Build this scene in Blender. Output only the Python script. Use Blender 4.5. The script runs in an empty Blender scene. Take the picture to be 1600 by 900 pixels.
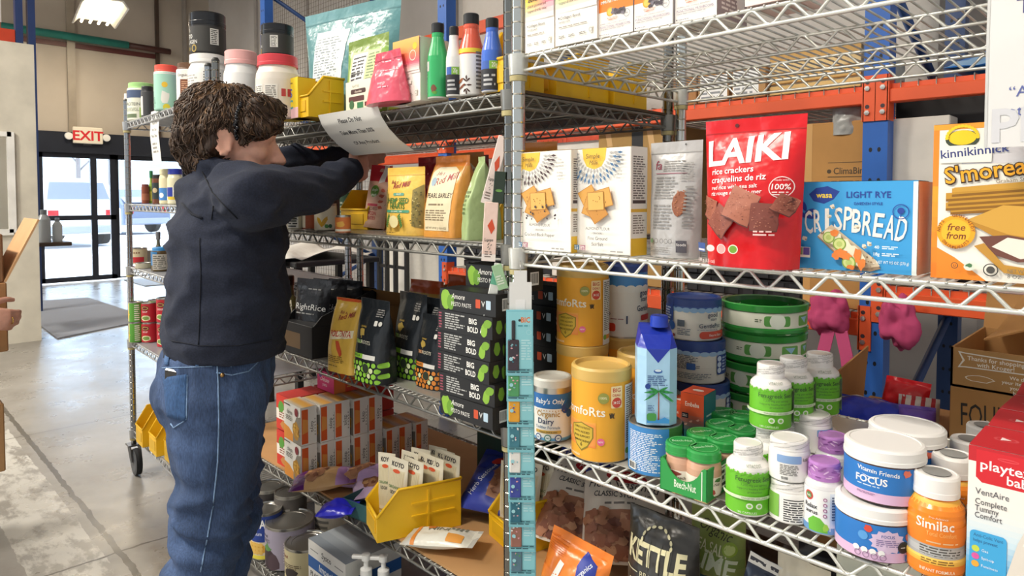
import bpy, bmesh, math, random
from mathutils import Vector, Matrix, noise
random.seed(7)
SC = bpy.context.scene
COL = SC.collection
PI = math.pi
rad = math.radians
# ---------------------------------------------------------------- camera
F = 1060.0; PITCH = rad(2.2); S2 = math.sqrt(.5)
PPY = 310 + F*math.tan(PITCH)
CAM = Vector((.8768, -.8768, 1.24))
RT = Vector((S2, S2, 0))
FW = Vector((-S2*math.cos(PITCH), S2*math.cos(PITCH), -math.sin(PITCH)))
UP = Vector((-S2*math.sin(PITCH), S2*math.sin(PITCH), math.cos(PITCH)))
cd = bpy.data.cameras.new('camera'); cam = bpy.data.objects.new('camera', cd); COL.objects.link(cam)
cd.sensor_width = 36; cd.lens = 36*F/1600; cd.shift_y = (PPY-450)/1600; cd.clip_start = .02; cd.clip_end = 300
cam.matrix_world = Matrix(((RT.x, UP.x, -FW.x, CAM.x), (RT.y, UP.y, -FW.y, CAM.y), (RT.z, UP.z, -FW.z, CAM.z), (0, 0, 0, 1)))
SC.camera = cam
# ---------------------------------------------------------------- light
SC.view_settings.view_transform = 'Standard'; SC.view_settings.look = 'None'
SC.view_settings.exposure = .0; SC.view_settings.gamma = 1
SKY = .62
W = bpy.data.worlds.new('world'); SC.world = W; W.use_nodes = True
wb = W.node_tree.nodes['Background']; wb.inputs[0].default_value = (.8, .9, 1, 1)
_N = W.node_tree.nodes; _L = W.node_tree.links     # hazy winter sky, brightest round the low sun beyond the doors
_t = _N.new('ShaderNodeTexCoord'); _d = _N.new('ShaderNodeVectorMath'); _d.operation = 'DOT_PRODUCT'; _d.inputs[1].default_value = (-.95, .2, .15); _L.new(_t.outputs['Generated'], _d.inputs[0])
_r = _N.new('ShaderNodeMapRange'); _r.inputs[1].default_value = .45; _r.inputs[2].default_value = 1; _r.inputs[3].default_value = SKY; _r.inputs[4].default_value = 8; _L.new(_d.outputs['Value'], _r.inputs[0]); 
_f = _N.new('ShaderNodeMapRange'); _f.inputs[1].default_value = .4; _f.inputs[2].default_value = .8; _L.new(_d.outputs['Value'], _f.inputs[0])
_c = _N.new('ShaderNodeMix'); _c.data_type = 'RGBA'; _c.inputs[6].default_value = (.9, .95, 1, 1); _c.inputs[7].default_value = (.6, .79, 1, 1); _L.new(_f.outputs[0], _c.inputs[0]); _L.new(_c.outputs[2], wb.inputs[0])
_s = _N.new('ShaderNodeSeparateXYZ'); _L.new(_t.outputs['Generated'], _s.inputs[0]); _z = _N.new('ShaderNodeMapRange'); _z.inputs[1].default_value = .55; _z.inputs[2].default_value = .9; _z.inputs[3].default_value = 0; _z.inputs[4].default_value = 6; _L.new(_s.outputs[2], _z.inputs[0])
_m = _N.new('ShaderNodeMath'); _m.operation = 'ADD'; _L.new(_r.outputs[0], _m.inputs[0]); _L.new(_z.outputs[0], _m.inputs[1]); _L.new(_m.outputs[0], wb.inputs[1])
def lamp(name, kind, loc, energy, col, rot=(0, 0, 0), **kw):
    d = bpy.data.lights.new(name, kind); d.energy = energy; d.color = col
    for k, v in kw.items(): setattr(d, k, v)
    o = bpy.data.objects.new(name, d); COL.objects.link(o); o.location = loc; o.rotation_euler = rot
    return o
lamp('sun', 'SUN', (-30, 0, 20), 14, (1, .97, .92), (rad(25), rad(-60), 0), angle=.01)
for (lx, ly, e) in ((-.6, -3.1, 215), (2.9, -3.0, 45), (-3.6, -3.1, 290), (-7.0, -2.6, 200)):
    lamp('aisle_lamp_light', 'AREA', (lx, ly, 4.8), e, (1, .93, .82), shape='RECTANGLE', size=1.2, size_y=.5)
# ---------------------------------------------------------------- materials: one finish per kind of surface, the thing's own colour in "Col"
def lin(h):
    if isinstance(h, tuple): return h
    r = []
    for i in (0, 2, 4):
        c = int(h[i:i+2], 16)/255
        r.append(c/12.92 if c <= .04045 else ((c+.055)/1.055)**2.4)
    return tuple(r)
FIN = {}
def fin(name):
    if name in FIN: return FIN[name]
    m = bpy.data.materials.new(name); m.use_nodes = True; nt = m.node_tree; N = nt.nodes; L = nt.links
    b = N['Principled BSDF']; a = N.new('ShaderNodeAttribute'); a.attribute_name = 'Col'
    L.new(a.outputs['Color'], b.inputs['Base Color'])
    P = dict(paper=(.6, 0), gloss=(.22, 0), matte=(.85, 0), plast=(.4, 0), film=(.28, 0), foil=(.32, .75), chrome=(.18, 1), wire=(.33, .55),
             tin=(.28, .9), cloth=(.95, 0), denim=(.9, 0), skin=(.5, 0), hair=(.55, 0), paint=(.4, 0), print=(.5, 0), card=(.8, 0), glass=(.05, 0), glow=(.5, 0), tarp=(.6, 0), linerplast=(.25, 0))[name]
    b.inputs['Roughness'].default_value = P[0]; b.inputs['Metallic'].default_value = P[1]
    tc = N.new('ShaderNodeTexCoord')
    def bump(scale, strength, dist, kind='noise', detail=3, stretch=None):
        t = N.new('ShaderNodeTexNoise'); t.inputs['Scale'].default_value = scale; t.inputs['Detail'].default_value = detail
        src = tc.outputs['Object']
        if stretch:
            mp = N.new('ShaderNodeMapping'); mp.inputs['Scale'].default_value = stretch; L.new(src, mp.inputs['Vector']); src = mp.outputs[0]
        L.new(src, t.inputs['Vector'])
        u = N.new('ShaderNodeBump'); u.inputs['Strength'].default_value = strength; u.inputs['Distance'].default_value = dist
        L.new(t.outputs['Fac'], u.inputs['Height']); L.new(u.outputs[0], b.inputs['Normal'])
        return t
    def vary(scale, lo, hi, stretch=None, detail=4):
        t = N.new('ShaderNodeTexNoise'); t.inputs['Scale'].default_value = scale; t.inputs['Detail'].default_value = detail
        src = tc.outputs['Object']
        if stretch:
            mp = N.new('ShaderNodeMapping'); mp.inputs['Scale'].default_value = stretch; L.new(src, mp.inputs['Vector']); src = mp.outputs[0]
        L.new(src, t.inputs['Vector'])
        r = N.new('ShaderNodeMapRange'); r.inputs[1].default_value = .3; r.inputs[2].default_value = .7; r.inputs[3].default_value = lo; r.inputs[4].default_value = hi
        L.new(t.outputs['Fac'], r.inputs[0])
        x = N.new('ShaderNodeMix'); x.data_type = 'RGBA'; x.blend_type = 'MULTIPLY'; x.inputs[0].default_value = 1
        L.new(a.outputs['Color'], x.inputs[6]); L.new(r.outputs[0], x.inputs[7]); L.new(x.outputs[2], b.inputs['Base Color'])
    if name == 'film': bump(38, .45, .006, detail=2)
    if name == 'foil': bump(45, .6, .008, detail=2)
    if name == 'cloth': vary(260, .75, 1.15, detail=1); bump(500, .25, .002)
    if name == 'denim': vary(420, .7, 1.25, (1, 1, .18), detail=2); bump(420, .3, .002)
    if name == 'hair': vary(160, .45, 1.5, (1, 1, .16), detail=4); bump(170, .7, .004, stretch=(1, 1, .16))
    if name == 'card': vary(9, .9, 1.06)
    if name == 'paint': vary(6, .88, 1.06)
    if name == 'wire': vary(18, .8, 1.1)
    if name == 'tarp': bump(6, .4, .05)
    if name == 'skin':
        b.inputs['Subsurface Weight'].default_value = .12; b.inputs['Subsurface Radius'].default_value = (.01, .004, .002); vary(70, .92, 1.06)
    if name == 'glass':
        b.inputs['Transmission Weight'].default_value = .95; b.inputs['IOR'].default_value = 1.1
    if name == 'glow':
        L.new(a.outputs['Color'], b.inputs['Emission Color']); b.inputs['Emission Strength'].default_value = 6
    FIN[name] = m
    return m
# ---------------------------------------------------------------- mesh builder
class MB:
    def __init__(s): s.v = []; s.f = []; s.k = []; s.sm = []
    def add(s, vs, fs, c, f='paper', sm=False):
        n = len(s.v); s.v += [Vector(p) for p in vs]
        k = (f, lin(c))
        for q in fs: s.f.append([n+i for i in q]); s.k.append(k); s.sm.append(sm)
    def xf(s, M, start=0):
        for i in range(start, len(s.v)): s.v[i] = M @ s.v[i]
        return s
    def box(s, x0, x1, y0, y1, z0, z1, c, f='paper', bev=0, M=None):
        if bev <= 0:
            vs = [(x, y, z) for z in (z0, z1) for y in (y0, y1) for x in (x0, x1)]
            fs = [(0, 2, 3, 1), (4, 5, 7, 6), (0, 1, 5, 4), (1, 3, 7, 5), (3, 2, 6, 7), (2, 0, 4, 6)]
        else:
            b = min(bev, (x1-x0)/2.1, (y1-y0)/2.1, (z1-z0)/2.1); vs = []; ix = {}
            for i, x in enumerate((x0, x1)):
                for j, y in enumerate((y0, y1)):
                    for k, z in enumerate((z0, z1)):
                        dx, dy, dz = b*(1-2*i), b*(1-2*j), b*(1-2*k)
                        for a, p in enumerate(((x, y+dy, z+dz), (x+dx, y, z+dz), (x+dx, y+dy, z))): ix[i, j, k, a] = len(vs); vs.append(p)
            g = lambda *q: ix[q]
            fs = []
            for i in (0, 1):
                q = [g(i, 0, 0, 0), g(i, 1, 0, 0), g(i, 1, 1, 0), g(i, 0, 1, 0)]; fs.append(q if i else q[::-1])
                q = [g(0, i, 0, 1), g(1, i, 0, 1), g(1, i, 1, 1), g(0, i, 1, 1)]; fs.append(q[::-1] if i else q)
                q = [g(0, 0, i, 2), g(1, 0, i, 2), g(1, 1, i, 2), g(0, 1, i, 2)]; fs.append(q if i else q[::-1])
            for i in (0, 1):
                for j in (0, 1):
                    q = [g(i, j, 0, 0), g(i, j, 1, 0), g(i, j, 1, 1), g(i, j, 0, 1)]; fs.append(q if i == j else q[::-1])
                    q = [g(i, 0, j, 0), g(i, 0, j, 2), g(i, 1, j, 2), g(i, 1, j, 0)]; fs.append(q if i != j else q[::-1])
                    q = [g(0, i, j, 1), g(1, i, j, 1), g(1, i, j, 2), g(0, i, j, 2)]; fs.append(q if i == j else q[::-1])
                    for k in (0, 1):
                        q = [g(i, j, k, 0), g(i, j, k, 1), g(i, j, k, 2)]; fs.append(q if (i+j+k) % 2 == 1 else q[::-1])
        if M is not None: vs = [M @ Vector(p) for p in vs]
        s.add(vs, fs, c, f); return s
    def lathe(s, prof, n=32, cx=0, cy=0, sx=1, sy=1):
        # prof: list of (r, z, colour, finish); colour of a ring is that of its upper point
        for i in range(len(prof)-1):
            r0, z0 = prof[i][:2]; r1, z1, c, f = prof[i+1][:4]
            vs = []; fs = []
            for k in range(n):
                a = 2*PI*k/n; ca, sa = math.cos(a)*sx, math.sin(a)*sy
                vs += [(cx+r0*ca, cy+r0*sa, z0), (cx+r1*ca, cy+r1*sa, z1)]
            for k in range(n):
                j = (k+1) % n
                if r0 < 1e-6: fs.append((2*k, 2*j+1, 2*k+1))
                elif r1 < 1e-6: fs.append((2*k, 2*j, 2*k+1))
                else: fs.append((2*k, 2*j, 2*j+1, 2*k+1))
            s.add(vs, fs, c, f, abs(r1-r0) < 6*abs(z1-z0)+1e-5)
        return s
    def tube(s, pts, r, c, f='wire', n=6, cap=True):
        pts = [Vector(p) for p in pts]; vs = []; fs = []
        for i, p in enumerate(pts):
            d = (pts[min(i+1, len(pts)-1)]-pts[max(i-1, 0)]).normalized()
            a = Vector((0, 0, 1)) if abs(d.z) < .9 else Vector((1, 0, 0))
            u = d.cross(a).normalized(); w = d.cross(u)
            rr = r[i] if isinstance(r, (list, tuple)) else r
            vs += [p+(u*math.cos(2*PI*k/n)+w*math.sin(2*PI*k/n))*rr for k in range(n)]
        for i in range(len(pts)-1):
            for k in range(n):
                j = (k+1) % n; fs.append((i*n+k, i*n+j, i*n+n+j, i*n+n+k))
        if cap: fs += [tuple(range(n))[::-1], tuple(range(len(vs)-n, len(vs)))]
        s.add(vs, fs, c, f, True); return s
    def grid(s, fn, us, vs_, c, f='paper', sm=True, flip=False):
        P = [fn(u, v) for v in vs_ for u in us]; nu = len(us); fs = []
        for j in range(len(vs_)-1):
            for i in range(nu-1):
                q = (j*nu+i, j*nu+i+1, (j+1)*nu+i+1, (j+1)*nu+i); fs.append(q[::-1] if flip else q)
        if callable(c):
            n = len(s.v); s.v += [Vector(p) for p in P]; k = 0
            for j in range(len(vs_)-1):
                for i in range(nu-1):
                    s.f.append([n+a for a in fs[k]]); s.k.append((f, lin(c((us[i]+us[i+1])/2, (vs_[j]+vs_[j+1])/2)))); s.sm.append(sm); k += 1
        else: s.add(P, fs, c, f, sm)
        return s
    def prism(s, poly, y0, y1, c, f='paper', axis='y'):
        n = len(poly)
        g = {'y': lambda a, b, t: (a, t, b), 'x': lambda a, b, t: (t, a, b), 'z': lambda a, b, t: (a, b, t)}[axis]
        vs = [g(a, b, y0) for a, b in poly]+[g(a, b, y1) for a, b in poly]
        fs = [tuple(range(n)), tuple(range(2*n-1, n-1, -1))]+[(i+n, (i+1) % n+n, (i+1) % n, i) for i in range(n)]
        s.add(vs, fs, c, f); return s
    # ---- printing: flat shapes laid on a surface map mp(u, v, o)
    def pr(s, mp, vs2, fs, c, f='print'):
        mp.o += .00007; o = mp.o
        st = mp.step
        if st:
            bm = bmesh.new(); bv = [bm.verts.new((a, b, 0)) for a, b in vs2]
            for q in fs:
                try: bm.faces.new([bv[i] for i in q])
                except ValueError: pass
            xs = [p[0] for p in vs2]; zs = [p[1] for p in vs2]
            for ax, (lo, hi) in enumerate(((min(xs), max(xs)), (min(zs), max(zs)))):
                if mp.step[ax] is None: continue
                t = math.floor(lo/mp.step[ax])*mp.step[ax]+mp.step[ax]
                while t < hi:
                    no = [0, 0, 0]; no[ax] = 1; co = [0, 0, 0]; co[ax] = t
                    bmesh.ops.bisect_plane(bm, geom=bm.verts[:]+bm.edges[:]+bm.faces[:], plane_co=co, plane_no=no, dist=1e-7)
                    t += mp.step[ax]
            bm.verts.index_update()
            vs2 = [(v.co.x, v.co.y) for v in bm.verts]; fs = [[v.index for v in q.verts] for q in bm.faces]; bm.free()
        s.add([mp.fn(a, b, o) for a, b in vs2], fs, c, f, bool(st))
    def rect(s, mp, u0, v0, u1, v1, c, f='print'): s.pr(mp, [(u0, v0), (u1, v0), (u1, v1), (u0, v1)], [(0, 1, 2, 3)], c, f)
    def poly(s, mp, pts, c, f='print'): s.pr(mp, pts, [tuple(range(len(pts)))], c, f)
    def star(s, mp, pts, c, f='print'):      # fan about the centroid (non-convex but star-shaped outlines)
        n = len(pts); m = (sum(p[0] for p in pts)/n, sum(p[1] for p in pts)/n)
        s.pr(mp, list(pts)+[m], [(i, (i+1) % n, n) for i in range(n)], c, f)
    def ell(s, mp, u, v, a, b, c, f='print', n=20, rot=0):
        cr, sr = math.cos(rot), math.sin(rot)
        s.poly(mp, [(u+a*math.cos(t)*cr-b*math.sin(t)*sr, v+a*math.cos(t)*sr+b*math.sin(t)*cr) for t in [2*PI*k/n for k in range(n)]], c, f)
    def ring(s, mp, u, v, a, b, w, c, n=24):
        P = []; Q = []
        for k in range(n):
            t = 2*PI*k/n; P += [(u+a*math.cos(t), v+b*math.sin(t)), (u+(a-w)*math.cos(t), v+(b-w)*math.sin(t))]
            j = (k+1) % n; Q.append((2*k, 2*j, 2*j+1, 2*k+1))
        s.pr(mp, P, Q, c)
    def rrect(s, mp, u0, v0, u1, v1, r, c, f='print'):
        P = []
        for (cx, cy, a0) in ((u1-r, v1-r, 0), (u0+r, v1-r, 1), (u0+r, v0+r, 2), (u1-r, v0+r, 3)):
            P += [(cx+r*math.cos((a0+k/4)*PI/2), cy+r*math.sin((a0+k/4)*PI/2)) for k in range(5)]
        s.poly(mp, P, c, f)
    def grad(s, mp, u0, v0, u1, v1, cols, n=14):
        for k in range(n):
            t = (k+.5)/n*(len(cols)-1); i = min(int(t), len(cols)-2); t -= i
            a, b = lin(cols[i]), lin(cols[i+1])
            s.rect(mp, u0, v0+(v1-v0)*k/n, u1, v0+(v1-v0)*(k+1)/n, tuple(a[j]*(1-t)+b[j]*t for j in range(3))); mp.o -= .00007
        mp.o += .00007
    def txt(s, mp, t, u, v, h, c, al='c', bold=0, w=None, rot=0, arc=None, sh=0, f='print'):
        if not t: return
        V, Fs, wd = glyphs(t, bold); k = h; kx = h
        if w and (wd*h > w or w < 0): kx = abs(w)/wd
        ox = {'c': -wd/2, 'l': 0, 'r': -wd}[al]
        cr, sr = math.cos(rot), math.sin(rot); P = []
        for x, y in V:
            a = (x+ox+sh*y)*kx; b = y*k
            if arc: th = a/arc; a = math.sin(th)*(arc+b) if arc > 0 else math.sin(th)*(arc+b); b = (arc+b)*math.cos(th)-arc
            P.append((u+a*cr-b*sr, v+a*sr+b*cr))
        s.pr(mp, P, Fs, c, f)
    def para(s, mp, u0, v0, u1, v1, n, c, fill=.5, ragged=.25):
        dv = (v1-v0)/n; P = []; Q = []
        for i in range(n):
            u = u0; end = u1-(u1-u0)*random.random()*ragged; va = v0+dv*(i+.2); vb = va+dv*fill
            while u < end:
                L = min(dv*random.uniform(1.2, 4), end-u)
                Q.append([len(P)+j for j in range(4)]); P += [(u, va), (u+L, va), (u+L, vb), (u, vb)]; u += L+dv*.55
        s.pr(mp, P, Q, c)
    def blob(s, mp, u, v, a, b, c, n=12, j=.25, rot=0, sd=0):
        R = random.Random(sd*977+int(u*1e4)+int(v*1e4)); cr, sr = math.cos(rot), math.sin(rot); P = []
        for k in range(n):
            t = 2*PI*k/n; q = 1+R.uniform(-j, j); x, y = a*q*math.cos(t), b*q*math.sin(t); P.append((u+x*cr-y*sr, v+x*sr+y*cr))
        s.star(mp, P, c)
    def barcode(s, mp, u0, v0, u1, v1):
        s.rect(mp, u0, v0, u1, v1, 'f4f4f0'); n = 16; d = (u1-u0)/n; P = []; Q = []
        for k in range(1, n-1):
            a = u0+d*k; q = random.uniform(.25, .75)*d; Q.append([len(P)+j for j in range(4)]); P += [(a, v0+(v1-v0)*.15), (a+q, v0+(v1-v0)*.15), (a+q, v1-(v1-v0)*.1), (a, v1-(v1-v0)*.1)]
        s.pr(mp, P, Q, '151515')
    def build(s, name, parent=None):
        me = bpy.data.meshes.new(name); me.from_pydata([tuple(p) for p in s.v], [], s.f)
        names = []
        for k in s.k:
            if k[0] not in names: names.append(k[0])
        for n in names: me.materials.append(fin(n))
        at = me.color_attributes.new('Col', 'FLOAT_COLOR', 'CORNER'); buf = []
        for p, k in zip(s.f, s.k): buf += list(k[1]+(1.0,))*len(p)
        if len(buf) == 4*len(at.data): at.data.foreach_set('color', buf)
        me.polygons.foreach_set('material_index', [names.index(k[0]) for k in s.k])
        me.polygons.foreach_set('use_smooth', s.sm); me.update()
        o = bpy.data.objects.new(name, me); COL.objects.link(o)
        if parent is not None: o.parent = parent
        return o
class Map:
    def __init__(s, fn, step=None): s.fn = fn; s.step = step; s.o = .0003
def mfront(d): return Map(lambda u, v, o: (u, -d/2-o, v))                    # box front face, u from the middle
def mside(w): return Map(lambda u, v, o: (w/2+o, u, v))                      # right face, u runs to the back
def mleft(w): return Map(lambda u, v, o: (-w/2-o, -u, v))
def mtop(h): return Map(lambda u, v, o: (u, v, h+o))
def mcyl(r, st=None): return Map(lambda u, v, o: (math.sin(u/r)*(r+o), -math.cos(u/r)*(r+o), v), (st or r*.17, None))
def mlathe(prof):                                                            # follows a profile [(z, r)]
    def rr(z):
        for (z0, r0), (z1, r1) in zip(prof, prof[1:]):
            if z <= z1: return r0+(r1-r0)*max(0, (z-z0))/(z1-z0+1e-9)
        return prof[-1][1]
    R = max(p[1] for p in prof)
    return Map(lambda u, v, o: (math.sin(u/R)*(rr(v)+o), -math.cos(u/R)*(rr(v)+o), v), (R*.2, R*.25))
_G = {}
def glyphs(t, bold=0):
    k = (t, bold)
    if k not in _G:
        c = bpy.data.curves.new('t', 'FONT'); c.body = t; c.resolution_u = 2; c.size = 1/.729; c.offset = [0, .018, .035][bold] if isinstance(bold, int) else bold
        o = bpy.data.objects.new('t', c); m = o.to_mesh()
        V = [(v.co.x, v.co.y) for v in m.vertices]; Fs = [list(p.vertices) for p in m.polygons]; o.to_mesh_clear()
        bpy.data.objects.remove(o); bpy.data.curves.remove(c)
        x0 = min((p[0] for p in V), default=0); x1 = max((p[0] for p in V), default=1)
        _G[k] = ([(x-x0, y) for x, y in V], Fs, x1-x0)
    return _G[k]
# ---------------------------------------------------------------- objects
def tag(o, label, cat, group=None, kind=None):
    o['label'] = label; o['category'] = cat
    if group: o['group'] = group
    if kind: o['kind'] = kind
    return o
def thing(name, label, cat, loc=(0, 0, 0), rz=0, group=None, tilt=None):
    o = bpy.data.objects.new(name, None); COL.objects.link(o); o.empty_display_size = .05; o.location = loc
    o.rotation_euler = (tilt[0] if tilt else 0, tilt[1] if tilt else 0, rz)
    return tag(o, label, cat, group)
def solo(name, mb, label, cat, loc=(0, 0, 0), rz=0, group=None, tilt=None):
    o = mb.build(name); o.location = loc; o.rotation_euler = (tilt[0] if tilt else 0, tilt[1] if tilt else 0, rz)
    return tag(o, label, cat, group)
def struct(name, mb, parent=None):
    o = mb.build(name, parent)
    if parent is None: o['kind'] = 'structure'
    return o
def dup(root, label, loc, rz=None):
    r = root.copy(); COL.objects.link(r); r.location = loc; r['label'] = label
    if rz is not None: r.rotation_euler[2] = rz
    for ch in list(root.children):
        c = ch.copy(); COL.objects.link(c); c.parent = r
        for g in list(ch.children):
            d = g.copy(); COL.objects.link(d); d.parent = c
    return r
# ---------------------------------------------------------------- where a thing stands: a point of the photo met with the surface it stands on
def rayd(px, py): return RT*((px-800)/F)+UP*((PPY-py)/F)+FW
def at_z(px, py, z): d = rayd(px, py); return CAM+d*((z-CAM.z)/d.z)
def at_y(px, py, y): d = rayd(px, py); return CAM+d*((y-CAM.y)/d.y)
def at_x(px, py, x): d = rayd(px, py); return CAM+d*((x-CAM.x)/d.x)
def ppm(p): return F/(Vector(p)-CAM).dot(FW)
def along(P, D, px):            # distance t along D from P until the point stands at column px
    q = P-CAM; k = (px-800)/F; return (k*q.dot(FW)-q.dot(RT))/(D.dot(RT)-k*D.dot(FW))
def rise(P, py):                # height above P seen at row py
    q = P-CAM; k = (PPY-py)/F; D = Vector((0, 0, 1)); return (k*q.dot(FW)-q.dot(UP))/(D.dot(UP)-k*D.dot(FW))
def FB(xl, yb, xr, yt, z, d, rz=0):     # a box by its front face: lower left corner, right edge column, top row at the left corner
    P = at_z(xl, yb, z); D = Vector((math.cos(rz), math.sin(rz), 0)); w = along(P, D, xr); h = rise(P, yt)
    B = Vector((-math.sin(rz), math.cos(rz), 0)); return (P+D*(w/2)+B*(d/2), w, h)
def CY(xl, xr, yb, yt, z):              # an upright round thing: sides, lowest row, topmost row
    P = at_z((xl+xr)/2, yb, z); k = ppm(P); H = Vector((P.x-CAM.x, P.y-CAM.y, 0)).normalized(); r = (xr-xl)/2/k
    for _ in range(3): C = P+H*r; r = (xr-xl)/2/ppm(C)
    C = P+H*r; far = C+H*r; h = rise(C-H*r, yt)
    if z+h < CAM.z: h = rise(far, yt)
    return (C, r, h)
# ================================================================ the setting
def nodemat(name):
    m = bpy.data.materials.new(name); m.use_nodes = True; return m, m.node_tree.nodes, m.node_tree.links
def floor_mat():
    m, N, L = nodemat('polished_concrete'); b = N['Principled BSDF']; tc = N.new('ShaderNodeTexCoord')
    def noi(s, d=5, st=None):
        t = N.new('ShaderNodeTexNoise'); t.inputs['Scale'].default_value = s; t.inputs['Detail'].default_value = d; t.inputs['Roughness'].default_value = .65
        if st: q = N.new('ShaderNodeMapping'); q.inputs['Scale'].default_value = st; L.new(tc.outputs['Object'], q.inputs['Vector']); L.new(q.outputs[0], t.inputs['Vector'])
        else: L.new(tc.outputs['Object'], t.inputs['Vector'])
        return t.outputs['Fac']
    def ramp(src, *st):
        r = N.new('ShaderNodeValToRGB'); e = r.color_ramp.elements
        while len(e) < len(st): e.new(.5)
        for q, (p, c) in zip(e, st): q.position = p; q.color = lin(c)+(1,) if isinstance(c, str) else (c, c, c, 1)
        L.new(src, r.inputs[0]); return r.outputs[0]
    def mix(f, a, c):
        x = N.new('ShaderNodeMix'); x.data_type = 'RGBA'; L.new(f, x.inputs[0])
        L.new(a, x.inputs[6]); x.inputs[7].default_value = lin(c)+(1,); return x.outputs[2]
    def mth(op, a, c=None):
        x = N.new('ShaderNodeMath'); x.operation = op
        for i, v in enumerate((a, c)):
            if v is None: continue
            if isinstance(v, (int, float)): x.inputs[i].default_value = v
            else: L.new(v, x.inputs[i])
        return x.outputs[0]
    base = ramp(noi(1.6, 6), (.3, '77716a'), (.55, '96918a'), (.75, 'a9a59e'))
    base = mix(ramp(noi(7, 6, (1, 1, 1)), (.56, 0.), (.7, .45)), base, '6d6459')
    sp = N.new('ShaderNodeSeparateXYZ'); L.new(tc.outputs['Object'], sp.inputs[0])
    wob = mth('MULTIPLY', mth('SUBTRACT', noi(9, 3), .5), .03)
    yy = mth('ADD', sp.outputs[1], wob)
    worn = mth('MULTIPLY', mth('MULTIPLY', mth('GREATER_THAN', yy, -.46), mth('LESS_THAN', yy, -.245)), ramp(noi(13, 6, (.5, 1, 1)), (.42, 0.), (.52, .75)))
    base = mix(worn, base, 'cfccc4')
    jx = mth('LESS_THAN', mth('ABSOLUTE', mth('SUBTRACT', mth('FLOORED_MODULO' if False else 'MODULO', mth('ADD', sp.outputs[0], 31+1.75), 3.15), 1.0)), .004)
    jt = mth('LESS_THAN', mth('ABSOLUTE', mth('ADD', yy, .2)), .011)
    j2 = mth('LESS_THAN', mth('ABSOLUTE', mth('ADD', sp.outputs[0], mth('ADD', 1.75, wob))), .005)
    base = mix(mth('MAXIMUM', mth('MAXIMUM', jx, jt), j2), base, '4c453c')
    L.new(base, b.inputs['Base Color']); L.new(ramp(noi(5, 4), (.3, .24), (.7, .36)), b.inputs['Roughness'])
    b.inputs['Specular IOR Level'].default_value = 1
    u = N.new('ShaderNodeBump'); u.inputs['Strength'].default_value = .12; u.inputs['Distance'].default_value = .01; L.new(noi(4, 3), u.inputs['Height']); L.new(u.outputs[0], b.inputs['Normal'])
    return m
def wall_mat(name, c0, c1):
    m, N, L = nodemat(name); b = N['Principled BSDF']; tc = N.new('ShaderNodeTexCoord'); t = N.new('ShaderNodeTexNoise')
    t.inputs['Scale'].default_value = .9; t.inputs['Detail'].default_value = 5; L.new(tc.outputs['Object'], t.inputs['Vector'])
    r = N.new('ShaderNodeValToRGB'); r.color_ramp.elements[0].position = .35; r.color_ramp.elements[1].position = .65
    r.color_ramp.elements[0].color = lin(c0)+(1,); r.color_ramp.elements[1].color = lin(c1)+(1,); L.new(t.outputs['Fac'], r.inputs[0]); L.new(r.outputs[0], b.inputs['Base Color'])
    b.inputs['Roughness'].default_value = .7
    u = N.new('ShaderNodeBump'); u.inputs['Strength'].default_value = .25; u.inputs['Distance'].default_value = .05; L.new(t.outputs['Fac'], u.inputs['Height']); L.new(u.outputs[0], b.inputs['Normal'])
    return m
def structm(name, mb, mat):
    o = struct(name, mb); o.data.materials.clear(); o.data.materials.append(mat); return o
XW = -10.7; YS = 3.6
m = MB(); m.box(XW-.1, 6, -7, YS, -.2, 0, '888888'); structm('floor', m, floor_mat())
m = MB(); m.box(-60, XW-.1, -30, 30, -.25, -.02, 'e6e8ea', 'matte'); structm('ground', m, wall_mat('glare_pale_asphalt', 'c9ced6', 'eef0f2'))  # asphalt colour whitened to stand in for the blown-out daylight outside
tan = wall_mat('insulated_metal_wall', 'ab9f90', 'bdb2a3'); grey = wall_mat('grey_vinyl_wall', 'b0aaa3', 'c4bfb9')
m = MB(); m.box(XW-.15, XW, -7, 1.16, 0, 5.2, 'a0a0a0'); m.box(XW-.15, XW, 1.16, 3.28, 2.2, 5.2, 'a0a0a0'); m.box(XW-.15, XW, 3.28, YS, 0, 5.2, 'a0a0a0'); structm('wall_exit', m, tan)
m = MB(); m.box(XW-.15, 6, YS, YS+.15, 0, 5.2, 'a0a0a0'); structm('wall_side', m, grey)
m = MB(); m.box(XW-.15, 6, -7, YS+.15, 5.2, 5.35, 'a0a0a0'); structm('ceiling', m, grey)
# wall seams, column, pipe
k = 0
for y, w, c in ((1.62, .1, 'a19584'), (2.79, .05, '4b3a2e'), (.7, .05, '8d8172'), (3.2, .05, '9d958c')):
    k += 1; m = MB(); m.box(XW, XW+.05, y-w/2, y+w/2, 2.2, 5.19, c, 'paint'); struct('trim_%d' % k, m)
for x in (-8.9, -7.4, -5.9, -4.4, -2.9, -1.4, .1, 1.6):
    k += 1; m = MB(); m.box(x-.04, x+.04, YS-.03, YS, 0, 5.19, 'a8a29c', 'paint'); struct('trim_%d' % k, m)
m = MB(); m.box(XW, XW+.02, -7, 2.76, 3.43, 3.5, '58241f', 'paint'); k += 1; struct('trim_%d' % k, m)
m = MB(); m.tube([(XW+.12, -3, 3.6), (XW+.12, 2.35, 3.56)], .055, '2e8a80', 'paint', 14); m.tube([(XW+.12, 2.35, 3.56), (XW+.12, 2.95, 3.55)], .045, '4a2620', 'paint', 14)
o = m.build('conduit_pipe'); o['kind'] = 'structure'
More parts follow.
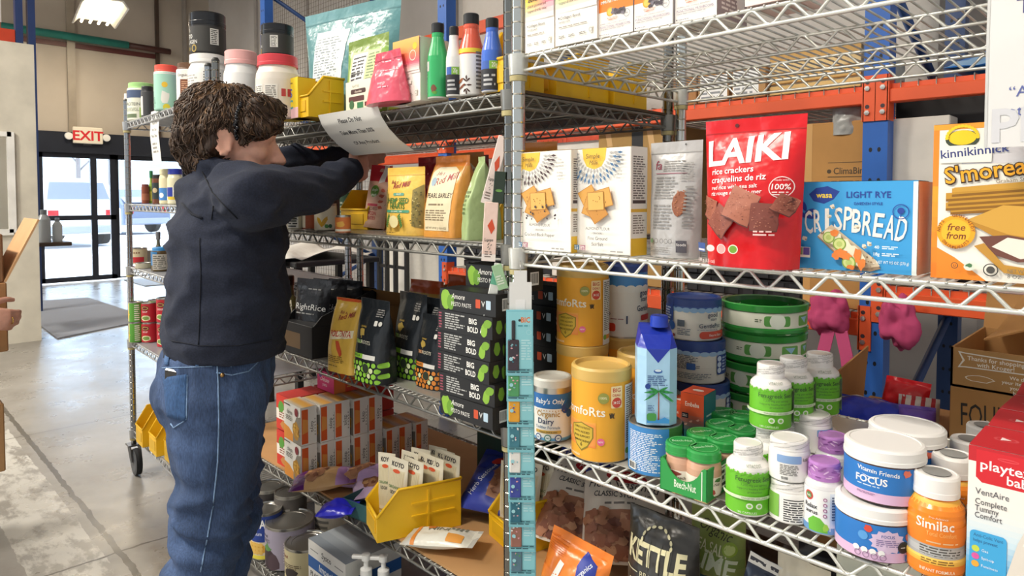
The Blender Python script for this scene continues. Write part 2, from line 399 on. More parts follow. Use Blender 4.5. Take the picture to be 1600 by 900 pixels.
# sliding glass doors
navy = '20242f'
m = MB(); m.box(XW-.05, XW+.08, 1.16, 3.28, 1.9, 2.2, navy, 'paint'); m.box(XW-.05, XW+.06, 1.1, 1.18, 0, 2.2, navy, 'paint'); m.box(XW-.05, XW+.06, 3.2, 3.28, 0, 2.2, navy, 'paint'); struct('trim_40', m)
def gdoor(n, y0, y1, x, rail, mull=None, wbot=.09):
    m = MB(); f = (navy, 'paint')
    m.box(x, x+.05, y0, y0+.06, .02, 1.9, *f); m.box(x, x+.05, y1-.07, y1, .02, 1.9, *f); m.box(x, x+.05, y0, y1, 1.83, 1.9, *f); m.box(x, x+.05, y0, y1, .02, wbot, *f)
    if rail: m.box(x, x+.05, y0, y1, .92, .99, *f)
    if mull: m.box(x, x+.06, mull-.04, mull+.04, .02, 1.9, *f)
    o = struct('door_%d' % n, m); m = MB(); m.box(x+.02, x+.026, y0+.05, y1-.05, .08, 1.86, 'f2f8ff', 'glass'); struct('glass_pane', m, o)
gdoor(1, 1.18, 2.16, XW-.02, 1, 1.87); gdoor(2, 2.16, 3.22, XW-.08, 0, None, .04)
# exit sign
t = thing('exit_sign', 'lit EXIT sign with two round emergency lamps above the glass doors', 'exit sign', (XW+.14, 1.79, 2.04))
m = MB(); m.box(-.05, .0, -.19, .19, 0, .24, 'efe6d2', 'plast', .01); mp = Map(lambda u, v, o: (o, u, v)); m.txt(mp, 'EXIT', 0, .05, .14, 'd8252e', bold=2); m.build('sign_face', t)
m = MB(); m.box(-.06, -.04, -.05, .05, -.02, .2, '555555', 'plast'); m.build('bracket', t)
for s in (-1, 1):
    m = MB(); m.lathe([(0, 0, 'ffffff', 'plast'), (.05, .005, 'f4f2ea', 'plast'), (.055, .03, 'dddddd', 'plast'), (.03, .07, 'bbbbbb', 'plast'), (0, .075, 'bbbbbb', 'plast')], 16); m.xf(Matrix.Translation((0, s*.24, .1)) @ Matrix.Rotation(rad(-90), 4, 'Y')); m.build('emergency_lamp', t)
# ceiling lamps
def highbay(x, y, z, lit, label, e=0):
    t = thing('high_bay_lamp', label, 'lamp', (x, y, z), rad(82), 'high bay lamps')
    m = MB(); m.prism([(-.26, 0), (-.2, .09), (.2, .09), (.26, 0), (.24, 0), (.18, .075), (-.18, .075), (-.24, 0)], -.62, .62, 'e9e6de', 'paint', 'y'); m.build('reflector', t)
    for i in range(4):
        m = MB(); a = -.15+.1*i; m.tube([(a, -.6, .035), (a, .6, .035)], .016, 'fff0cf', 'glow', 10); m.build('tube', t)
    for s in (-.4, .4):
        m = MB(); m.tube([(0, s, .09), (0, s, 5.2-z)], .004, '33302c', 'paint'); m.build('hanging_wire', t)
highbay(-9.2, 1.63, 3.60, 1, 'lit fluorescent high bay lamp hanging before the tan exit wall')
lamp('high_bay_light', 'AREA', (-9.2, 1.63, 3.58), 45, (1, .86, .66), shape='RECTANGLE', size=.4, size_y=1.1)
# floor mats
def mat4(label, q, c):
    m = MB(); m.prism([(p.x, p.y) for p in q], 0.001, .012, c, 'cloth', 'z'); solo('entrance_mat', m, label, 'mat')
mat4('dark grey ribbed entrance mat on the concrete inside the glass doors', [at_z(67, 472, 0)+Vector((-.1, -.3, 0)), at_z(137, 466, 0), at_z(205, 496, 0)+Vector((.3, .12, 0)), at_z(90, 530, 0)], '9a9ea8')
mat4('pale blue grey mat close to the door threshold', [Vector((-10.5, 2.2, 0)), Vector((-10.5, 3.1, 0)), Vector((-9.5, 3.1, 0)), Vector((-9.5, 2.2, 0))], 'a9b0ba')
# partition at the left with its window
m = MB(); cr = ('dfd8c6', 'paint')
m.box(-6.35, -6.2, -2.6, -.75, 0, 2.56, *cr); m.box(-6.35, -6.2, .19, .38, 0, 2.56, *cr); m.box(-6.35, -6.2, -.75, .19, 0, .97, *cr); m.box(-6.35, -6.2, -.75, .19, 1.78, 2.56, *cr)
struct('wall_partition', m)
m = MB()
for a in ((-.75, -.71, .95, 1.8), (.17, .22, .95, 1.8), (-.75, .2, .93, .98), (-.75, .2, 1.76, 1.8), (-.3, -.27, .95, 1.8)): m.box(-6.22, -6.17, *a, 'f3f1ea', 'paint')
o = struct('window_1', m); m = MB(); m.box(-6.29, -6.285, -.74, .18, .97, 1.78, 'dfe7ea', 'glass'); struct('glass_pane', m, o)
# table edge with jars past the partition
t = thing('side_table', 'dark wooden side table standing behind the cream partition edge', 'table', (-6.75, .42, 0))
m = MB(); m.box(-.25, .25, -.3, .27, .8, .835, '4a3a2c', 'paint', .005); m.build('table_top', t)
for x in (-.2, .2):
    for y in (-.26, -.1): m = MB(); m.tube([(x, y, 0), (x, y, .8)], .018, '2a241e', 'paint'); m.build('leg', t)
for i, (x, y, r, h, c) in enumerate(((-6.6, .49, .055, .3, 'b9c0c6'), (-6.62, .6, .04, .22, 'cfd6da'))):
    m = MB(); m.lathe([(0, 0, c, 'gloss'), (r, 0, c, 'gloss'), (r, h*.7, c, 'gloss'), (r*.5, h*.85, c, 'gloss'), (r*.5, h, '8a9096', 'gloss'), (0, h, '8a9096', 'gloss')], 16)
    solo('bottle', m, ['tall grey bottle on the dark side table', 'shorter pale bottle on the dark side table'][i], 'bottle', (x, y, .836))
# blue rack beyond the partition
t = thing('pallet_rack', 'navy rack upright with lattice brace rising behind the cream partition', 'rack', (-8, .55, 0))
for y in (.02, .13): m = MB(); m.box(-.05, .05, y-.035, y+.03, 0, 4.6, '2b3f70', 'paint'); m.build('upright', t)
m = MB(); m.tube([(0, .02, 2.9), (0, -.75, 3.3)], .035, '2b3f70', 'paint', 4); m.tube([(0, .02, 3.7), (0, -.75, 3.35)], .035, '2b3f70', 'paint', 4); m.build('brace', t)
m = MB(); m.box(-.04, .04, -.95, -.02, 2.85, 3.02, 'd0472a', 'paint'); m.build('beam', t)
m = MB(); m.box(-.75, -.06, -.85, -.12, 3.02, 4.2, 'b59473', 'card', .02); m.box(-.06, -.05, -.85, -.12, 3.1, 4.2, 'd8d3cc', 'film'); solo('carton', m, 'tall film-wrapped brown carton high on the navy rack', 'box', (-8, .55, 0))
# ---------------------------------------------------------------- outside
def car(label, loc, rz, c, L=4.4, Wd=1.8, H=1.65, tall=1):
    t = thing('car', label, 'car', loc, rz); h = L/2; w = Wd/2
    m = MB(); prof = [(-h, .32), (-h, .95), (-h+.12, 1.0), (-h*.3+.9, 1.0), (h-.15, .85), (h, .7), (h, .32)]
    def lo(n, sc): return [(x, y*0+z) for x, z in prof]
    m.prism(prof, -w, w, c, 'gloss', 'y')
    g = [(-h+.1, 1.0), (-h+.35 if tall else -h+.8, H), (h*.12, H), (h*.5, 1.0)]
    vs = []; n = 4
    for (a, b), q in zip(g*2, [1]*4+[-1]*4):
        ww = w*(.97 if b < 1.1 else .8); vs.append((a, q*ww, b))
    m.add(vs, [(0, 1, 2, 3), (7, 6, 5, 4), (1, 5, 6, 2)], c, 'gloss'); m.add(vs, [(0, 4, 5, 1), (2, 6, 7, 3)], c, 'gloss'); q0, q1 = Vector((g[0][0]+.05-.012, 0, 1.1)), Vector((g[1][0]-.04-.012, 0, H-.1)); m.add([q0+Vector((0, w*.82, 0)), q0-Vector((0, w*.82, 0)), q1-Vector((0, w*.68, 0)), q1+Vector((0, w*.68, 0))], [(0, 1, 2, 3)], '8795a6', 'gloss'); m.build('car_body', t)  # car glass painted pale for the overexposed haze outdoors, side windows too
    m = MB()
    for q in (1, -1): m.add([(g[0][0]+.25, q*w*.955, 1.06), (g[1][0]+.2, q*w*.825, H-.1), (g[2][0]-.05, q*w*.825, H-.1), (g[3][0]-.22, q*w*.955, 1.06)], [(0, 1, 2, 3) if q > 0 else (3, 2, 1, 0)], '7c8a9a', 'gloss')
    m.xf(Matrix.Diagonal((1, 1.006, 1, 1))); m.build('side_windows', t)
    for x in (-h*.62, h*.62):
        for q in (-1, 1):
            m = MB(); m.lathe([(0, -.11, '888888', 'tin'), (.2, -.1, 'a0a4a8', 'tin'), (.21, -.11, '1c1c1c', 'matte'), (.33, -.1, '1c1c1c', 'matte'), (.34, .1, '1c1c1c', 'matte'), (0, .11, '1c1c1c', 'matte')], 20)
            m.xf(Matrix.Translation((x, q*(w-.1), .34)) @ Matrix.Rotation(rad(90*q), 4, 'X')); m.build('wheel', t)
    for q in (-1, 1):
        m = MB(); m.box(-h-.015, -h+.05, q*w*.72-.12, q*w*.72+.12, .72, .95, 'c3202a', 'gloss', .01); m.build('tail_lamp', t)
    m = MB(); m.box(-h-.05, -h+.05, -w*.95, w*.95, .35, .55, '9aa5b3', 'plast', .03); m.build('bumper', t)
car('white sport utility car parked outside the left glass door, seen from behind', (-21.2, 3.2, 0), rad(190), 'eef2f6', 4.5, 1.85, 1.75)
car('dark blue hatchback parked beyond the white car', (-27, 6.2, 0), rad(200), '6a7c9c', 4.2, 1.8, 1.55, 0)
def tree(x, y, h, label, sd):
    R = random.Random(sd); m = MB(); c = '8d8a8c'
    m.tube([(0, 0, 0), (.05, 0, h*.5), (0, .1, h)], [.12, .08, .02], c, 'matte')
    for i in range(16):
        z = h*R.uniform(.3, .9); a = R.uniform(0, 6.3); l = h*R.uniform(.15, .35); m.tube([(0, 0, z), (l*.5*math.cos(a), l*.5*math.sin(a), z+l*.5), (l*.8*math.cos(a), l*.8*math.sin(a), z+l)], [.04, .025, .01], c, 'matte', 4)
    solo('bare_tree', m, label, 'tree', (x, y, 0), 0, 'bare trees outside')
tree(-34, 4.5, 8, 'leafless winter tree outside seen through the left door leaf', 3); tree(-33, 6.6, 7, 'leafless winter tree outside seen through the narrow door pane', 5); tree(-36, 8.6, 8.5, 'leafless winter tree outside seen through the right glass panel', 9)
t = thing('building', 'long pale building across the parking lot outside the doors', 'building', (-46, 8, 0))
m = MB(); m.box(-3, 0, -9, 12, 0, 3.2, 'dfe6ea', 'matte'); m.build('wall', t); m = MB(); m.box(-3.2, .3, -9.3, 12.3, 3.2, 3.6, 'c9d3da', 'matte'); m.build('roof', t)
for y in (-5, -1.5, 6): m = MB(); m.box(0, .05, y, y+2.2, 1, 2.4, '7fa3a5', 'gloss'); m.build('window', t)
t = thing('sign_post', 'small blue sign on a thin post outside the right glass panel', 'sign', (-16.5, 5.3, 0)); m = MB(); m.tube([(0, 0, 0), (0, 0, 1.3)], .03, '90989f'); m.build('post', t); m = MB(); m.box(.03, .05, -.22, .22, .75, 1.1, '4d7fc4', 'paint'); m.build('panel', t)
# ================================================================ chrome wire shelving
def zig(a, b, z0, z1, ax, off, p=.055, r=.0024):
    n = max(2, round((b-a)/p)); P = []
    for i in range(n):
        u = a+(b-a)*i/n; q = (b-a)/n
        for f, z in ((.0, z0), (.1, z0+.0012), (.42, z1-.0012), (.5, z1), (.58, z1-.0012), (.9, z0+.0012)): P.append((u+q*f, z))
    P.append((b, z0)); return [((u, off, z) if ax == 'x' else (off, u, z)) for u, z in P]
def wire_unit(name, label, loc, rz, w, d, zs, ztop, zfoot, c, caster=False, group='wire shelving units', inner=2):
    t = thing(name, label, 'shelving', loc, rz, group)
    pf = [(0, 0)]; z = 0
    h = ztop-zfoot
    while z < h: pf += [(.0127, z+.001, c, 'chrome'), (.0127, min(z+.0232, h), c, 'chrome'), (.0118, min(z+.0242, h), '77776f', 'chrome')]; z += .0254
    pf += [(.0127, h, c, 'chrome'), (.0127, h+.004, '30302e', 'plast'), (.008, h+.012, '30302e', 'plast'), (0, h+.013, '30302e', 'plast')]
    pm = MB().lathe([(0, 0)]+[(p+(c, 'chrome'))[:4] if len(p) == 2 else p for p in pf[1:]], 14)
    first = None
    for x in (0, w):
        for y in (0, d):
            o = pm.build('post', t) if first is None else first.copy()
            if first is None: first = o
            else: COL.objects.link(o); o.parent = t
            o.location = (x, y, zfoot)
            if caster:
                m = MB(); m.tube([(0, 0, -.02), (0, 0, .05)], .011, '8a8a88', 'tin', 10); m.box(-.03, .03, -.03, .03, -.025, -.018, '77777a', 'tin', .004)
                for s in (-1, 1): m.prism([(-.03, -.02), (.03, -.02), (.055, -.085), (.03, -.095)], s*.02-.002, s*.02+.002, '4a4c50', 'plast', 'y')
                k = m.build('caster', t); k.location = (x, y, zfoot-.01)
                m = MB(); m.lathe([(0, -.013, '5c6066', 'plast'), (.028, -.013, '70747a', 'plast'), (.042, -.014, '44474c', 'plast'), (.057, -.012, '232427', 'matte'), (.06, 0, '232427', 'matte'), (.057, .012, '232427', 'matte'), (.042, .014, '44474c', 'plast'), (0, .013, '5c6066', 'plast')], 24)
                m.xf(Matrix.Translation((.042, 0, -.09)) @ Matrix.Rotation(rad(90), 4, 'X')); q = m.build('wheel', k)
            else:
                m = MB(); m.lathe([(0, -zfoot, c, 'tin'), (.02, -zfoot, c, 'tin'), (.02, -zfoot+.008, c, 'tin'), (.006, -zfoot+.012, c, 'tin'), (.006, .01, c, 'tin')], 12); k = m.build('foot', t); k.location = (x, y, zfoot)
    proto = None
    for z in zs:
        if proto is None:
            g = .014; m = MB(); f = 'wire'
            for zz, r in ((-.0035, .0032), (-.0275, .0032)):
                for y in (-.002, d+.002): m.tube([(g*.4, 0 if y < .1 else d, zz), (g*2.5, y, zz), (w-g*2.5, y, zz), (w-g*.4, 0 if y < .1 else d, zz)], r, c, f)
                for x in (-.002, w+.002): m.tube([(0 if x < .1 else w, g*.4, zz), (x, g*2.5, zz), (x, d-g*2.5, zz), (0 if x < .1 else w, d-g*.4, zz)], r, c, f)
            s = m.build('wire_shelf', t)
            m = MB()
            for y in (-.002, d+.002): m.tube(zig(.035, w-.035, -.0265, -.0055, 'x', y), .0025, c, f, 5)
            for x in (-.002, w+.002): m.tube(zig(.035, d-.035, -.0265, -.0055, 'y', x), .0025, c, f, 5)
            for i in range(inner):
                y = d*(i+1)/(inner+1); m.tube(zig(.01, w-.01, -.0265, -.0055, 'x', y), .0022, c, f, 5)
                for zz in (-.0055, -.0275): m.tube([(.003, y, zz), (w-.003, y, zz)], .0026, c, f, 5)
            m.build('truss_wires', s)
            m = MB(); n = round((w-.06)/.0178)
            for i in range(n+1):
                x = .03+(w-.06)*i/n; m.tube([(x, -.006, -.0018), (x, d+.006, -.0018)], .0017, c, f, 5)
            m.build('deck_wires', s)
            for x in (0, w):
                for y in (0, d):
                    m = MB(); m.lathe([(.013, -.036, c, 'wire'), (.0165, -.035, c, 'wire'), (.0185, .002, c, 'wire'), (.013, .003, c, 'wire')], 14); m.lathe([(.013, -.046, 'b9ad7c', 'plast'), (.0158, -.045, 'b9ad7c', 'plast'), (.0162, -.036, 'b9ad7c', 'plast')], 14); k = m.build('collar', s); k.location = (x, y, 0)
            s.location = (0, 0, z); proto = s
        else:
            s = proto.copy(); COL.objects.link(s); s.parent = t; s.location = (0, 0, z)
            for ch in list(proto.children): q = ch.copy(); COL.objects.link(q); q.parent = s
    return t
ZC = (1.495, 1.148, .803, .462); ZB = (1.437, 1.152, .812, .462, .134); ZA = (1.577, 1.214, .934, .606, .194)
DS = .55
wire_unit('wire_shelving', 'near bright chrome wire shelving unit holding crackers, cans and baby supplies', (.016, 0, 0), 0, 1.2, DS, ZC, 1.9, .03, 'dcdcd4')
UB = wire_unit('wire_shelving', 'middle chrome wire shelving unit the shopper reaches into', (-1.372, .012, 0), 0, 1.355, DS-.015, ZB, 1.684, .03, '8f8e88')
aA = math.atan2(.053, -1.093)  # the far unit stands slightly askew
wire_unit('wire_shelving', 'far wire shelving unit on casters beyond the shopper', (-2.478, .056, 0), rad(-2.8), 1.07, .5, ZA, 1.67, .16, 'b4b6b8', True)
# liners lying on the shelves
def liner(name, label, x0, x1, y0, y1, z, c, f, th=.003): m = MB(); m.box(x0, x1, y0, y1, z+.0004, z+th, c, f); solo(name, m, label, 'shelf liner')
liner('shelf_liner', 'dark brown board lining the top shelf of the middle unit', -1.35, -.012, .03, .53, ZB[0], '5b4836', 'card', .006)
liner('shelf_liner', 'shiny clear grey plastic liner under the black grain pouches', -1.35, -.03, .02, .53, ZB[2], '9a9890', 'linerplast')
liner('shelf_liner', 'grey plastic liner on the shelf holding bins and flour bags', -1.35, -.03, .02, .53, ZB[1], '8d877c', 'linerplast')
liner('shelf_liner', 'flattened brown cardboard lining the shelf under the yellow noodle bins', -1.35, .0, .012, .52, ZB[3], 'b98d5c', 'card', .006)
liner('shelf_liner', 'clear grey plastic liner on the near shelf of bottles and cans', .03, 1.2, .02, .53, ZC[2], 'b9b6ab', 'linerplast', .002)
liner('shelf_liner', 'flattened brown cardboard lining the bottom shelf under the chip bags', .03, 1.2, .012, .52, ZC[3], 'a9825a', 'card', .006)
liner('shelf_liner', 'black plastic liner on the lowest shelf under the big cans', -1.35, -.03, .02, .53, ZB[4], '3a3a3a', 'linerplast', .004)
m = MB(); m.box(.02, 1.05, .02, .48, .0004, .003, '5a5f66', 'linerplast'); solo('shelf_liner', m, 'grey plastic liner on the top shelf of the far unit', 'shelf liner', (-2.478, .056, ZA[0]), rad(-2.8))
for zz, wh in ((ZA[1], 'jars'), (ZA[2], 'cans and jars'), (ZA[3], 'soup cans')): m = MB(); m.box(.02, 1.05, -.0, .48, .0002, .0009, '8f9298', 'linerplast'); solo('shelf_liner', m, 'thin grey liner under the %s on the far unit' % wh, 'shelf liner', (-2.478, .056, zz), rad(-2.8))
# ================================================================ pallet racking behind
YR = 1.56
BL = '2b62b4'; OR = 'e65d31'
def upright(x, label, ztop=4.6):
    t = thing('rack_upright', label, 'rack', (x, YR, 0), 0, 'blue rack uprights')
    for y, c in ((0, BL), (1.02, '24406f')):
        m = MB(); m.box(-.038, .038, y, y+.012, 0, ztop, c, 'paint'); m.box(-.038, -.026, y+.012, y+.07, 0, ztop, c, 'paint'); m.box(.026, .038, y+.012, y+.07, 0, ztop, c, 'paint')
        mp = Map(lambda u, v, o: (u, y-o, v))
        z = .08
        while z < min(ztop, 3.4):
            for u in (-.013, .013): m.ell(mp, u, z, .0055, .008, '0d1016', n=10); mp.o = .0003
            z += .0762*1.333 if False else .1016
        m.build('column', t)
    m = MB(); z = .3
    for i in range(5):
        a = z+i*.85; m.tube([(0, .07, a), (0, 1.02, a+.42)], .018, '2a4a80', 'paint', 4); m.tube([(0, 1.02, a+.42), (0, .07, a+.85)], .018, '2a4a80', 'paint', 4)
    m.build('brace', t); return t
XU = (-4.347, -2.115, .134, 2.38)
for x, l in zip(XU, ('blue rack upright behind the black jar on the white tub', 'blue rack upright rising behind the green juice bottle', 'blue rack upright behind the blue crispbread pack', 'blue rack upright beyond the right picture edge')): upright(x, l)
def beam(xa, xb, zt, h, label, deck=True, back=False):
    y0 = YR-.0 if not back else YR+1.03
    t = thing('rack_beam', label, 'rack beam', (0, 0, 0), 0, 'orange rack beams')
    m = MB(); a, b = xa+.04, xb-.04
    m.box(a, b, y0+.0, y0+.045, zt-h, zt-.018, OR, 'paint', .003); m.box(a, b, y0+.02, y0+.045, zt-.02, zt, OR, 'paint'); m.build('beam_bar', t)
    for s, x in ((1, a-.002), (-1, b+.002)):
        m = MB(); x0 = x-.039 if s > 0 else x; m.box(x0, x0+.039, y0-.006, y0, zt-.12, zt+.03, OR, 'paint'); m.box(x-.003, x+.003, y0-.006, y0+.05, zt-.12, zt+.03, OR, 'paint')
        mp = Map(lambda u, v, o: (u, y0-.006-o, v)); cx = x0+.024 if s > 0 else x0+.014
        for dz in (.008, -.072): m.ell(mp, cx, zt+dz, .007, .007, '3a2a30', n=12)
        k = m.build('connector', t)
        for dz in (-.012, -.092):
            m = MB(); m.lathe([(.009, 0, 'c9c5bd', 'tin'), (.0085, .006, 'c9c5bd', 'tin'), (0, .0065, 'dedad2', 'tin')], 6); m.xf(Matrix.Translation((cx, y0-.006, zt+dz)) @ Matrix.Rotation(rad(90), 4, 'X')); m.build('bolt', k)
    if deck:
        m = MB(); n = int((b-a)/.05)
        for i in range(n): x = a+.03+(b-a-.06)*i/(n-1); m.tube([(x, y0+.012, zt-.045), (x, y0+.012, zt+.004), (x, y0+1.03, zt+.004)], .0022, 'b9b4aa', 'wire', 4)
        for q in (.012, .3, .6, .9): m.tube([(a, y0+q, zt+(.0 if q > .1 else -.045)), (b, y0+q, zt+(.0 if q > .1 else -.045))], .0026, 'b9b4aa', 'wire', 4)
        m.build('wire_deck', t)
for i in range(3):
    wh = ('behind the teal pouch', 'behind the near shelf end', 'at the right behind the cracker boxes')[i]
    beam(XU[i], XU[i+1], 1.615, .062, 'orange rack beam with wire deck at head height '+wh)
    if i: beam(XU[i], XU[i+1], .85+.1*(i == 2), .075, 'orange rack beam with wire deck at waist height '+wh)
    beam(XU[i], XU[i+1], 1.615, .08, 'rear orange rack beam at head height '+wh, False, True)
    if i: beam(XU[i], XU[i+1], .85+.1*(i == 2), .08, 'rear orange rack beam at waist height '+wh, False, True)
    else: beam(XU[i], XU[i+1], 2.58, .1, 'rear orange rack beam high overhead '+wh, False, True)
# mesh guard
m = MB(); y = 2.75
for i in range(47): x = -6.6+i*.05; m.tube([(x, y, .4), (x, y, 4.4)], .0022, '6f6458', 'wire', 3, False)
for i in range(80): z = .4+i*.05; m.tube([(-6.6, y, z), (-4.3, y, z)], .0022, '6f6458', 'wire', 3, False)
o = solo('mesh_guard', m, 'brown wire mesh guard behind the far racking bay', 'mesh panel')
# ================================================================ packages: builders
class D:                                    # drawing on a face, both axes in per cent from the lower left corner
    def __init__(s, m, mp, W, H, u0=None, v0=0): s.m = m; s.mp = mp; s.W = W; s.H = H; s.u0 = -W/2 if u0 is None else u0; s.v0 = v0
    def X(s, x): return s.u0+x*s.W/100
    def Y(s, y): return s.v0+y*s.H/100
    def r(s, x0, y0, x1, y1, c): s.m.rect(s.mp, s.X(x0), s.Y(y0), s.X(x1), s.Y(y1), c); return s
    def rr(s, x0, y0, x1, y1, c, q=3): s.m.rrect(s.mp, s.X(x0), s.Y(y0), s.X(x1), s.Y(y1), q*s.W/100, c); return s
    def t(s, tx, x, y, h, c, w=None, b=1, **k): s.m.txt(s.mp, tx, s.X(x), s.Y(y), h*s.H/100, c, w=w*s.W/100 if w else None, bold=b, **k); return s
    def e(s, x, y, a, c, q=1, **k): s.m.ell(s.mp, s.X(x), s.Y(y), a*s.W/100, a*q*s.W/100, c, **k); return s
    def ri(s, x, y, a, c, w=1.2, q=1): s.m.ring(s.mp, s.X(x), s.Y(y), a*s.W/100, a*q*s.W/100, w*s.W/100, c); return s
    def p(s, pts, c): s.m.poly(s.mp, [(s.X(a), s.Y(b)) for a, b in pts], c); return s
    def st(s, pts, c): s.m.star(s.mp, [(s.X(a), s.Y(b)) for a, b in pts], c); return s
    def bl(s, x, y, a, b, c, j=.2, **k): s.m.blob(s.mp, s.X(x), s.Y(y), a*s.W/100, b*s.W/100, c, j=j, **k); return s
    def pa(s, x0, y0, x1, y1, n, c='555555', **k): s.m.para(s.mp, s.X(x0), s.Y(y0), s.X(x1), s.Y(y1), n, c, **k); return s
    def bc(s, x0, y0, x1, y1): s.m.barcode(s.mp, s.X(x0), s.Y(y0), s.X(x1), s.Y(y1)); return s
    def g(s, x0, y0, x1, y1, cols, n=14): s.m.grad(s.mp, s.X(x0), s.Y(y0), s.X(x1), s.Y(y1), cols, n); return s
    def nutri(s, x0, y0, x1, y1, n=9):
        s.r(x0, y0, x1, y1, 'f6f4ee'); q = (x1-x0)*.06; s.r(x0+q, y1-(y1-y0)*.12, x1-q, y1-(y1-y0)*.08, '222222'); s.pa(x0+q, y0+(y1-y0)*.03, x1-q, y1-(y1-y0)*.15, n, '3c3c3c', ragged=.1); s.r(x0+q, y0+(y1-y0)*.5, x1-q, y0+(y1-y0)*.53, '222222'); return s
def carton(name, label, cat, geo, d, c, fn=None, rz=0, group=None, f='paper', bev=.0015, tilt=None):
    P, w, h = geo; m = MB(); m.box(-w/2, w/2, -d/2, d/2, 0, h, c, f, bev)
    if fn: fn(D(m, mfront(d), w, h), D(m, mside(w), d, h), D(m, mtop(h), w, d, None, -d/2))
    o = solo(name, m, label, cat, P, rz, group, tilt); return o
def can(name, label, cat, geo, bands, lid=None, fn=None, rz=PI/4, group=None, lidh=.012, f='paper', rim=True):
    # bands: [(height share, colour, finish)] up the side; lid: (colour, finish)
    P, r, h = geo; t = thing(name, label, cat, P, rz, group); m = MB(); hb = h-(lidh if lid else 0); pf = [(0, .0008), (r*.97, .0008, 'b5b3ad', 'tin'), (r, .003, 'b5b3ad', 'tin')]
    for q, c, ff in bands: pf += [(r, pf[-1][1]+1e-4, c, ff), (r, hb*q-.002, c, ff)]
    pf += [(r, hb, 'c2c0b9', 'tin'), (r*.95, hb, 'c2c0b9', 'tin'), (r*.93, hb-.003, 'b5b3ad', 'tin'), (r*.7, hb-.0025, 'b5b3ad', 'tin'), (r*.68, hb-.0035, 'aaa8a2', 'tin'), (0, hb-.003, 'b5b3ad', 'tin')]
    m.lathe(pf, 40)
    m.build('can_body', t)
    if fn: m = MB(); fn(D(m, mcyl(r), 2*r, hb)); m.build('printed_label', t)
    if lid:
        m = MB(); c, ff = lid; R = r*1.015
        m.lathe([(r*.99, hb-lidh*.3), (R, hb-lidh*.3, c, ff), (R, hb+lidh*.75, c, ff), (R-.0025, hb+lidh, c, ff), (R-.006, hb+lidh, c, ff), (R-.008, hb+lidh*.6, c, ff), (0, hb+lidh*.6, c, ff)], 40); m.build('lid', t)
    return t
def jar(name, label, cat, geo, body, lid, fn=None, rz=PI/4, group=None, prof=None, lidh=.18, lr=.85, lid_name='cap', lidfn=None, n=32):
    # body/lid: (colour, finish); prof: [(height share, radius share)] of the body below the cap
    P, r, h = geo; t = thing(name, label, cat, P, rz, group); hb = h*(1-lidh)
    prof = prof or [(0, .9), (.03, .98), (.06, 1), (.78, 1), (.86, .97), (.93, .86), (.97, lr*.93), (1, lr*.9)]
    pz = [(a*hb, b*r) for a, b in prof]; m = MB(); m.lathe([(0, .0006)]+[(b, a+.0006)+tuple(body) for a, b in pz]+[(0, hb)+tuple(body)], n); m.build('body', t)
    if fn: m = MB(); fn(D(m, mlathe(pz), 2*r, hb)); m.build('printed_label', t)
    m = MB(); R = r*lr; c, f = lid; z0 = hb*.985
    m.lathe([(R*.9, z0), (R, z0, c, f), (R, z0+(h-z0)*.25, c, f), (R*.985, z0+(h-z0)*.3, c, f), (R*.985, h-.003, c, f), (R*.93, h-.0005, c, f), (R*.86, h, c, f), (R*.84, h-.001, c, f), (0, h-.001, c, f)], n)
    if lidfn: lidfn(m, R*.985, z0, h)
    m.build(lid_name, t); return t
def pouch_fn(W, H, Dp, p=2.4, top=.9, bot=0, wr=.0, sd=0, tw=1, bw=1):
    def wid(q): return W/2*(bw+(tw-bw)*q)
    def bul(s, q):
        a = max(0, 1-abs(s)**p)**(1/p if p > 3 else .62)
        if q >= top: b = .04
        else: x = (q-bot)/(top-bot); b = 1 if bot >= 0 and x < .02 else math.cos(max(0, x-.15)/.85*PI/2)**.8*.97+.03
        if bot < 0: b = max(.03, math.sin(PI*min(1, max(0, q/top)))**.55) if q < top else .04
        return a*b*Dp/2
    def fr(u, v, o=0):
        q = min(1, max(0, v/H)); s = max(-1, min(1, u/(W/2)))
        n = noise.noise(Vector((u*28+sd*7, v*22, sd)))*wr+noise.noise(Vector((u*70, v*60+sd, sd+3)))*wr*.4
        n *= (1-abs(s)**4)
        return (u*wid(q)/(W/2), -bul(s, q)-o-n*.8, v)
    def bk(u, v): a = fr(u, v); return (a[0], bul(max(-1, min(1, u/(W/2))), min(1, v/H)), a[2])
    return fr, bk
def pouch(name, label, cat, geo, Dp, cf, fn=None, rz=0, group=None, f='film', back=None, p=2.4, top=.9, bot=0, wr=.003, sd=1, tw=1, bw=1, tilt=None, nu=22, nv=30, zig_top=0):
    P, W, H = geo; fr, bk = pouch_fn(W, H, Dp, p, top, bot, wr, sd, tw, bw); m = MB()
    us = [W*(i/nu-.5) for i in range(nu+1)]; vs = [H*j/nv for j in range(nv+1)]
    c = cf if callable(cf) else (lambda x, y: cf)
    m.grid(lambda u, v: fr(u, v), us, vs, lambda u, v: c(100*(u/W+.5), 100*v/H), f)
    bc = back or (cf if not callable(cf) else cf(50, 50)); m.grid(lambda u, v: bk(u, v), us, vs, bc, f, flip=True)
    m.add([fr(u, 0) for u in us]+[bk(u, 0) for u in us], [(i, nu+1+i, nu+2+i, i+1) for i in range(nu)], bc, f)
    m.add([fr(u, H) for u in us]+[bk(u, H) for u in us], [(i, i+1, nu+2+i, nu+1+i) for i in range(nu)], bc, f)
    mp = Map(fr, (W/nu, H/nv)); mp.o = .0008
    if fn: fn(D(m, mp, W, H))
    o = solo(name, m, label, cat, P, rz, group, tilt); return o
def geo_at(px, py, z, w, h): return (at_z(px, py, z), w, h)
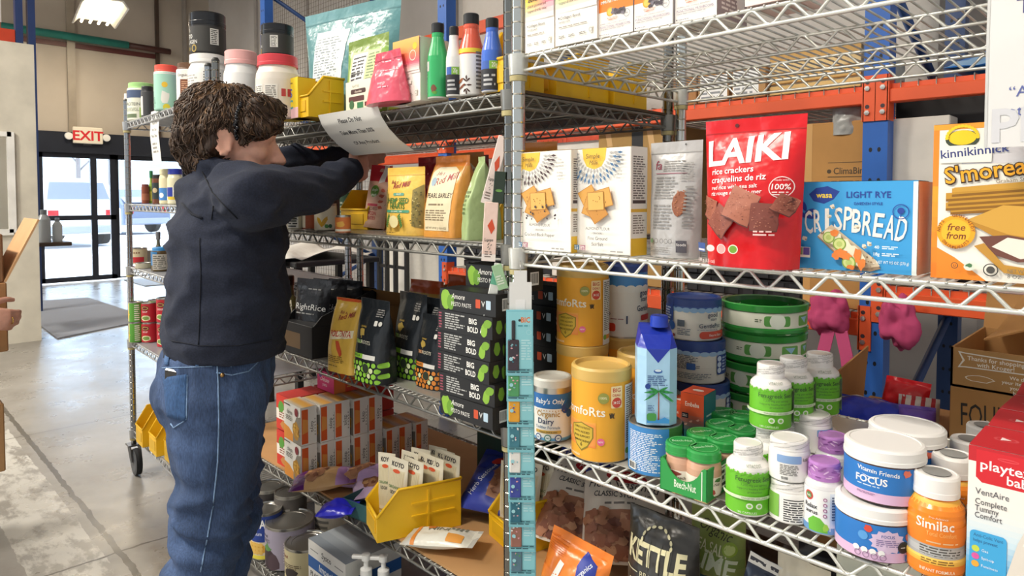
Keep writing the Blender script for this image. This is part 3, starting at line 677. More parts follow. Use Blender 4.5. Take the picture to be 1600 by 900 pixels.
# ================================================================ near unit, cracker shelf
Z = ZC[1]
def diamonds(d, cx, cy, ins):
    for k, (R, cA, cB) in enumerate(((30, 'b9b6b2', 'b9b6b2'), (38, 'b0aca8', ins), (46, ins, ins))):
        n = 17+k*2
        for i in range(n):
            a = PI+PI*(i+.5)/n; x, y = cx+R*math.cos(a), cy+R*math.sin(a)*.62; l = 4.2+k*.5; c, s_ = math.cos(a), math.sin(a)
            if 1 < x < 99: d.p([(x+l*c, y+l*s_*.62), (x-1.9*s_, y+1.2*c), (x-l*c, y-l*s_*.62), (x+1.9*s_, y-1.2*c)], cB if i % 2 else cA)
def crackers(d, cx, cy, c1='e3b25c'):
    for i, (x, y, a, c) in enumerate(((-14, 6, .5, 'd9a04a'), (-8, -9, -.35, 'd39a45'), (12, 4, .25, 'dba550'), (2, -14, .6, 'c98c3c'), (0, 0, .06, c1))):
        P = []
        for k in range(4):
            t = a+PI/4+k*PI/2; P.append((cx+x+20*math.cos(t), cy+y*.7+20*math.sin(t)*.62))
        d.p(P, 'b57a30'); q = [(cx+x+(p[0]-cx-x)*.93, cy+y*.7+(p[1]-cy-y*.7)*.93) for p in P]; d.p(q, c)
        for j in range(6): d.e(cx+x+random.uniform(-8, 8), cy+y*.7+random.uniform(-5, 5), .8, 'a8702c', n=6)
def simple(pep):
    ins = '4a3436' if pep else '4a7298'
    def fn(F_, S_, T_):
        d = F_; d.p([(18, 100), (60, 100), (58, 90), (52, 83), (39, 80), (26, 83), (20, 90)], 'f6c443') if not pep else d.p([(6, 99), (46, 99), (44, 90), (38, 83), (26, 80), (14, 83), (8, 90)], 'f6c443')
        cx = 26 if pep else 39; d.e(cx, 96, 21, 'f6c443', .9) if False else None
        diamonds(d, cx, 97, ins); d.t('Simple', cx, 90.5, 4.6, '3c3230', w=34, b=0); d.t('Mills', cx+1, 84.5, 4.2, '3c3230', w=22, b=0, sh=.25)
        for i, s in enumerate(('Only', 'purposeful', 'ingredients.', '', 'Nothing', 'artificial.', 'Ever.')):
            if s: d.t(s, 83, 90-i*3.2, 1.7, '77716c', w=20, b=0)
        crackers(d, 46, 50)
        if pep:
            for i in range(16): d.e(random.uniform(18, 86), random.uniform(32, 46), random.uniform(.8, 2), '45393a', n=6)
        d.t('ALMOND FLOUR', 50, 25 if pep else 23, 2.7, '554e4b', w=52, b=0, arc=None); d.t('- CRACKERS -', 50, 20.5 if pep else 19, 1.7, '554e4b', w=34, b=0)
        if pep: d.t('Cracked Black Pepper', 50, 15, 3.3, '3d3735', w=72, b=0)
        else: d.t('Fine Ground', 50, 13.5, 3.3, '3d3735', b=0, w=44); d.t('Sea Salt', 50, 8, 3.3, '3d3735', b=0, w=30)
        d.r(9, 3.2, 18, 8, '45719a'); d.r(20, 3.2, 29, 8, 'a35d72'); d.pa(20.5, 3.5, 28.5, 7.5, 3, 'f4efe8'); d.pa(9.5, 3.5, 17.5, 7.5, 3, 'e8efe8'); d.pa(72, 2.6, 95, 5, 1, 'a5a09a')
        s = S_; s.r(0, 0, 100, 100, 'efeae0'); s.r(0, 0, 100, 16, 'f2c233'); s.r(0, 40, 100, 43, 'e6b53c'); s.pa(12, 20, 88, 38, 8, '8c7f74'); s.r(10, 48, 90, 51, '4b3a38'); s.pa(12, 52, 88, 92, 18, '6b625e'); T_.r(0, 0, 100, 100, 'f2c233')
    return fn
carton('cracker_box', 'white cracker box with brown diamond fan, Cracked Black Pepper, by the shelf post', 'cracker box', FB(806, 389, 892, 239, Z, .045), .045, 'f3efe6', simple(1), group='almond flour cracker boxes')
carton('cracker_box', 'white cracker box with blue diamond fan, Fine Ground Sea Salt, left of the silver pouch', 'cracker box', FB(894, 394, 985, 234, Z, .045), .045, 'f3efe6', simple(0), group='almond flour cracker boxes')
def fpouch(d):
    d.r(0, 90, 100, 90.8, 'a8a6a2'); d.e(70, 97, 1.5, '55534f'); d.t('fa', 22, 76, 8, '8c2942', w=18, b=0); d.pa(32, 74, 78, 84, 5, '8f8c88'); d.r(18, 72, 80, 72.6, 'a05a6a'); d.pa(20, 50, 66, 70, 8, '8b8884'); d.pa(20, 24, 64, 46, 8, '8b8884')
    d.bl(72, 46, 12, 21, '8a5033', .12, sd=3); [d.e(random.uniform(64, 80), random.uniform(36, 58), 1.3, 'a86a45', n=6) for _ in range(22)]
    d.pa(70, 66, 92, 82, 8, '9a9793'); d.pa(80, 26, 96, 62, 12, '8b8884')
    for i, x in enumerate((20, 31, 42, 52, 61)): d.ri(x, 14, 4, '6f6c68', .8)
    d.e(20, 14, 3.4, '6d8f6a'); d.pa(16, 4, 62, 9, 3, '8b8884'); d.r(72, 5, 88, 15, '54525a'); d.t('foods', 80, 10.5, 2.6, 'e8e6e2', w=14, b=0)
pouch('snack_pouch', 'silver foil stand-up snack pouch seen from its printed back, left of the red pouch', 'pouch', FB(1004, 399, 1085, 223, Z, .04, rad(-4)), .05, 'b4b2b0', fpouch, rad(-4), f='film', sd=4, tw=1.0, bw=.93, wr=.004)
def laiki(d):
    d.r(0, 90.5, 100, 91.2, 'b80f16'); d.e(34, 95.5, 2, '5a0a0e')
    d.t('LAIKI', 47, 70, 18, 'fbf4f0', w=-82, b=2, rot=rad(3.5)); d.t('rice crackers', 12, 62, 4.3, 'fbf0ee', al='l', w=52, rot=rad(3)); d.t('craquelins de riz', 12, 56.2, 4.3, 'fbf0ee', al='l', w=70, rot=rad(3))
    d.t('red rice with sea salt', 13, 51.6, 2.9, 'fbe9e6', al='l', w=56, rot=rad(2.5)); d.t('riz rouge et sel de mer', 13, 47.6, 2.9, 'fbe9e6', al='l', w=60, rot=rad(2.5))
    d.ri(85, 53, 10.5, 'f6dcd8', .8); d.t('made with', 85, 57, 1.5, 'f6dcd8', b=0, w=12); d.t('100%', 85, 51.5, 3.8, 'fff4f0', w=17); d.pa(78, 47.5, 92, 50.5, 2, 'f6dcd8')
    for (x, y, s, a, c) in ((10, 39, 14, .5, 'a4604a'), (30, 31, 17, .15, '8f4f3f'), (53, 41, 20, .4, 'a8654e'), (77, 34, 17, .75, '7d4034'), (94, 42, 11, .3, '9a5644')):
        P = []; R = random.Random(int(x))
        for k in range(4):
            for j in range(4):
                t = a+k*PI/2+j*PI/8; q = .72/max(abs(math.cos(t-a-PI/4)), abs(math.sin(t-a-PI/4)))*R.uniform(.96, 1.03); P.append((x+s*q*math.cos(t), y+s*q*math.sin(t)*.72))
        P2 = [(x+(p[0]-x)*1.03, y+(p[1]-y)*1.03-.5) for p in P]; d.st(P2, '5e2f28'); d.st(P, c)
        for _ in range(70):
            u = R.uniform(-.62, .62)*s; v = R.uniform(-.45, .45)*s; d.e(x+u, y+v*.9, R.uniform(.35, .8), R.choice(('c08368', '6d382d', '8a4a3a')), .6, n=5)
    d.r(7, 10, 20, 16, '3e5a98'); d.r(8, 10.8, 19, 12, 'e9e4e6'); d.e(28, 13, 5.5, 'd8cfd0', .62); d.e(41, 13, 4.8, 'e8a9a4'); d.ri(41, 13, 4.8, 'f6dcd8', .7); d.e(53, 13, 4.6, 'e9edd6'); d.e(53, 13, 3.6, '7fae3e'); d.t('100 g (3.5 oz)', 8, 3.5, 2.4, 'fbe9e6', al='l', w=26, b=0); d.pa(72, 22, 92, 26, 2, 'f3c9c4')
pouch('rice_cracker_pouch', 'large red rice cracker pouch with big white lettering and brown crackers', 'pouch', FB(1086, 413, 1234, 187, Z, .07), .075, 'd3141c', laiki, 0, sd=8, tw=1.08, bw=.97, wr=.0045, nv=36)
def wasa(F_, S_, T_):
    d = F_; d.r(0, 0, 100, 100, '3b9fdc'); d.r(0, 0, 3.5, 99, 'e6efe9'); d.r(96.5, 0, 100, 99, 'e6efe9')
    d.st([(14, 86), (20, 93), (30, 95), (40, 89), (35, 80), (27, 75), (18, 78)], '24439a'); d.t('wasa', 27, 82, 6.5, 'f4d84a', w=17, b=2)
    for (x, y, a) in ((10, 72, 1.9), (15, 66, .4), (9, 62, 2.6), (17, 60, .1)): d.e(x, y, 4.6, '24439a', .42, rot=a)
    d.t('LIGHT RYE', 63, 82, 7, '24439a', w=44); d.t('SWEDISH STYLE', 63, 74, 3, '24439a', w=34)
    for i, (ch, y) in enumerate(zip('CRISP', (41, 42.5, 44, 45, 46))): d.t(ch, 15+i*7.6+(1.5 if i > 2 else 0), y, 27, 'f3efe4', w=6.8, b=1, rot=rad(5-2*i))
    for i, (ch, y) in enumerate(zip('BREAD', (43.5, 41, 39.5, 37.5, 36))): d.t(ch, 54+i*8.3, y, 27, 'f3efe4', w=7.4, b=1, rot=rad(-2-2*i))
    d.ri(88, 67, 6.2, '24439a', .7); d.e(88, 68, 2.6, '24439a'); d.r(87.6, 61, 88.4, 67, '24439a')
    d.p([(22, 37), (33, 50), (68, 14), (74, 5), (66, 1), (52, 2)], '9a8266'); d.p([(22.6, 38.5), (34, 51.5), (70, 14), (73.4, 7.5), (63, 5), (50, 6)], 'd8c6a8')
    R = random.Random(4)
    for _ in range(60): t = R.random(); d.e(28+t*38+R.uniform(-6, 6), 43-t*33+R.uniform(-5, 5), R.uniform(.4, .9), R.choice(('a98f70', 'efe4cf', '8d7256')), n=5)
    for t in (0, .22, .45, .7, .95): d.bl(34+t*24, 40-t*26, 6, 5.5, 'eee6c8', .25, sd=int(t*9))
    for (x, y, r, c) in ((33, 37, 5, '86a83e'), (42, 30, 5.4, '86a83e'), (50, 10, 5.6, '86a83e')): d.e(x, y, r, c); d.e(x, y, r*.82, 'd3dd8e'); d.e(x, y, r*.45, 'b9cc70')
    for (x, y, a, b_) in ((38, 42, 4, 3), (43, 20, 6, 3.4), (39, 17, 4, 3), (57, 18, 3, 6), (60, 9, 3, 5), (48, 17, 4, 3), (52, 5, 3, 2)): d.bl(x, y, a, b_, 'e98336', .3, sd=int(x))
    for (x, y) in ((33, 61), (36, 72), (7, 40), (13, 35), (56, 50), (62, 29), (66, 32)): d.bl(x, y, 2, 1.9, 'e5dcc6', .3, sd=int(x)); d.bl(x+1, y-1.2, 1.2, .8, 'a99a80', .3)
    d.r(5, 13, 18, 25, 'e8e6d6'); d.r(5.5, 16, 11.5, 24.5, '78906a'); d.r(12, 16, 17.5, 24.5, '5f4f96'); d.ri(7, 30, 1.8, '24439a', .5)
    for i, (a, b_) in enumerate((('40', 27), ('18g', 19.5))): d.t(a, 72, b_, 3.6, 'eef6f2', w=4.5); d.pa(76, b_-.5, 89, b_+3.5, 2, 'e6f2f4')
    d.t('NET WT 9.5 OZ (270 g)', 72, 11, 3.3, 'eef6f2', al='l', w=24, b=0)
    S_.g(0, 0, 100, 99, ('dcb79a', 'e8cdb4', 'dcb497')); T_.r(0, 0, 97, 100, '3b9fdc')
carton('crispbread_pack', 'wide blue wrapped crispbread pack lettered LIGHT RYE', 'crispbread', FB(1238, 417, 1432, 285, Z, .075), .075, 'e3c4a8', wasa, f='film', bev=.006)
def smore(F_, S_, T_):
    d = F_; d.r(0, 0, 100, 100, 'f4efe2'); d.r(0, 0, 5, 100, 'f08a24'); d.g(0, 0, 5, 60, ('ee7a1c', 'f5a52c'), 6); d.p([(5, 0), (46, 0), (20, 14), (5, 20)], 'f08a24'); d.r(0, 96.5, 100, 100, 'f0a030'); d.r(24, 74, 100, 84, 'd5d2d4')
    d.e(24, 90, 14, '3a4634', .62); d.e(24, 91, 11.5, 'f2cd1c', .62)
    for k in range(15): a = PI*k/14; d.e(24+12.5*math.cos(a), 91+7.4*math.sin(a), 1.7, 'f2cd1c', n=6)
    d.r(6, 75, 48, 86, 'f4efe2'); d.t('kinnikinnick', 7, 78, 5.6, '33407c', al='l', w=56, b=1, rot=rad(5))
    d.t("S'moreables", 11, 61.2, 11, '3a2412', al='l', w=-96, b=.075, rot=rad(8)); d.t("S'moreables", 11.6, 61.6, 10.6, 'f4ab24', al='l', w=-95, b=1, rot=rad(8))
    d.t('Graham Style Crackers', 52, 61.5, 2.6, '8c7c64', al='l', w=48, b=0, rot=rad(5))
    for i, (x, y, w_) in enumerate(((16, 41.5, 74), (12, 44, 80), (14, 47, 80), (12, 50, 82), (17, 53, 78))):
        d.p([(x, y), (x+w_, y+4.5), (x+w_, y+9), (x, y+5.5)], '8d5f14'); d.p([(x, y+1.6), (x+w_, y+6), (x+w_, y+9), (x, y+5.5)], 'c4902c')
    d.p([(19, 59), (95, 63.5), (99, 60), (17, 56)], 'cf9c3a')
    d.p([(30, 37), (58, 47), (100, 45), (100, 20), (60, 25)], 'b9852a'); d.p([(30, 38.5), (58, 48), (100, 46), (100, 26), (62, 30)], 'd2a040')
    d.p([(40, 28), (62, 29.5), (100, 25), (100, 15), (70, 13), (52, 17)], '6e4236'); d.p([(50, 22), (62, 28), (100, 24), (100, 19), (72, 15)], 'efe2d4'); d.p([(36, 22), (44, 24), (60, 11), (96, 8), (98, 4), (60, 6)], 'c08d34')
    d.e(21, 30.5, 16, 'f4a81e'); d.e(21, 30.5, 12.2, 'f7b92e'); d.t('free', 21, 31.5, 4.6, '7a3a18', w=15, b=1, sh=.2); d.t('from', 21, 26, 4.6, '7a3a18', w=16, b=1, sh=.2)
    for tx, a0, rr_ in (('GLUTEN', 65, 13), ('SOY', 15, 13), ('NUTS', 150, 13), ('DAIRY', 245, 13), ('PEANUTS', 300, 13)):
        for i, ch in enumerate(tx):
            lo_ = tx in ('DAIRY', 'PEANUTS'); a = rad(a0+(len(tx)/2-i)*(-11 if lo_ else 11)); d.t(ch, 21+rr_*math.cos(a), 30+rr_*math.sin(a)*.79, 1.9, '8a4416', w=2.6, b=1, rot=a+(PI/2 if lo_ else -PI/2))
    d.ri(21, 9, 3, '3c3a34', .6); d.t('U', 21, 8.2, 1.6, '3c3a34', b=1); d.e(33, 8.6, 4.5, 'd9e0cf', .8); d.bl(33, 9.6, 3.4, 1.8, '4b7a4e', .3); d.ri(50, 7.5, 6, '3c3a34', .9); d.e(50, 7.5, 3.4, '4b4944'); d.t('NET WT', 63, 6.5, 2.2, '6f6b62', al='l', w=14, b=0); d.t('8 OZ. 220g', 63, 3, 2.4, '6f6b62', al='l', w=22, b=0)
    S_.r(0, 0, 100, 100, 'f08a24'); T_.r(0, 0, 100, 100, 'eaa02c')
carton('cracker_box', 'cream and orange graham cracker box under the paper notice', 'cracker box', FB(1454, 433, 1655, 196, Z, .055), .055, 'f08a24', smore)
# a jar showing between the red pouch and the crispbread
P = at_z(1236, 395, Z); jar('spread_jar', 'tan jar half hidden between the red pouch and the blue crispbread', 'jar', (P+Vector((0, .06, 0)), .03, .11), ('c49a66', 'gloss'), ('6f8a52', 'plast'), lambda d: d.r(0, 10, 100, 70, 'd7c08f'))
# ================================================================ near unit, shelf of cans, bottles and baby supplies
XA = Vector((1, 0, 0))
def FY(xl, xr, yt, yp, z, d, rz=0):          # like FB, for a face whose foot is hidden: it stands with its front on the line y = yp
    P = Vector((0, yp, z)); P = P+XA*along(P, XA, xl); DD = Vector((math.cos(rz), math.sin(rz), 0)); w = along(P, DD, xr); h = rise(P, yt)
    B = Vector((-math.sin(rz), math.cos(rz), 0)); return (P+DD*(w/2)+B*(d/2), w, h)
Z = ZC[2]+.0025
def toddler(d):
    d.r(-60, 62, 260, 86, '2f6fb0'); d.t("Baby's Only", 50, 69, 9, 'f2f4f2', w=78, b=1, sh=.15); d.t('Organic', 46, 46, 10, 'b48a34', w=64); d.t('Dairy', 40, 33, 10, '2c3a5e', w=46); d.t('Toddler Formula', 44, 24.5, 5, '6b7f96', w=66); d.rr(12, 16, 80, 21.5, 'd0a84c', 2); d.t('Organic DHA & ARA', 46, 17.3, 2.8, '3c3220', w=60)
    for x, c in ((20, '2c4a7e'), (46, '3f7d68'), (72, '2c4a7e')): d.e(x, 8, 9, c); d.e(x, 8, 6.5, 'dfe8ea'); d.t('GMO', x, 6.5, 3, c, w=9)
    d.e(92, 60, 12, '2c4a8e'); d.e(104, 50, 10, '2f5f9e'); d.e(102, 66, 11, '2f5f9e'); [d.e(16+i*7, 57, 1.6, 'b48a34', n=6) for i in range(11)]
can('formula_can', 'small white and blue can lettered Organic Dairy beside the hanging razor strip', 'can', CY(832, 893, 692, 578, Z), [(.08, '5fa0cc', 'paper'), (.1, '7fb4d8', 'paper'), (.58, 'ece9e2', 'paper'), (.62, 'ece9e2', 'paper'), (.88, '2f6fb0', 'paper'), (1, 'c9c6bd', 'tin')], ('d8d6cc', 'plast'), toddler, rad(34))
def comfort(d):
    d.g(-8, 18, 62, 48, ('f28a3c', 'f5a24a', 'f4ac48'), 5); d.rr(-8, 20, 62, 46, 'f29a48', 5)
    d.t('comfoRts', 36, 56, 11, 'fbf3e0', w=-82, b=1); d.t('π', 88, 54, 8, '4a3a20', w=10)
    d.st([(14, 42), (14, 30), (24, 18), (36, 12), (48, 18), (58, 30), (58, 42), (36, 47)], '8a7a28'); d.st([(16, 41), (16, 30), (25, 19.5), (36, 14), (47, 19.5), (56, 30), (56, 41), (36, 45.5)], 'd2b13c')
    for i, s in enumerate(('COMPLETE NUTRITION', 'WITH ADDED', 'IRON SUPPORT', 'IMMUNE BLEND', '6')): d.t(s, 36, 39-i*5.2, 2.6 if i < 4 else 4.5, '5a4a14', w=32 if i < 4 else 5)
    d.t('Infant', -2, 33, 5, 'fdf4e2', w=16); d.t('milk', -2, 26, 5, 'fdf4e2', w=16); d.e(70, 26, 6, 'e86a94'); d.t('NEW', 70, 25, 2.2, 'fbe9ee', w=8)
    d.rr(86, 66, 106, 92, 'f6d9a0', 2); d.t('BIG', 96, 85, 5, 'c23b22', w=17); d.t('DEAL!', 96, 80, 3, 'c23b22', w=17); d.e(96, 72.5, 8.5, 'd2432a'); d.t('34 OZ', 96, 71, 3.4, 'fbeede', w=12); d.e(74, 78, 9, '9a9a48'); d.t('100%', 74, 77, 3, 'e8e4b8', w=12)
    d.r(112, 3, 158, 92, 'e4e1d8'); d.pa(115, 22, 154, 90, 26, '6d675c', ragged=.1); d.rr(118, 10, 150, 16, 'e8902c', 2); d.e(118, 13, 5, '7ea63c'); d.t('MILK-BASED POWDER', 10, 6, 2.6, 'fbeacc', w=60)
YE = 'eeA62a'.lower(); gold = ('d6b060', 'plast')
bands = [(.03, 'd8d5cc', 'tin'), (.06, 'f0ab30', 'paper'), (.97, 'f0ab30', 'paper'), (1, 'd9b45e', 'plast')]
g0 = CY(893, 985, 725, 556, Z); HC = g0[2]
cb = can('formula_can', 'yellow infant formula can nearest the front edge, left of the coconut water', 'can', g0, bands, gold, comfort, rad(14), 'yellow formula cans', .016)
P1 = at_z(910, 541, Z+HC); r1 = g0[1]; P1 = P1+Vector((P1.x-CAM.x, P1.y-CAM.y, 0)).normalized()*r1
dup(cb, 'yellow formula can under another one, behind the front yellow can', (P1.x, P1.y, Z), rad(24))
dup(cb, 'yellow formula can stacked on top, reaching up to the cracker shelf', (P1.x, P1.y, Z+HC-.004), rad(16))
P2 = at_z(1008, 548, Z+HC); dup(cb, 'yellow formula can mostly hidden behind the coconut water carton', (P2.x, P2.y, Z), rad(60))
def goodstart(d):
    d.r(-70, 86, 270, 97, '3a5fa8'); [d.e(-60+i*14, 86, 8, '8fb6dc', .6, n=10) for i in range(22)]
    d.t('good', 74, 68, 12, '3a4a66', w=34); d.t('start', 76, 58, 8, '3a4a66', w=26); d.t('GentlePro', 70, 38, 12, '4a566c', w=58); d.pa(44, 31, 96, 35, 1, '9aa2ac'); d.rr(48, 8, 118, 28, 'd2503c', 6); d.t('Easy to Digest', 82, 15, 6, 'f6e6e0', w=56)
    d.rr(-32, 52, -2, 96, '2c4a94', 3); d.pa(-28, 56, -6, 92, 5, 'c9d6ea'); d.e(-6, 40, 9, '2f62ae'); d.r(8, 40, 22, 58, '55606c'); d.pa(8, 16, 34, 36, 4, '7a828c'); d.e(0, 14, 3, '8a3040')
def gsback(d):
    d.r(-80, 84, 280, 97, '2b4792'); [d.e(-70+i*16, 84, 9, '9fbfe0', .5, n=10) for i in range(20)]
    d.pa(-30, 40, 54, 80, 9, '6b7078'); d.rr(82, 26, 122, 80, '2b4792', 4); [d.e(88, 38+i*16, 5, 'cfdcee') for i in range(3)]; d.pa(96, 34, 118, 76, 5, 'b9c8e4')
    d.rr(-22, 42, -8, 62, '3b68b4', 2); d.rr(26, 40, 42, 58, '3b68b4', 2); d.pa(-20, 14, 70, 32, 4, '8a8f96')
silver = [(.05, 'c9c8c4', 'tin'), (.14, 'd9d7d0', 'paper'), (.5, 'dedbd2', 'paper'), (.86, 'e2dfd6', 'paper'), (.97, '2e4f9a', 'paper'), (1, '2b4588', 'plast')]
gg = CY(1055, 1137, 668, 582, Z); gg = (gg[0], gg[1], gg[2]*1.02); HG = gg[2]
gc = can('formula_can', 'white and blue formula can at the bottom of the stack of three', 'can', gg, silver, ('2b4588', 'plast'), gsback, rad(50), 'white and blue formula cans')
dup(gc, 'white and blue formula can in the middle of the stack of three', gg[0]+Vector((-.008, -.004, HG)), rad(35))
ga = (gg[0]+Vector((-.016, -.006, 2*HG)), gg[1], HG)
gt = can('formula_can', 'white formula can topping the stack of three blue and white cans', 'can', ga, silver, ('2b4588', 'plast'), goodstart, rad(44), 'white and blue formula cans')
Pw = at_z(975, 530, Z+HC); Hd = Vector((Pw.x-CAM.x, Pw.y-CAM.y, 0)).normalized()
dup(cb, 'yellow formula can at the back carrying a white can', Vector((Pw.x, Pw.y, Z))+Hd*r1, rad(70))
def gswhite(d):
    d.r(-70, 74, 270, 97, '4a8fd0'); [d.e(-60+i*20, 74, 12, 'e8e6de', .7, n=12) for i in range(18)]; d.t('good', 96, 64, 9, '3a4a66', w=30); d.t('start', 96, 56, 6.5, '3a4a66', w=24); d.t('GentlePro', 100, 42, 8.5, '4a566c', w=52); d.t('1', 52, 24, 12, '2c3a5e', w=8); d.t('PRO', 4, 34, 7, '3a4a66', w=24); d.rr(-6, 12, 28, 24, 'd2402c', 5); d.rr(84, 28, 124, 36, 'c23a3a', 3); d.pa(-4, 29, 50, 32, 1, 'a37a78')
can('formula_can', 'tall white formula can numbered 1 behind the blue coconut water', 'can', (Vector((Pw.x, Pw.y, Z+HC-.003))+Hd*r1, r1*.92, .15), [(.06, 'c9c8c4', 'tin'), (.5, 'e6e3da', 'paper'), (.74, 'e6e3da', 'paper'), (1, '4a8fd0', 'paper')], ('2b4588', 'plast'), gswhite, rad(40))
# coconut water: a carton standing on a can
def palm(d, cx, base, top, s=1):
    d.p([(cx-2, base), (cx+2, base), (cx+1, top), (cx-1, top)], 'b05a3c')
    for a in (20, 55, 95, 130, 160, 200, 340, -25):
        L = 26*s; P = []; n = 7
        for k in range(n+1): q = k/n; P.append((cx+L*q*math.cos(rad(a)), top+(L*q*math.sin(rad(a))*.55-8*q*q)*.7+1.6*(1-q)))
        Q = [(x, y-3.4*math.sin(PI*(i+.6)/(n+1))) for i, (x, y) in enumerate(P)]
        for i in range(n): d.p([P[i], Q[i], Q[i+1], P[i+1]], '2f9a48' if (i+int(a)) % 2 else '23803c')
gl = CY(982, 1064, 746, 643, Z)
def cocan(d):
    d.r(-45, 2, 70, 98, '3a86c8'); d.r(70, 2, 200, 98, '3f7a3a'); d.pa(-12, 8, 58, 88, 22, 'e4eef4', ragged=.35)
    R = random.Random(2)
    for i in range(26): x = R.uniform(74, 150); a = R.uniform(-18, 18); d.p([(x-2, 4), (x+2, 4), (x+a+1, R.uniform(40, 94))], R.choice(('79a83c', '2f6a34', '9abf4a', '4f8a3a')))
    d.bl(104, 66, 8, 12, '3a6fc0', .3); d.e(92, 52, 6, 'f0efe6'); d.t('O', 92, 50, 4, '3c6a3c', w=6); d.r(120, 4, 160, 96, '3f95d0'); d.t('COCO', 140, 70, 8, 'eef4f4', w=30); d.bc(-10, 8, 8, 24)
can('coconut_can', 'blue and green wide can printed with leaves under the coconut water carton', 'can', gl, [(.03, 'c9c8c4', 'tin'), (.97, '3a86c8', 'paper'), (1, 'c9c8c4', 'tin')], None, cocan, rad(40))
Pc = gl[0]+Vector((0, 0, gl[2]+.001)); wc = .062; hc = rise(Pc, 498)
t = thing('coconut_water_carton', 'light blue coconut water carton with a palm tree and dark blue cap', 'carton', Pc, rad(40))
hs = hc*.74; m = MB(); w2 = wc/2; ch = .013
base = [(-w2+ch, -w2), (w2-ch, -w2), (w2, -w2+ch), (w2, w2-ch), (w2-ch, w2), (-w2+ch, w2), (-w2, w2-ch), (-w2, -w2+ch)]
sky = 'a8d2ee'
m.add([(x, y, 0) for x, y in base]+[(x, y, hs) for x, y in base], [tuple(range(8))[::-1]]+[(i, (i+1) % 8, (i+1) % 8+8, i+8) for i in range(8)], sky, 'film')
tp = [(-w2*.75, -w2*.35), (w2*.75, -w2*.35), (w2*.8, -w2*.3), (w2*.8, w2*.9), (w2*.75, w2), (-w2*.75, w2), (-w2*.8, w2*.9), (-w2*.8, -w2*.3)]; h1 = hs+wc*.5
m.add([(x, y, hs) for x, y in base]+[(x, y, h1-(.012 if y < 0 else 0)) for x, y in tp], [(i, (i+1) % 8, (i+1) % 8+8, i+8) for i in range(8)]+[tuple(range(8, 16))], '2438a8', 'film'); m.build('carton_body', t)
m = MB(); d = D(m, mfront(wc), wc, hs); d.p([(21, 100), (79, 100), (50, 82)], '2438a8'); d.e(50, 71, 11, '3a68b0', .5); d.e(50, 72, 8, 'd9e8f4', .4); d.pa(24, 52, 74, 66, 6, '48699c'); palm(d, 52, 6, 44, 1.5); d.p([(22, 4), (78, 4), (78, 9), (66, 12), (50, 8), (36, 12), (22, 9)], '3f95d8'); d.rr(22, 7, 46, 17, '4a9a4c', 6); d.pa(24, 20, 44, 28, 4, '48699c'); d.e(24, 52, 7, '2c4a9a')
d = D(m, mside(wc), wc, hs); d.p([(21, 100), (79, 100), (50, 84)], '2438a8'); d.t('Vita', 60, 50, 12, '2c4a9a', w=48); d.t('Coco', 62, 34, 10, '2c4a9a', w=46); d.pa(26, 60, 70, 74, 5, '48699c'); d.pa(26, 16, 60, 22, 2, '48699c'); d.p([(22, 4), (78, 4), (78, 10), (60, 7), (40, 11), (22, 8)], '3f95d8'); d.bl(74, 10, 10, 16, '2f7f3f', .3); d.bl(76, 60, 8, 40, '2f7f3f', .3)
for i in range(9): d.ri(random.uniform(25, 75), random.uniform(15, 78), 2.4, 'd6eaf6', .6)
m.build('printed_label', t)
m = MB(); m.lathe([(.013, h1-.002), (.0145, h1-.002, '1f3aa6', 'plast'), (.0145, h1+.014, '2242b8', 'plast'), (.0125, h1+.016, '2242b8', 'plast'), (0, h1+.016, '2444bc', 'plast')], 20, .006, .008); m.build('cap', t)
# small teal and orange boxes
def embeba(F_, S_, T_):
    d = F_; d.g(0, 0, 100, 100, ('1f6f7a', '2a8a90', 'df6038', 'e0562e'), 16); d.t('Embeba', 50, 78, 8, 'f4e8dc', w=60); d.p([(6, 66), (34, 66), (34, 57), (6, 57)], '1d2a36'); d.pa(9, 59, 30, 64, 2, 'e8dcd0')
    for x, y in ((74, 56), (44, 52), (22, 46)): d.e(x, y, 6, 'f2c8b4', .5); d.e(x+4, y+1.6, 4, 'f2c8b4', .6)
    d.t('Balm', 50, 12, 5, 'e8f0ee', w=24); S_.r(0, 0, 100, 100, '238089'); S_.pa(20, 60, 80, 66, 1, 'cfe4e4'); S_.pa(20, 38, 80, 44, 1, 'cfe4e4'); S_.pa(20, 16, 70, 22, 1, 'cfe4e4'); T_.r(0, 0, 100, 100, 'e0562e'); T_.e(50, 50, 24, 'f6e8e0', .6)
carton('balm_box', 'small teal and orange gift box right of the coconut can', 'box', FB(1063, 702, 1099, 612, Z, .05, rad(6)), .05, '238089', embeba, rad(6), 'teal and orange small boxes')
carton('balm_box', 'small teal and orange gift box half hidden behind the coconut can', 'box', FB(1036, 690, 1066, 625, Z, .05, rad(-4)), .05, '238089', embeba, rad(-4), 'teal and orange small boxes')
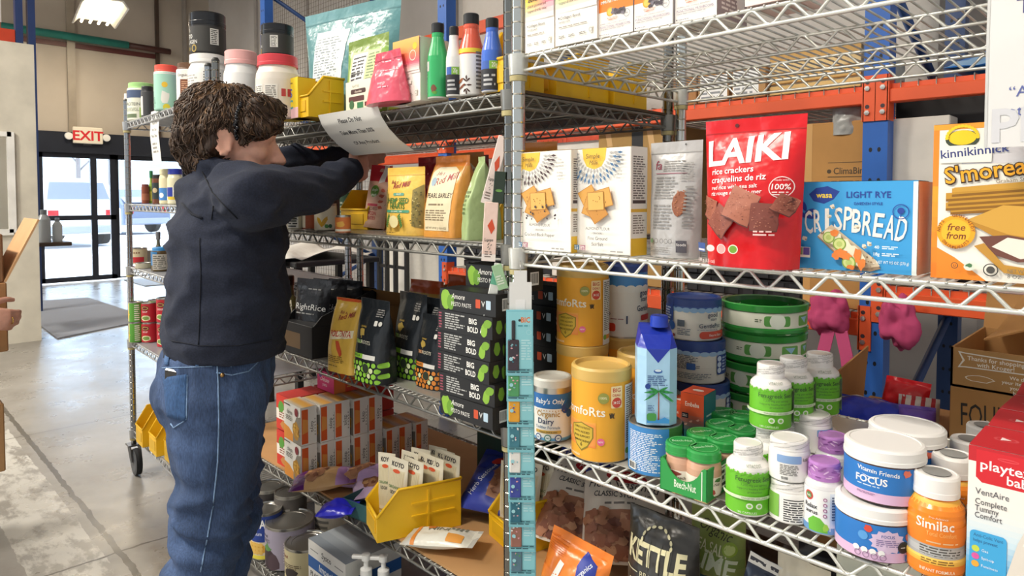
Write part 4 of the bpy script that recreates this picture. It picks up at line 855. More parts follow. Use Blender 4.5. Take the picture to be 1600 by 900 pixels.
# green refills
def refill(d):
    d.r(-70, 26, 280, 72, 'e9ead6'); d.rr(-24, 32, 6, 66, '5da24a', 3); d.e(-9, 49, 9, 'e9f0e0'); d.rr(18, 32, 40, 66, '6fae52', 2); d.p([(22, 60), (36, 60), (30, 40)], '9fd0ea'); d.rr(46, 32, 66, 66, '6fae52', 2); d.p([(50, 60), (62, 60), (56, 40)], '9fd0ea'); d.pa(-34, 44, -26, 56, 2, '5a6a4a'); d.bc(72, 34, 84, 66); d.pa(88, 34, 116, 66, 6, '7a9a5a'); d.t('DIAPER PAIL', 30, 8, 13, 'd5e6c4', w=60); d.r(-10, 3, 16, 23, '2c7a34'); d.e(3, 13, 5, 'dfe8c4', .6)
gr = CY(1129, 1262, 672, 610, Z); HR = rise(gr[0], 466)/4*.985; rR = gr[1]*.97
t0 = None
for i, l in enumerate(('lowest green diaper pail refill of the stack of four', 'second green diaper pail refill from the bottom of the stack', 'third green diaper pail refill from the bottom of the stack', 'top green diaper pail refill with open rim')):
    loc = gr[0]+Vector((.004*(i % 2)-.01, .003*(i % 3), i*HR))
    if t0 is None:
        t0 = thing('diaper_pail_refill', l, 'refill', loc, rad(38), 'green diaper pail refills'); m = MB(); g = '2f8f3a'
        m.lathe([(rR*.55, .001), (rR*.94, .001, g, 'gloss'), (rR, .006, g, 'gloss'), (rR, HR*.2, g, 'gloss'), (rR*.96, HR*.25, g, 'gloss'), (rR*.95, HR*.74, 'e4e6d0', 'gloss'), (rR, HR*.78, g, 'gloss'), (rR*1.01, HR*.97, g, 'gloss'), (rR*.97, HR, '4aa84f', 'gloss'), (rR*.9, HR*.97, g, 'gloss'), (rR*.87, HR*.8, '236f2c', 'gloss'), (rR*.6, HR*.8, '2a7a34', 'gloss'), (rR*.55, HR*.9, g, 'gloss'), (rR*.55, .001, g, 'gloss')], 44); m.build('tub', t0)
        m = MB(); refill(D(m, mcyl(rR*.962), 2*rR, HR)); m.build('printed_label', t0)
    else: dup(t0, l, loc, rad(38+25*i))
# supplement bottles
BPROF = [(0, .93), (.02, .98), (.05, 1), (.82, 1), (.87, .97), (.93, .82), (.97, .68), (1, .66)]
def fenu(d):
    d.H *= 1.27
    G = '6fc22e'; P = [(-40, 6), (-40, 66)]
    d.r(-40, 4, 140, 62, G); [d.e(-38+i*5.6, 62+((i*7) % 5-2)*.8, 3.2, G, n=8) for i in range(33)]
    d.t('VITACOST', 50, 71, 3.6, '7a8a72', w=44, b=0); d.t('Fenugreek Seed', 50, 52, 6.6, '33582a', w=82, b=1); d.t('1,200 mg per serving', 50, 46, 3.2, '3f6a30', w=56, b=0); d.t('Supports healthy breast milk', 50, 41, 3, '3f6a30', w=76, b=0); d.t('production', 50, 36.5, 3, '3f6a30', w=32, b=0)
    d.r(-40, 26.5, 140, 31, 'd6e6c0'); d.t('TARGETED WELLNESS', 50, 27.5, 2.5, '7a8a72', w=62, b=0); d.e(39, 18, 7, 'e8f0dc'); d.e(59, 18, 7, 'e8f0dc'); d.e(39, 18, 4, '8ccc5a'); d.e(59, 18, 4, '8ccc5a'); d.t('180 CAPSULES', 34, 7, 3, 'e8f0dc', w=40, b=0)
    d.r(108, 6, 140, 60, 'f0f0ea'); d.pa(110, 8, 138, 58, 12, '4c4c48')
def sealprint(m, R, z0, h):
    mp = mcyl(R); H = h-z0; c = '8a8a88'
    for i in range(7):
        s = ('SEALED FOR YOUR PROTECTION', 'YOUR PROTECTION SEALED', 'FOR YOUR PROTECTION')[i % 3]; m.txt(mp, s, R*(-2.2+.9*(i % 3))+R*.3*i, z0+H*(.12+.12*i), H*.085, '6a6a68', 'l', 0, rot=rad(12))
g0 = CY(1135, 1200, 809, 679, Z); HB = g0[2]
SCAP = ('ece9e4', 'film')
vb = jar('supplement_bottle', 'white bottle with green label nearest the front edge beside the baby food jars', 'bottle', g0, ('efece6', 'gloss'), SCAP, fenu, rad(43), 'green label supplement bottles', BPROF, .2, .68, lidfn=sealprint)
Pu = at_z(1203, 675, Z+HB); Pu += Vector((Pu.x-CAM.x, Pu.y-CAM.y, 0)).normalized()*g0[1]
dup(vb, 'white bottle with green label hidden at the foot of its pile, behind the front bottle', (Pu.x, Pu.y, Z), rad(43))
dup(vb, 'upper white bottle with green label, leftmost of three on top', (Pu.x, Pu.y, Z+HB), rad(40))
for (px, py, l, l2) in ((1238, 662, 'upper white bottle with green label, middle of three on top', 'lower bottle hidden under the middle of three'), (1279, 652, 'upper white bottle with green label, rightmost of three before the blue upright', 'lower bottle hidden under the rightmost of three')):
    p = at_z(px, py, Z+HB); p += Vector((p.x-CAM.x, p.y-CAM.y, 0)).normalized()*g0[1]; dup(vb, l2, (p.x, p.y, Z), rad(30)); dup(vb, l, (p.x, p.y, Z+HB), rad(46 if px < 1250 else 38))
# white shrink-sealed jars, two high
def factjar(d): d.nutri(20, 8, 76, 92, 9); d.r(84, 10, 90, 92, '9a6a94'); d.r(-30, 20, 12, 96, '7fb84a')
def bluejar(d): d.rr(14, 66, 74, 92, '88a9d4', 3); d.pa(22, 26, 70, 62, 7, '7a7872'); d.bc(24, 10, 44, 22); d.t('kal', 84, 74, 12, '8a8880', w=14)
JP = [(0, .93), (.03, .99), (.06, 1), (.9, 1), (.96, .98), (1, .96)]
gj = CY(1203, 1264, 821, 733, Z); gj = (gj[0], gj[1], gj[2]*.98)
jl = jar('supplement_jar', 'lower white shrink-sealed jar showing its facts panel beside the purple cap jar', 'jar', gj, ('efede8', 'gloss'), SCAP, factjar, rad(36), 'white shrink-sealed jars', JP, .27, .95, 'sealed_lid', sealprint)
gj2 = (gj[0]+Vector((-.002, 0, gj[2]+.001)), gj[1], gj[2])
ju = jar('supplement_jar', 'upper white shrink-sealed jar with a pale blue strip on its label', 'jar', gj2, ('efede8', 'gloss'), SCAP, bluejar, rad(30), 'white shrink-sealed jars', JP, .27, .95, 'sealed_lid', sealprint)
p = at_z(1268, 782, Z); off = Vector((p.x-CAM.x, p.y-CAM.y, 0)).normalized()*.06
dup(jl, 'white shrink-sealed jar hidden low behind the front two', (p+off), rad(80)); dup(ju, 'white shrink-sealed jar on top behind the front two', p+off+Vector((0, 0, gj[2]+.001)), rad(75))
# purple cap jars
def kal(d):
    d.r(-40, 4, 140, 84, 'ececea'); d.r(64, 10, 140, 80, 'd4dcea'); d.r(-40, 4, 140, 16, '6a9acc'); d.st([(10, 6), (6, 24), (22, 34), (40, 32), (56, 20), (60, 6)], '6cb83c'); d.bl(54, 16, 8, 9, '9ac84a', .25)
    d.e(8, 70, 13, 'c8403c'); d.e(8, 70, 9, '5a8a4a'); d.t('KAL', 8, 67.5, 4.5, 'f2efe6', w=14); d.t('Relax', 14, 48, 9, '3a3a42', w=38); d.t('aurus', 16, 38, 8, '3a3a42', w=36); [d.e(52, 68-i*10, 5, '9a5a80') for i in range(4)]; [d.e(52, 68-i*10, 3, 'e4cfdc') for i in range(4)]; d.pa(68, 30, 116, 76, 9, '4a5a7c')
def purpl(m, R, z0, h):
    mp = mcyl(R); rr_ = random.Random(3)
    for i in range(26): u = R*(-2+i*.16); v = z0+(h-z0)*rr_.uniform(.2, .8); m.ell(mp, u, v, R*.2, R*.05, rr_.choice(('dcb8dc', '8a4f96', 'd0a4d4')), n=8, rot=rr_.uniform(-.9, .9))
gk = CY(1258, 1314, 838, 708, Z)
kj = jar('chewables_jar', 'clear jar with purple cap and green dinosaur-hill label at the front edge', 'jar', gk, ('d9d8d8', 'gloss'), ('b57cc0', 'film'), kal, rad(22), 'purple cap jars', [(0, .92), (.03, 1), (.84, 1), (.9, .95), (.95, .84), (1, .8)], .24, .84, lidfn=purpl)
p = at_z(1318, 800, Z); dup(kj, 'clear jar with purple cap hidden behind the gummy jars', p+Vector((-.03, .04, 0)), rad(60))
# gummy jars (the bear on the label is left out)
def gummy(front):
    def fn(d):
        d.r(-75, 6, 270, 94, '2a77c4'); d.r(-75, 6, 270, 30, 'dcb8d8')
        if front:
            d.t('Vitamin Friends', 30, 76, 11, 'f2f4f4', w=58, rot=rad(-3)); d.t('FOCUS', 22, 50, 17, 'f2f4f4', w=42, b=2); d.pa(4, 42, 36, 47, 1, 'cfe2f2'); d.p([(10, 70), (20, 64), (32, 67), (32, 69), (20, 66.5)], 'f2f4f4')
            d.e(80, 62, 7, '4f96d8'); d.e(79, 64, 4, '86b9e4'); d.bl(86, 40, 4, 6, 'd84a3a', .2); d.e(85, 47, 3, '5a9a4a', .5); d.bl(102, 58, 4, 9, 'd84a3a', .2); d.pa(4, 22, 30, 28, 2, 'a884a8'); d.pa(72, 10, 86, 14, 1, '6a6ab0'); d.bl(66, 84, 5, 5, 'd86a50', .2)
            d.r(108, 12, 122, 90, 'e0dccf'); d.pa(110, 14, 120, 88, 8, '55524c')
        else:
            P = []
            for k in range(24): a = 2*PI*k/24; R_ = 1+.1*(-1)**k; P.append((40+21*R_*math.cos(a), 56+27*R_*math.sin(a)))
            d.st(P, 'dcc4e0'); d.t('FOCUS', 40, 66, 7, '3a56a0', w=26); d.pa(26, 44, 54, 62, 4, '8a78a8'); d.t('Vitamin', 84, 68, 10, 'f2f4f4', w=34, rot=rad(8)); d.t('FOCUS', 86, 44, 17, 'f2f4f4', w=38, b=2)
            d.e(10, 64, 6, '5a9edc'); d.bl(16, 82, 5, 5, 'd84a3a', .2); d.bl(67, 68, 4, 6, 'd86a50', .2); d.ri(60, 44, 8, '2c3440', 2.4); d.e(60, 44, 6, '20262e'); d.pa(56, 42, 64, 46, 1, 'cfcfcf')
            for i, x in enumerate((2, 12, 22, 32)): d.e(x, 30-i*.6, 4, 'f0f0ee'); d.ri(x+2, 18, 4, '8a6a8a', .8)
            d.rr(62, 9, 74, 27, '2a77c4', 2); d.t('60', 68, 19, 6, 'f2f4f4', w=8); d.pa(64, 11, 72, 17, 2, 'dfe8f0'); d.pa(78, 10, 100, 24, 4, '8a6a9a'); d.t('kids', 30, 11, 4, '8a6a9a', w=10)
    return fn
GP = [(0, .94), (.03, 1), (.93, 1), (1, .98)]
gv = CY(1310, 1422, 880, 752, Z); gv = (gv[0], gv[1], gv[2])
PB = ('5a3f38', 'gloss'); WL = ('eeece8', 'plast')
vl = jar('gummy_jar', 'lower blue and pink gummy jar with white lid at the front edge', 'jar', gv, PB, WL, gummy(0), rad(46), 'blue gummy jars', GP, .26, 1.03, 'lid', n=44)
gv2 = (gv[0]+Vector((.006, .01, gv[2]+.001)), gv[1], gv[2]*1.02)
vu = jar('gummy_jar', 'upper blue gummy jar with white lettering stacked on another', 'jar', gv2, PB, WL, gummy(1), rad(30), 'blue gummy jars', GP, .26, 1.03, 'lid', n=44)
p = at_z(1415, 760, Z+gv[2]); p += Vector((p.x-CAM.x, p.y-CAM.y, 0)).normalized()*gv[1]*1.0
dup(vl, 'lower gummy jar hidden behind the front pile', (p.x, p.y, Z), rad(80)); dup(vu, 'upper gummy jar behind the front pile, mostly its white lid showing', (p.x, p.y, Z+gv[2]+.001), rad(30))
# orange ready-to-drink bottles
def simi(d):
    d.r(-75, 8, 270, 66, 'ee8422'); d.g(-75, 88, 270, 96, ('f0a030', 'f2c050'), 3); d.t('Similac', 34, 63, 12, 'f8efe2', w=66, b=1); d.t('Pro-Advance', 40, 76, 3, 'f8e6cc', w=50, b=0); d.t('Total Comfort', 46, 55, 5.5, 'f6b060', w=52); d.pa(20, 45, 84, 49, 1, 'f8cf9c')
    d.g(-75, 27, 270, 42, ('9a9a98', 'c4c4c2', 'a2a2a0'), 4); d.pa(8, 28, 84, 41, 4, '55524e', ragged=.3); d.g(-75, 19, 270, 27, ('e8b03a', 'f0c860'), 3); d.pa(12, 20, 78, 26, 2, '8a6428'); d.t('INFANT FORMULA', 40, 9.5, 4, 'f8e6cc', w=60); d.r(112, 8, 140, 90, 'cfc9bd'); d.pa(114, 10, 138, 88, 16, '77726a')
SP = [(0, .9), (.02, .97), (.05, 1), (.25, 1), (.28, .96), (.44, .96), (.48, 1), (.7, 1), (.74, .97), (.8, .98), (.86, .94), (.92, .8), (.97, .7), (1, .68)]
def wcap(m, R, z0, h):
    mp = Map(lambda u, v, o: (u, v, h+o)); m.ell(mp, 0, 0, R*.62, R*.62, '8f8f8c')
gs = CY(1420, 1499, 906, 724, Z)
sb = jar('formula_bottle', 'orange formula bottle with white screw cap at the front beside the red box', 'bottle', gs, ('ef8a26', 'gloss'), ('eceae6', 'plast'), simi, rad(30), 'orange formula bottles', SP, .2, .8, lidfn=wcap)
for k, l in enumerate(('second orange formula bottle in the row, behind the first', 'third orange formula bottle in the row', 'fourth orange formula bottle, farthest back in the row')):
    dup(sb, l, gs[0]+Vector((.003*k, .079*(k+1), 0)), rad(30+8*k))
# baby bottle boxes
def baby(F_, S_, T_):
    d = F_; d.r(0, 0, 100, 100, 'f0ebe2'); d.g(0, 0, 100, 62, ('3ba0d6', '49aadc', 'cfe3ec', 'f0ebe2'), 16); d.r(0, 90, 100, 100, 'c3202a'); d.p([(9, 98), (9, 80), (16, 77), (100, 77), (100, 98)], 'd3212c'); d.ri(45, 94.5, 12, 'e04a50', 1.4, .2)
    d.t('playtex', 14, 86, 6.4, 'fbf0ee', al='l', w=-58, b=1); d.t('baby', 44, 79.2, 6, 'fbf0ee', al='l', w=-32, b=1); d.t('VentAire', 9, 69, 4.2, '55525a', al='l', w=38, b=0); d.t('Complete', 9, 62.5, 4, '4a464c', al='l', w=36, b=0); d.t('Tummy', 9, 58, 4, '4a464c', al='l', w=27, b=0); d.t('Comfort', 9, 53.5, 4, '4a464c', al='l', w=31, b=0)
    d.rr(4, 6, 46, 45, '3fa5da', 6); d.t('Anti-Colic Vent', 8, 41, 2.2, '2c6a9a', al='l', w=34); d.t('helps prevent', 8, 37.6, 2.2, '2c6a9a', al='l', w=28)
    for i, (c, s) in enumerate((('c4d24a', 'Gas'), ('d85aa0', 'Spit-up'), ('e8a83a', 'Fussiness'))): d.e(11, 33-i*5, 4.5, c); d.t(s, 18, 32-i*5, 1.8, 'e8f2f6', al='l', w=20, b=0)
    d.p([(58, 44), (66, 54), (100, 56), (100, 4), (40, 4), (46, 20)], 'ded6ca'); d.p([(63, 43), (69, 51), (100, 53), (100, 44)], 'ece5da'); d.p([(60, 20), (100, 24), (100, 21), (60, 17)], 'c4bcb0'); d.p([(72, 44), (100, 45), (100, 41), (72, 41)], '9ac4de')
    S_.r(0, 0, 100, 100, 'e8e2da'); S_.r(0, 77, 100, 100, 'c3202a'); T_.r(0, 0, 100, 100, 'c3202a')
def babytop(F_, S_, T_): baby(F_, S_, T_); T_.e(34, 50, 15, 'cf4a50', .7); T_.e(34, 50, 11, 'c3202a', .7); T_.p([(28, 44), (40, 50), (28, 58)], 'f0dcd8')
gb = FB(1508, 928, 1650, 694, Z, .085); bb = carton('bottle_box', 'red, cream and blue baby bottle box at the right edge of the near shelf', 'box', gb, .085, 'e8e2da', babytop, 0, 'baby bottle boxes')
for k, l in enumerate(('second red topped baby bottle box, behind the front one', 'third red topped baby bottle box in the row', 'last red topped baby bottle box in the row')):
    dup(bb, l, gb[0]+Vector((0, .089*(k+1), 0)), rad((2, -2, 3)[k]))
# baby food jars in a green tray
pt = at_z(1029, 762, Z); wt = along(pt, XA, 1101); dt = .185; Hh = .048
t = thing('jar_tray', 'green cardboard tray holding small jars with green lids', 'tray', pt+Vector((wt/2, dt/2, 0)), rad(2))
m = MB(); g = '2f9a4a'; n = 12
def dip(u): return Hh*(1-.55*math.sin(PI*max(0, min(1, (u+.5-.12)/.76)))**.6) if abs(u) < .38 else Hh
for y, f in ((-dt/2, 1), (dt/2, -1)):
    vs = []; fs = []
    for i in range(n*2+1): u = i/(n*2)-.5; vs += [(u*wt, y, .0), (u*wt, y, dip(u)), (u*wt, y+.002*f, 0), (u*wt, y+.002*f, dip(u))]
    for i in range(n*2): a = 4*i; b = a+4; fs += [(a, b, b+1, a+1), (a+3, b+3, b+2, a+2), (a+1, b+1, b+3, a+3)]
    m.add(vs, fs, g, 'paper')
m.box(-wt/2, wt/2, -dt/2, dt/2, 0, .0015, 'c9a878', 'card'); m.box(-wt/2, -wt/2+.002, -dt/2, dt/2, 0, Hh, g); m.box(wt/2-.002, wt/2, -dt/2, dt/2, 0, Hh, '288a42'); m.build('tray_body', t)
m = MB(); d = D(m, mfront(dt), wt, Hh); d.t('Beech-Nut', 54, 22, 24, 'e4f2dc', w=46); d.r(88, 4, 90, 92, 'e4f2dc'); d = D(m, mside(wt), dt, Hh); d.nutri(10, 20, 40, 90, 3); m.build('printed_label', t)
def bnut(d): d.r(-60, 4, 250, 58, 'f0e4d4'); d.t('Beech-Nut', 50, 34, 9, '5a4030', w=62); d.bl(22, 50, 16, 7, '8a3a34', .3); d.bl(70, 50, 14, 6, '4a7a3a', .3); d.bl(50, 18, 10, 7, 'b0483a', .3); d.pa(30, 20, 44, 28, 2, '6a5040')
def glid(m, R, z0, h):
    mp = Map(lambda u, v, o: (u, v, h+o)); m.txt(mp, 'Beech-Nut', 0, -.002, R*.3, 'bfe0bf', w=R*1.2); m.ring(mp, 0, 0, R*.78, R*.78, R*.05, '5fb86a')
rj = .0255; k = 0; j0 = None; hj = .066
for iy in range(3):
    for ix in range(2):
        loc = pt+Vector((wt*(.27+.47*ix), .032+.06*iy, .002)); row = ('front', 'middle', 'back')[iy]; l = 'small jar with green lid in the %s row of the tray, %s side' % (row, ('left', 'right')[ix])
        if j0 is None: j0 = jar('baby_food_jar', l, 'jar', (loc, rj, hj), ('d4a68a', 'gloss'), ('2f9a48', 'gloss'), bnut, rad(40), 'baby food jars', [(0, .85), (.05, .97), (.1, 1), (.75, 1), (.88, .95), (1, .86)], .22, 1.0, 'lid', glid)
        else: dup(j0, l, loc, rad(40+17*(ix+iy)))
p0 = at_z(1152, 700, Z)
dup(j0, 'small jar with green lid outside the tray before the green refills', at_z(1160, 706, Z), rad(20))
dup(j0, 'small jar with green lid behind the tray', at_z(1130, 700, Z), rad(60))
# ================================================================ near unit, top shelf
Z = ZC[0]+.001
def zolt(i):
    def fn(F_, S_, T_):
        d = F_; d.r(0, 0, 100, 100, 'f3eee4')
        cs = (('f0d23c', 'f4b03a', 'ee6a78', 'e0508a'), ('a6d86a', 'f0d05a', 'f0a090', 'd86ab0'))[i]
        for k in range(20):
            t = k/20*(len(cs)-1); j = min(int(t), 2); t -= j; A, B = lin(cs[j]), lin(cs[j+1]); d.g(k*5, 44, k*5+5, 100, ('f3eee4', tuple(A[q]*(1-t)+B[q]*t for q in range(3)), tuple(A[q]*(1-t)+B[q]*t for q in range(3))), 8)
        d.t('zolt.', 10, 71, 8, '33302e', al='l', w=38, b=1); d.t('plant powered', 10, 63, 4.4, '6a5a50', al='l', w=64, b=0); d.t('superdrink mix', 10, 56, 4.4, '6a5a50', al='l', w=66, b=0)
        d.e(10, 37, 1.6, '44403c'); d.t('Collagen Boost', 14, 35, 4.2, '44403c', al='l', w=56, b=0); d.t('variety pack', 10, 30, 3, '55504a', al='l', w=34, b=0); d.pa(10, 23, 80, 26, 1, 'a39c92')
        for x in (10, 34, 60): d.pa(x, 9, x+16, 13, 2, '77716a')
        d.rr(84, 9, 91, 18, 'e6e0d4', 1); d.ri(87, 13, 4, '77716a', .8); S_.r(0, 0, 100, 100, 'f0e4d8'); S_.nutri(20, 8, 80, 60)
    return fn
carton('drink_mix_box', 'white drink mix box with yellow to pink corner by the post, top shelf', 'box', FB(821, 84, 866, -26, Z, .06), .06, 'f3eee4', zolt(0), group='drink mix boxes on the near top shelf')
carton('drink_mix_box', 'white drink mix box with green to pink rainbow top on the near top shelf', 'box', FB(868, 73, 933, -40, Z, .06), .06, 'f3eee4', zolt(1), group='drink mix boxes on the near top shelf')
def mush(i):
    def fn(F_, S_, T_):
        d = F_; c = 'ee7f22'; d.r(0, 0, 100, 100, 'f1ece6'); d.H *= .6; d.r(0, 62, 100, 166, c); d.r(30, 62, 100, 63.4, 'f6b070')
        d.t('IMMUNE MULTI BOOST', 50, 84, 8, 'fbf2e6', w=88, b=1, rot=rad(2)); R = random.Random(i); d.e(34, 60, 11, 'f2a52c'); d.e(34, 60, 8, 'f6c356')
        for k in range(16): d.bl(58+R.uniform(-16, 16), 57+R.uniform(-7, 7), 5, 4, R.choice(('5a5158', '77707a', '4a4248')), .3, sd=k)
        d.t('BLOOD ORANGE', 42, 43, 3, 'e0702a', w=40); d.t('SUMMER FRUIT', 42, 38.5, 3, 'e0702a', w=36); d.ri(84, 48, 9, '77727c', 1); d.t('REAL', 84, 47, 3, '55505a', w=11)
        d.t('VITAMIN C, ZINC, VITAMIN D, REISHI ROOT', 6, 30, 3, '5a5560', al='l', w=86, b=0); d.t('FUNCTIONAL MUSHROOMS', 6, 21, 5.4, '6a4f78', al='l', w=88, b=0); d.t('CHAGA, REISHI, LION MANE, TURKEY TAIL', 6, 15.5, 3, '5a5560', al='l', w=70, b=0); d.e(6, 5, 1.6, '44404a'); d.pa(10, 3.6, 40, 6, 1, '77727c')
        S_.r(0, 0, 100, 100, 'b8b0ae' if i < 2 else '9c8f90'); S_.pa(14, 10, 80, 44, 6, 'e6e0dc'); S_.r(0, 50, 100, 100, 'b5462e'); S_.rr(64, 14, 90, 40, 'eae6e2', 2); T_.r(0, 0, 100, 100, c)
    return fn
for i, (a, l) in enumerate(((FB(936, 60, 989, -44, Z, .075), 'orange and white mushroom drink box, leftmost of three'), (FB(991, 49, 1051, -62, Z, .075), 'orange and white mushroom drink box, middle of three'), (FB(1055, 37, 1120, -82, Z, .09), 'orange and white mushroom drink box showing its red-brown side, rightmost of three'))):
    carton('mushroom_drink_box', l, 'box', a, .075 if i < 2 else .09, 'f1ece6', mush(i), group='mushroom drink boxes')
def pinkb(F_, S_, T_): F_.g(0, 0, 100, 100, ('f4e2dc', 'f2cfc8', 'eec0b8')); F_.ri(55, 10, 14, 'fbf2ee', 2); F_.pa(8, 6, 30, 24, 4, 'b08a84'); F_.t('boost', 40, 60, 9, '8a4a4a', w=50)
carton('drink_mix_box', 'pale pink box on the near top shelf right of the mushroom boxes', 'box', FB(1164, 11, 1250, -120, Z, .08), .08, 'f2d8d0', pinkb)
# ================================================================ near unit, bottom shelf: bags
Z = ZC[3]+.0065
def kettle(d):
    d.t('KETTLE', 50, 67, 15, 'd6cfa6', w=-82, b=.05); [d.r(x, 64, x+1, 84, '3a3a36') for x in (15, 27, 44, 60, 73)]; d.t('BRAND', 50, 58, 4.4, 'c9c3a2', w=32, b=0); d.r(8, 60, 30, 60.7, 'c9c3a2'); d.r(70, 60, 92, 60.7, 'c9c3a2'); d.t('KRINKLE', 52, 46, 7.5, 'd6cfa6', w=-72, b=2, rot=rad(-3)); d.t('CUT', 56, 36, 7.5, 'd6cfa6', w=-36, b=2, rot=rad(-3)); d.rr(10, 34, 38, 43, 'e2b632', 3); d.t('DARK', 24, 36.5, 4, '3a3a36', w=20); d.t('POTATO CHIPS', 52, 26, 5, 'c9c3a2', w=60)
    for k in range(9): a = rad(90+24*(k-4)); d.e(52+20*math.cos(a), 84+9*math.sin(a), 3, 'd6cfa6', .5, rot=a+PI/2)
    for i in range(5): d.bl(25+i*13, 12, 9, 8, 'd9a63c', .2, sd=i)
pouch('chip_bag', 'black chip bag with large cream lettering below the near shelf', 'chip bag', FY(968, 1076, 793, .07, Z, .06), .085, '35332f', kettle, 0, bot=-1, p=2.2, top=.96, wr=.006, sd=3, tw=1.0)
def orange(d):
    d.g(0, 30, 100, 60, ('f0d9a0', 'f0913a', 'ee7f2c')); d.p([(16, 10), (28, 10), (40, 72), (32, 74)], 'f0efe8'); d.t('BAKED', 27, 40, 6, '2c3a6a', w=22, rot=rad(80)); d.st([(62, 92), (84, 84), (88, 68), (78, 58), (64, 62), (58, 76)], '24389c'); d.t('organics', 73, 74, 5.4, 'e8ecf4', w=24, rot=rad(60)); d.pa(42, 44, 64, 56, 3, '6a4a2a'); R = random.Random(6)
    for i in range(16): d.bl(R.uniform(42, 96), R.uniform(2, 34), 12, 8, R.choice(('e2c24a', 'ecd468', 'd2ae3a')), .25, sd=i, rot=R.uniform(0, 3))
    for i in range(7): d.r(3, 78+i*2, 34, 78.6+i*2, 'd96a1c')
pouch('snack_bag', 'orange snack bag with a dark blue badge at the foot of the razor strip', 'snack bag', FY(818, 912, 838, -.012, Z+.005, .06, rad(8)), .07, 'ee8432', orange, rad(8), bot=-1, wr=.008, sd=5, tilt=(rad(-12), rad(9)))
def stuffing(d):
    d.r(0, 0, 100, 100, 'e0d6c8'); d.p([(0, 100), (100, 100), (100, 86), (60, 92), (0, 84)], '2b3688'); d.e(55, 76, 26, 'b8242c', .32, rot=rad(-10)); d.t('Pepperidge', 55, 75, 5, 'f4e8e0', w=42, rot=rad(-8)); d.t('Herb Seasoned', 50, 64, 9, '3a3a3c', w=86, b=0, sh=.2, rot=rad(-6)); d.t('CLASSIC STUFFING', 50, 55, 5.5, '33343a', w=70, b=1, rot=rad(-5)); d.pa(30, 48, 70, 52, 1, '77716a')
    R = random.Random(8); d.r(4, 2, 96, 44, 'a06a4c')
    for i in range(70): d.bl(R.uniform(8, 92), R.uniform(5, 42), 7, 6, R.choice(('8a5138', 'b27a58', '6e3d2c', 'c08f6c', '9a6044')), .35, sd=i)
sf = pouch('stuffing_bag', 'cream stuffing bag with blue top lying beside the brown cardboard near the post', 'bag', (at_z(845, 905, Z)+Vector((.0, .08, .035)), .17, .22), .07, 'd8cdbf', stuffing, rad(20), bot=-1, wr=.007, sd=9, tilt=(rad(-48), rad(6)), group='stuffing bags')
s2 = sf.copy(); COL.objects.link(s2); s2.location = at_z(915, 930, Z)+Vector((.03, .08, .04)); s2.rotation_euler = (rad(-42), rad(-6), rad(28)); s2['label'] = 'cream stuffing bag between the orange snack bag and the black chip bag'
pouch('bread_bag', 'dark navy bag with clear crinkled neck at the back of the bottom shelf', 'bag', (at_z(950, 800, Z)+Vector((0, -.02, .03)), .16, .16), .07, lambda x, y: '1f2340' if y > 55 or abs(x-50) > 30 else 'a39a90', lambda d: d.pa(20, 20, 70, 50, 5, '8a8a9a'), rad(34), bot=-1, wr=.01, sd=12, tilt=(rad(-58), rad(14)))
def lime(d):
    d.g(0, 0, 100, 100, ('b79a6a', 'c2a878', '7f9a4a', 'a8b060')); d.t('Organic', 50, 84, 7, '3c3a2a', w=60, b=0, sh=.2, rot=rad(-8)); d.t('SEA SALT', 50, 72, 8, 'e6e8c8', w=66); d.t('LIME', 56, 60, 13, 'e2ecd0', w=70, b=2, rot=rad(-8)); d.rr(8, 44, 24, 60, '2f3a3c', 3); d.r(28, 46, 52, 56, '3f5f6a'); d.p([(0, 32), (100, 22), (100, 32), (0, 42)], '5a9a3c'); d.t('TORTILLA', 50, 29, 6, 'e8f0d8', w=60, rot=rad(-6)); R = random.Random(3)
    for i in range(12): d.bl(R.uniform(10, 90), R.uniform(4, 24), 14, 9, R.choice(('d9c08a', 'c9a868', 'e4d0a0')), .2, sd=i)
    for x, y in ((82, 78), (14, 74), (90, 52)): d.e(x, y, 11, '9ab83c'); d.e(x, y, 8, 'cfe08a')
pouch('chip_bag', 'green and tan lime chip bag behind the black chip bag', 'chip bag', FY(1066, 1150, 792, .17, Z, .06), .08, 'a9a060', lime, 0, bot=-1, wr=.006, sd=14)
def navyb(d): d.p([(0, 100), (100, 100), (100, 93), (0, 93)], 'c9c6be'); d.pa(2, 94, 98, 99, 1, '2c2c34'); d.t('SIP', 56, 78, 13, 'e6ecf0', w=40, b=1, rot=rad(-10)); d.ri(56, 76, 34, '3c7a96', 2, .7); [d.e(50, 60, 20+i*6, '2b5a78', .2) for i in range(1)]
pouch('chip_bag', 'navy chip bag with white crimped top at the lower edge of the photo', 'chip bag', FY(1098, 1212, 868, .035, Z, .06), .07, '1b2436', navyb, rad(6), bot=-1, wr=.007, sd=17, tilt=(rad(-6), rad(12)))
pouch('snack_bag', 'crumpled cream bag right of the navy chip bag under the near shelf', 'snack bag', FY(1196, 1282, 872, .06, Z, .06), .07, 'cdc3ac', lambda d: d.r(4, 30, 90, 62, '1f2434'), rad(-5), bot=-1, wr=.012, sd=19)
pouch('snack_bag', 'pale green bag with dark lettering under the blue gummy jars', 'snack bag', FY(1290, 1420, 850, .055, Z, .06), .07, 'b9c29a', lambda d: (d.g(0, 0, 100, 100, ('7d9a4e', 'a9b884', 'dcd9cc')), d.t('ar', 46, 72, 14, '2c2c2a', w=34, b=1), d.pa(30, 62, 70, 68, 1, '6a6a60')), rad(3), bot=-1, wr=.006, sd=21)
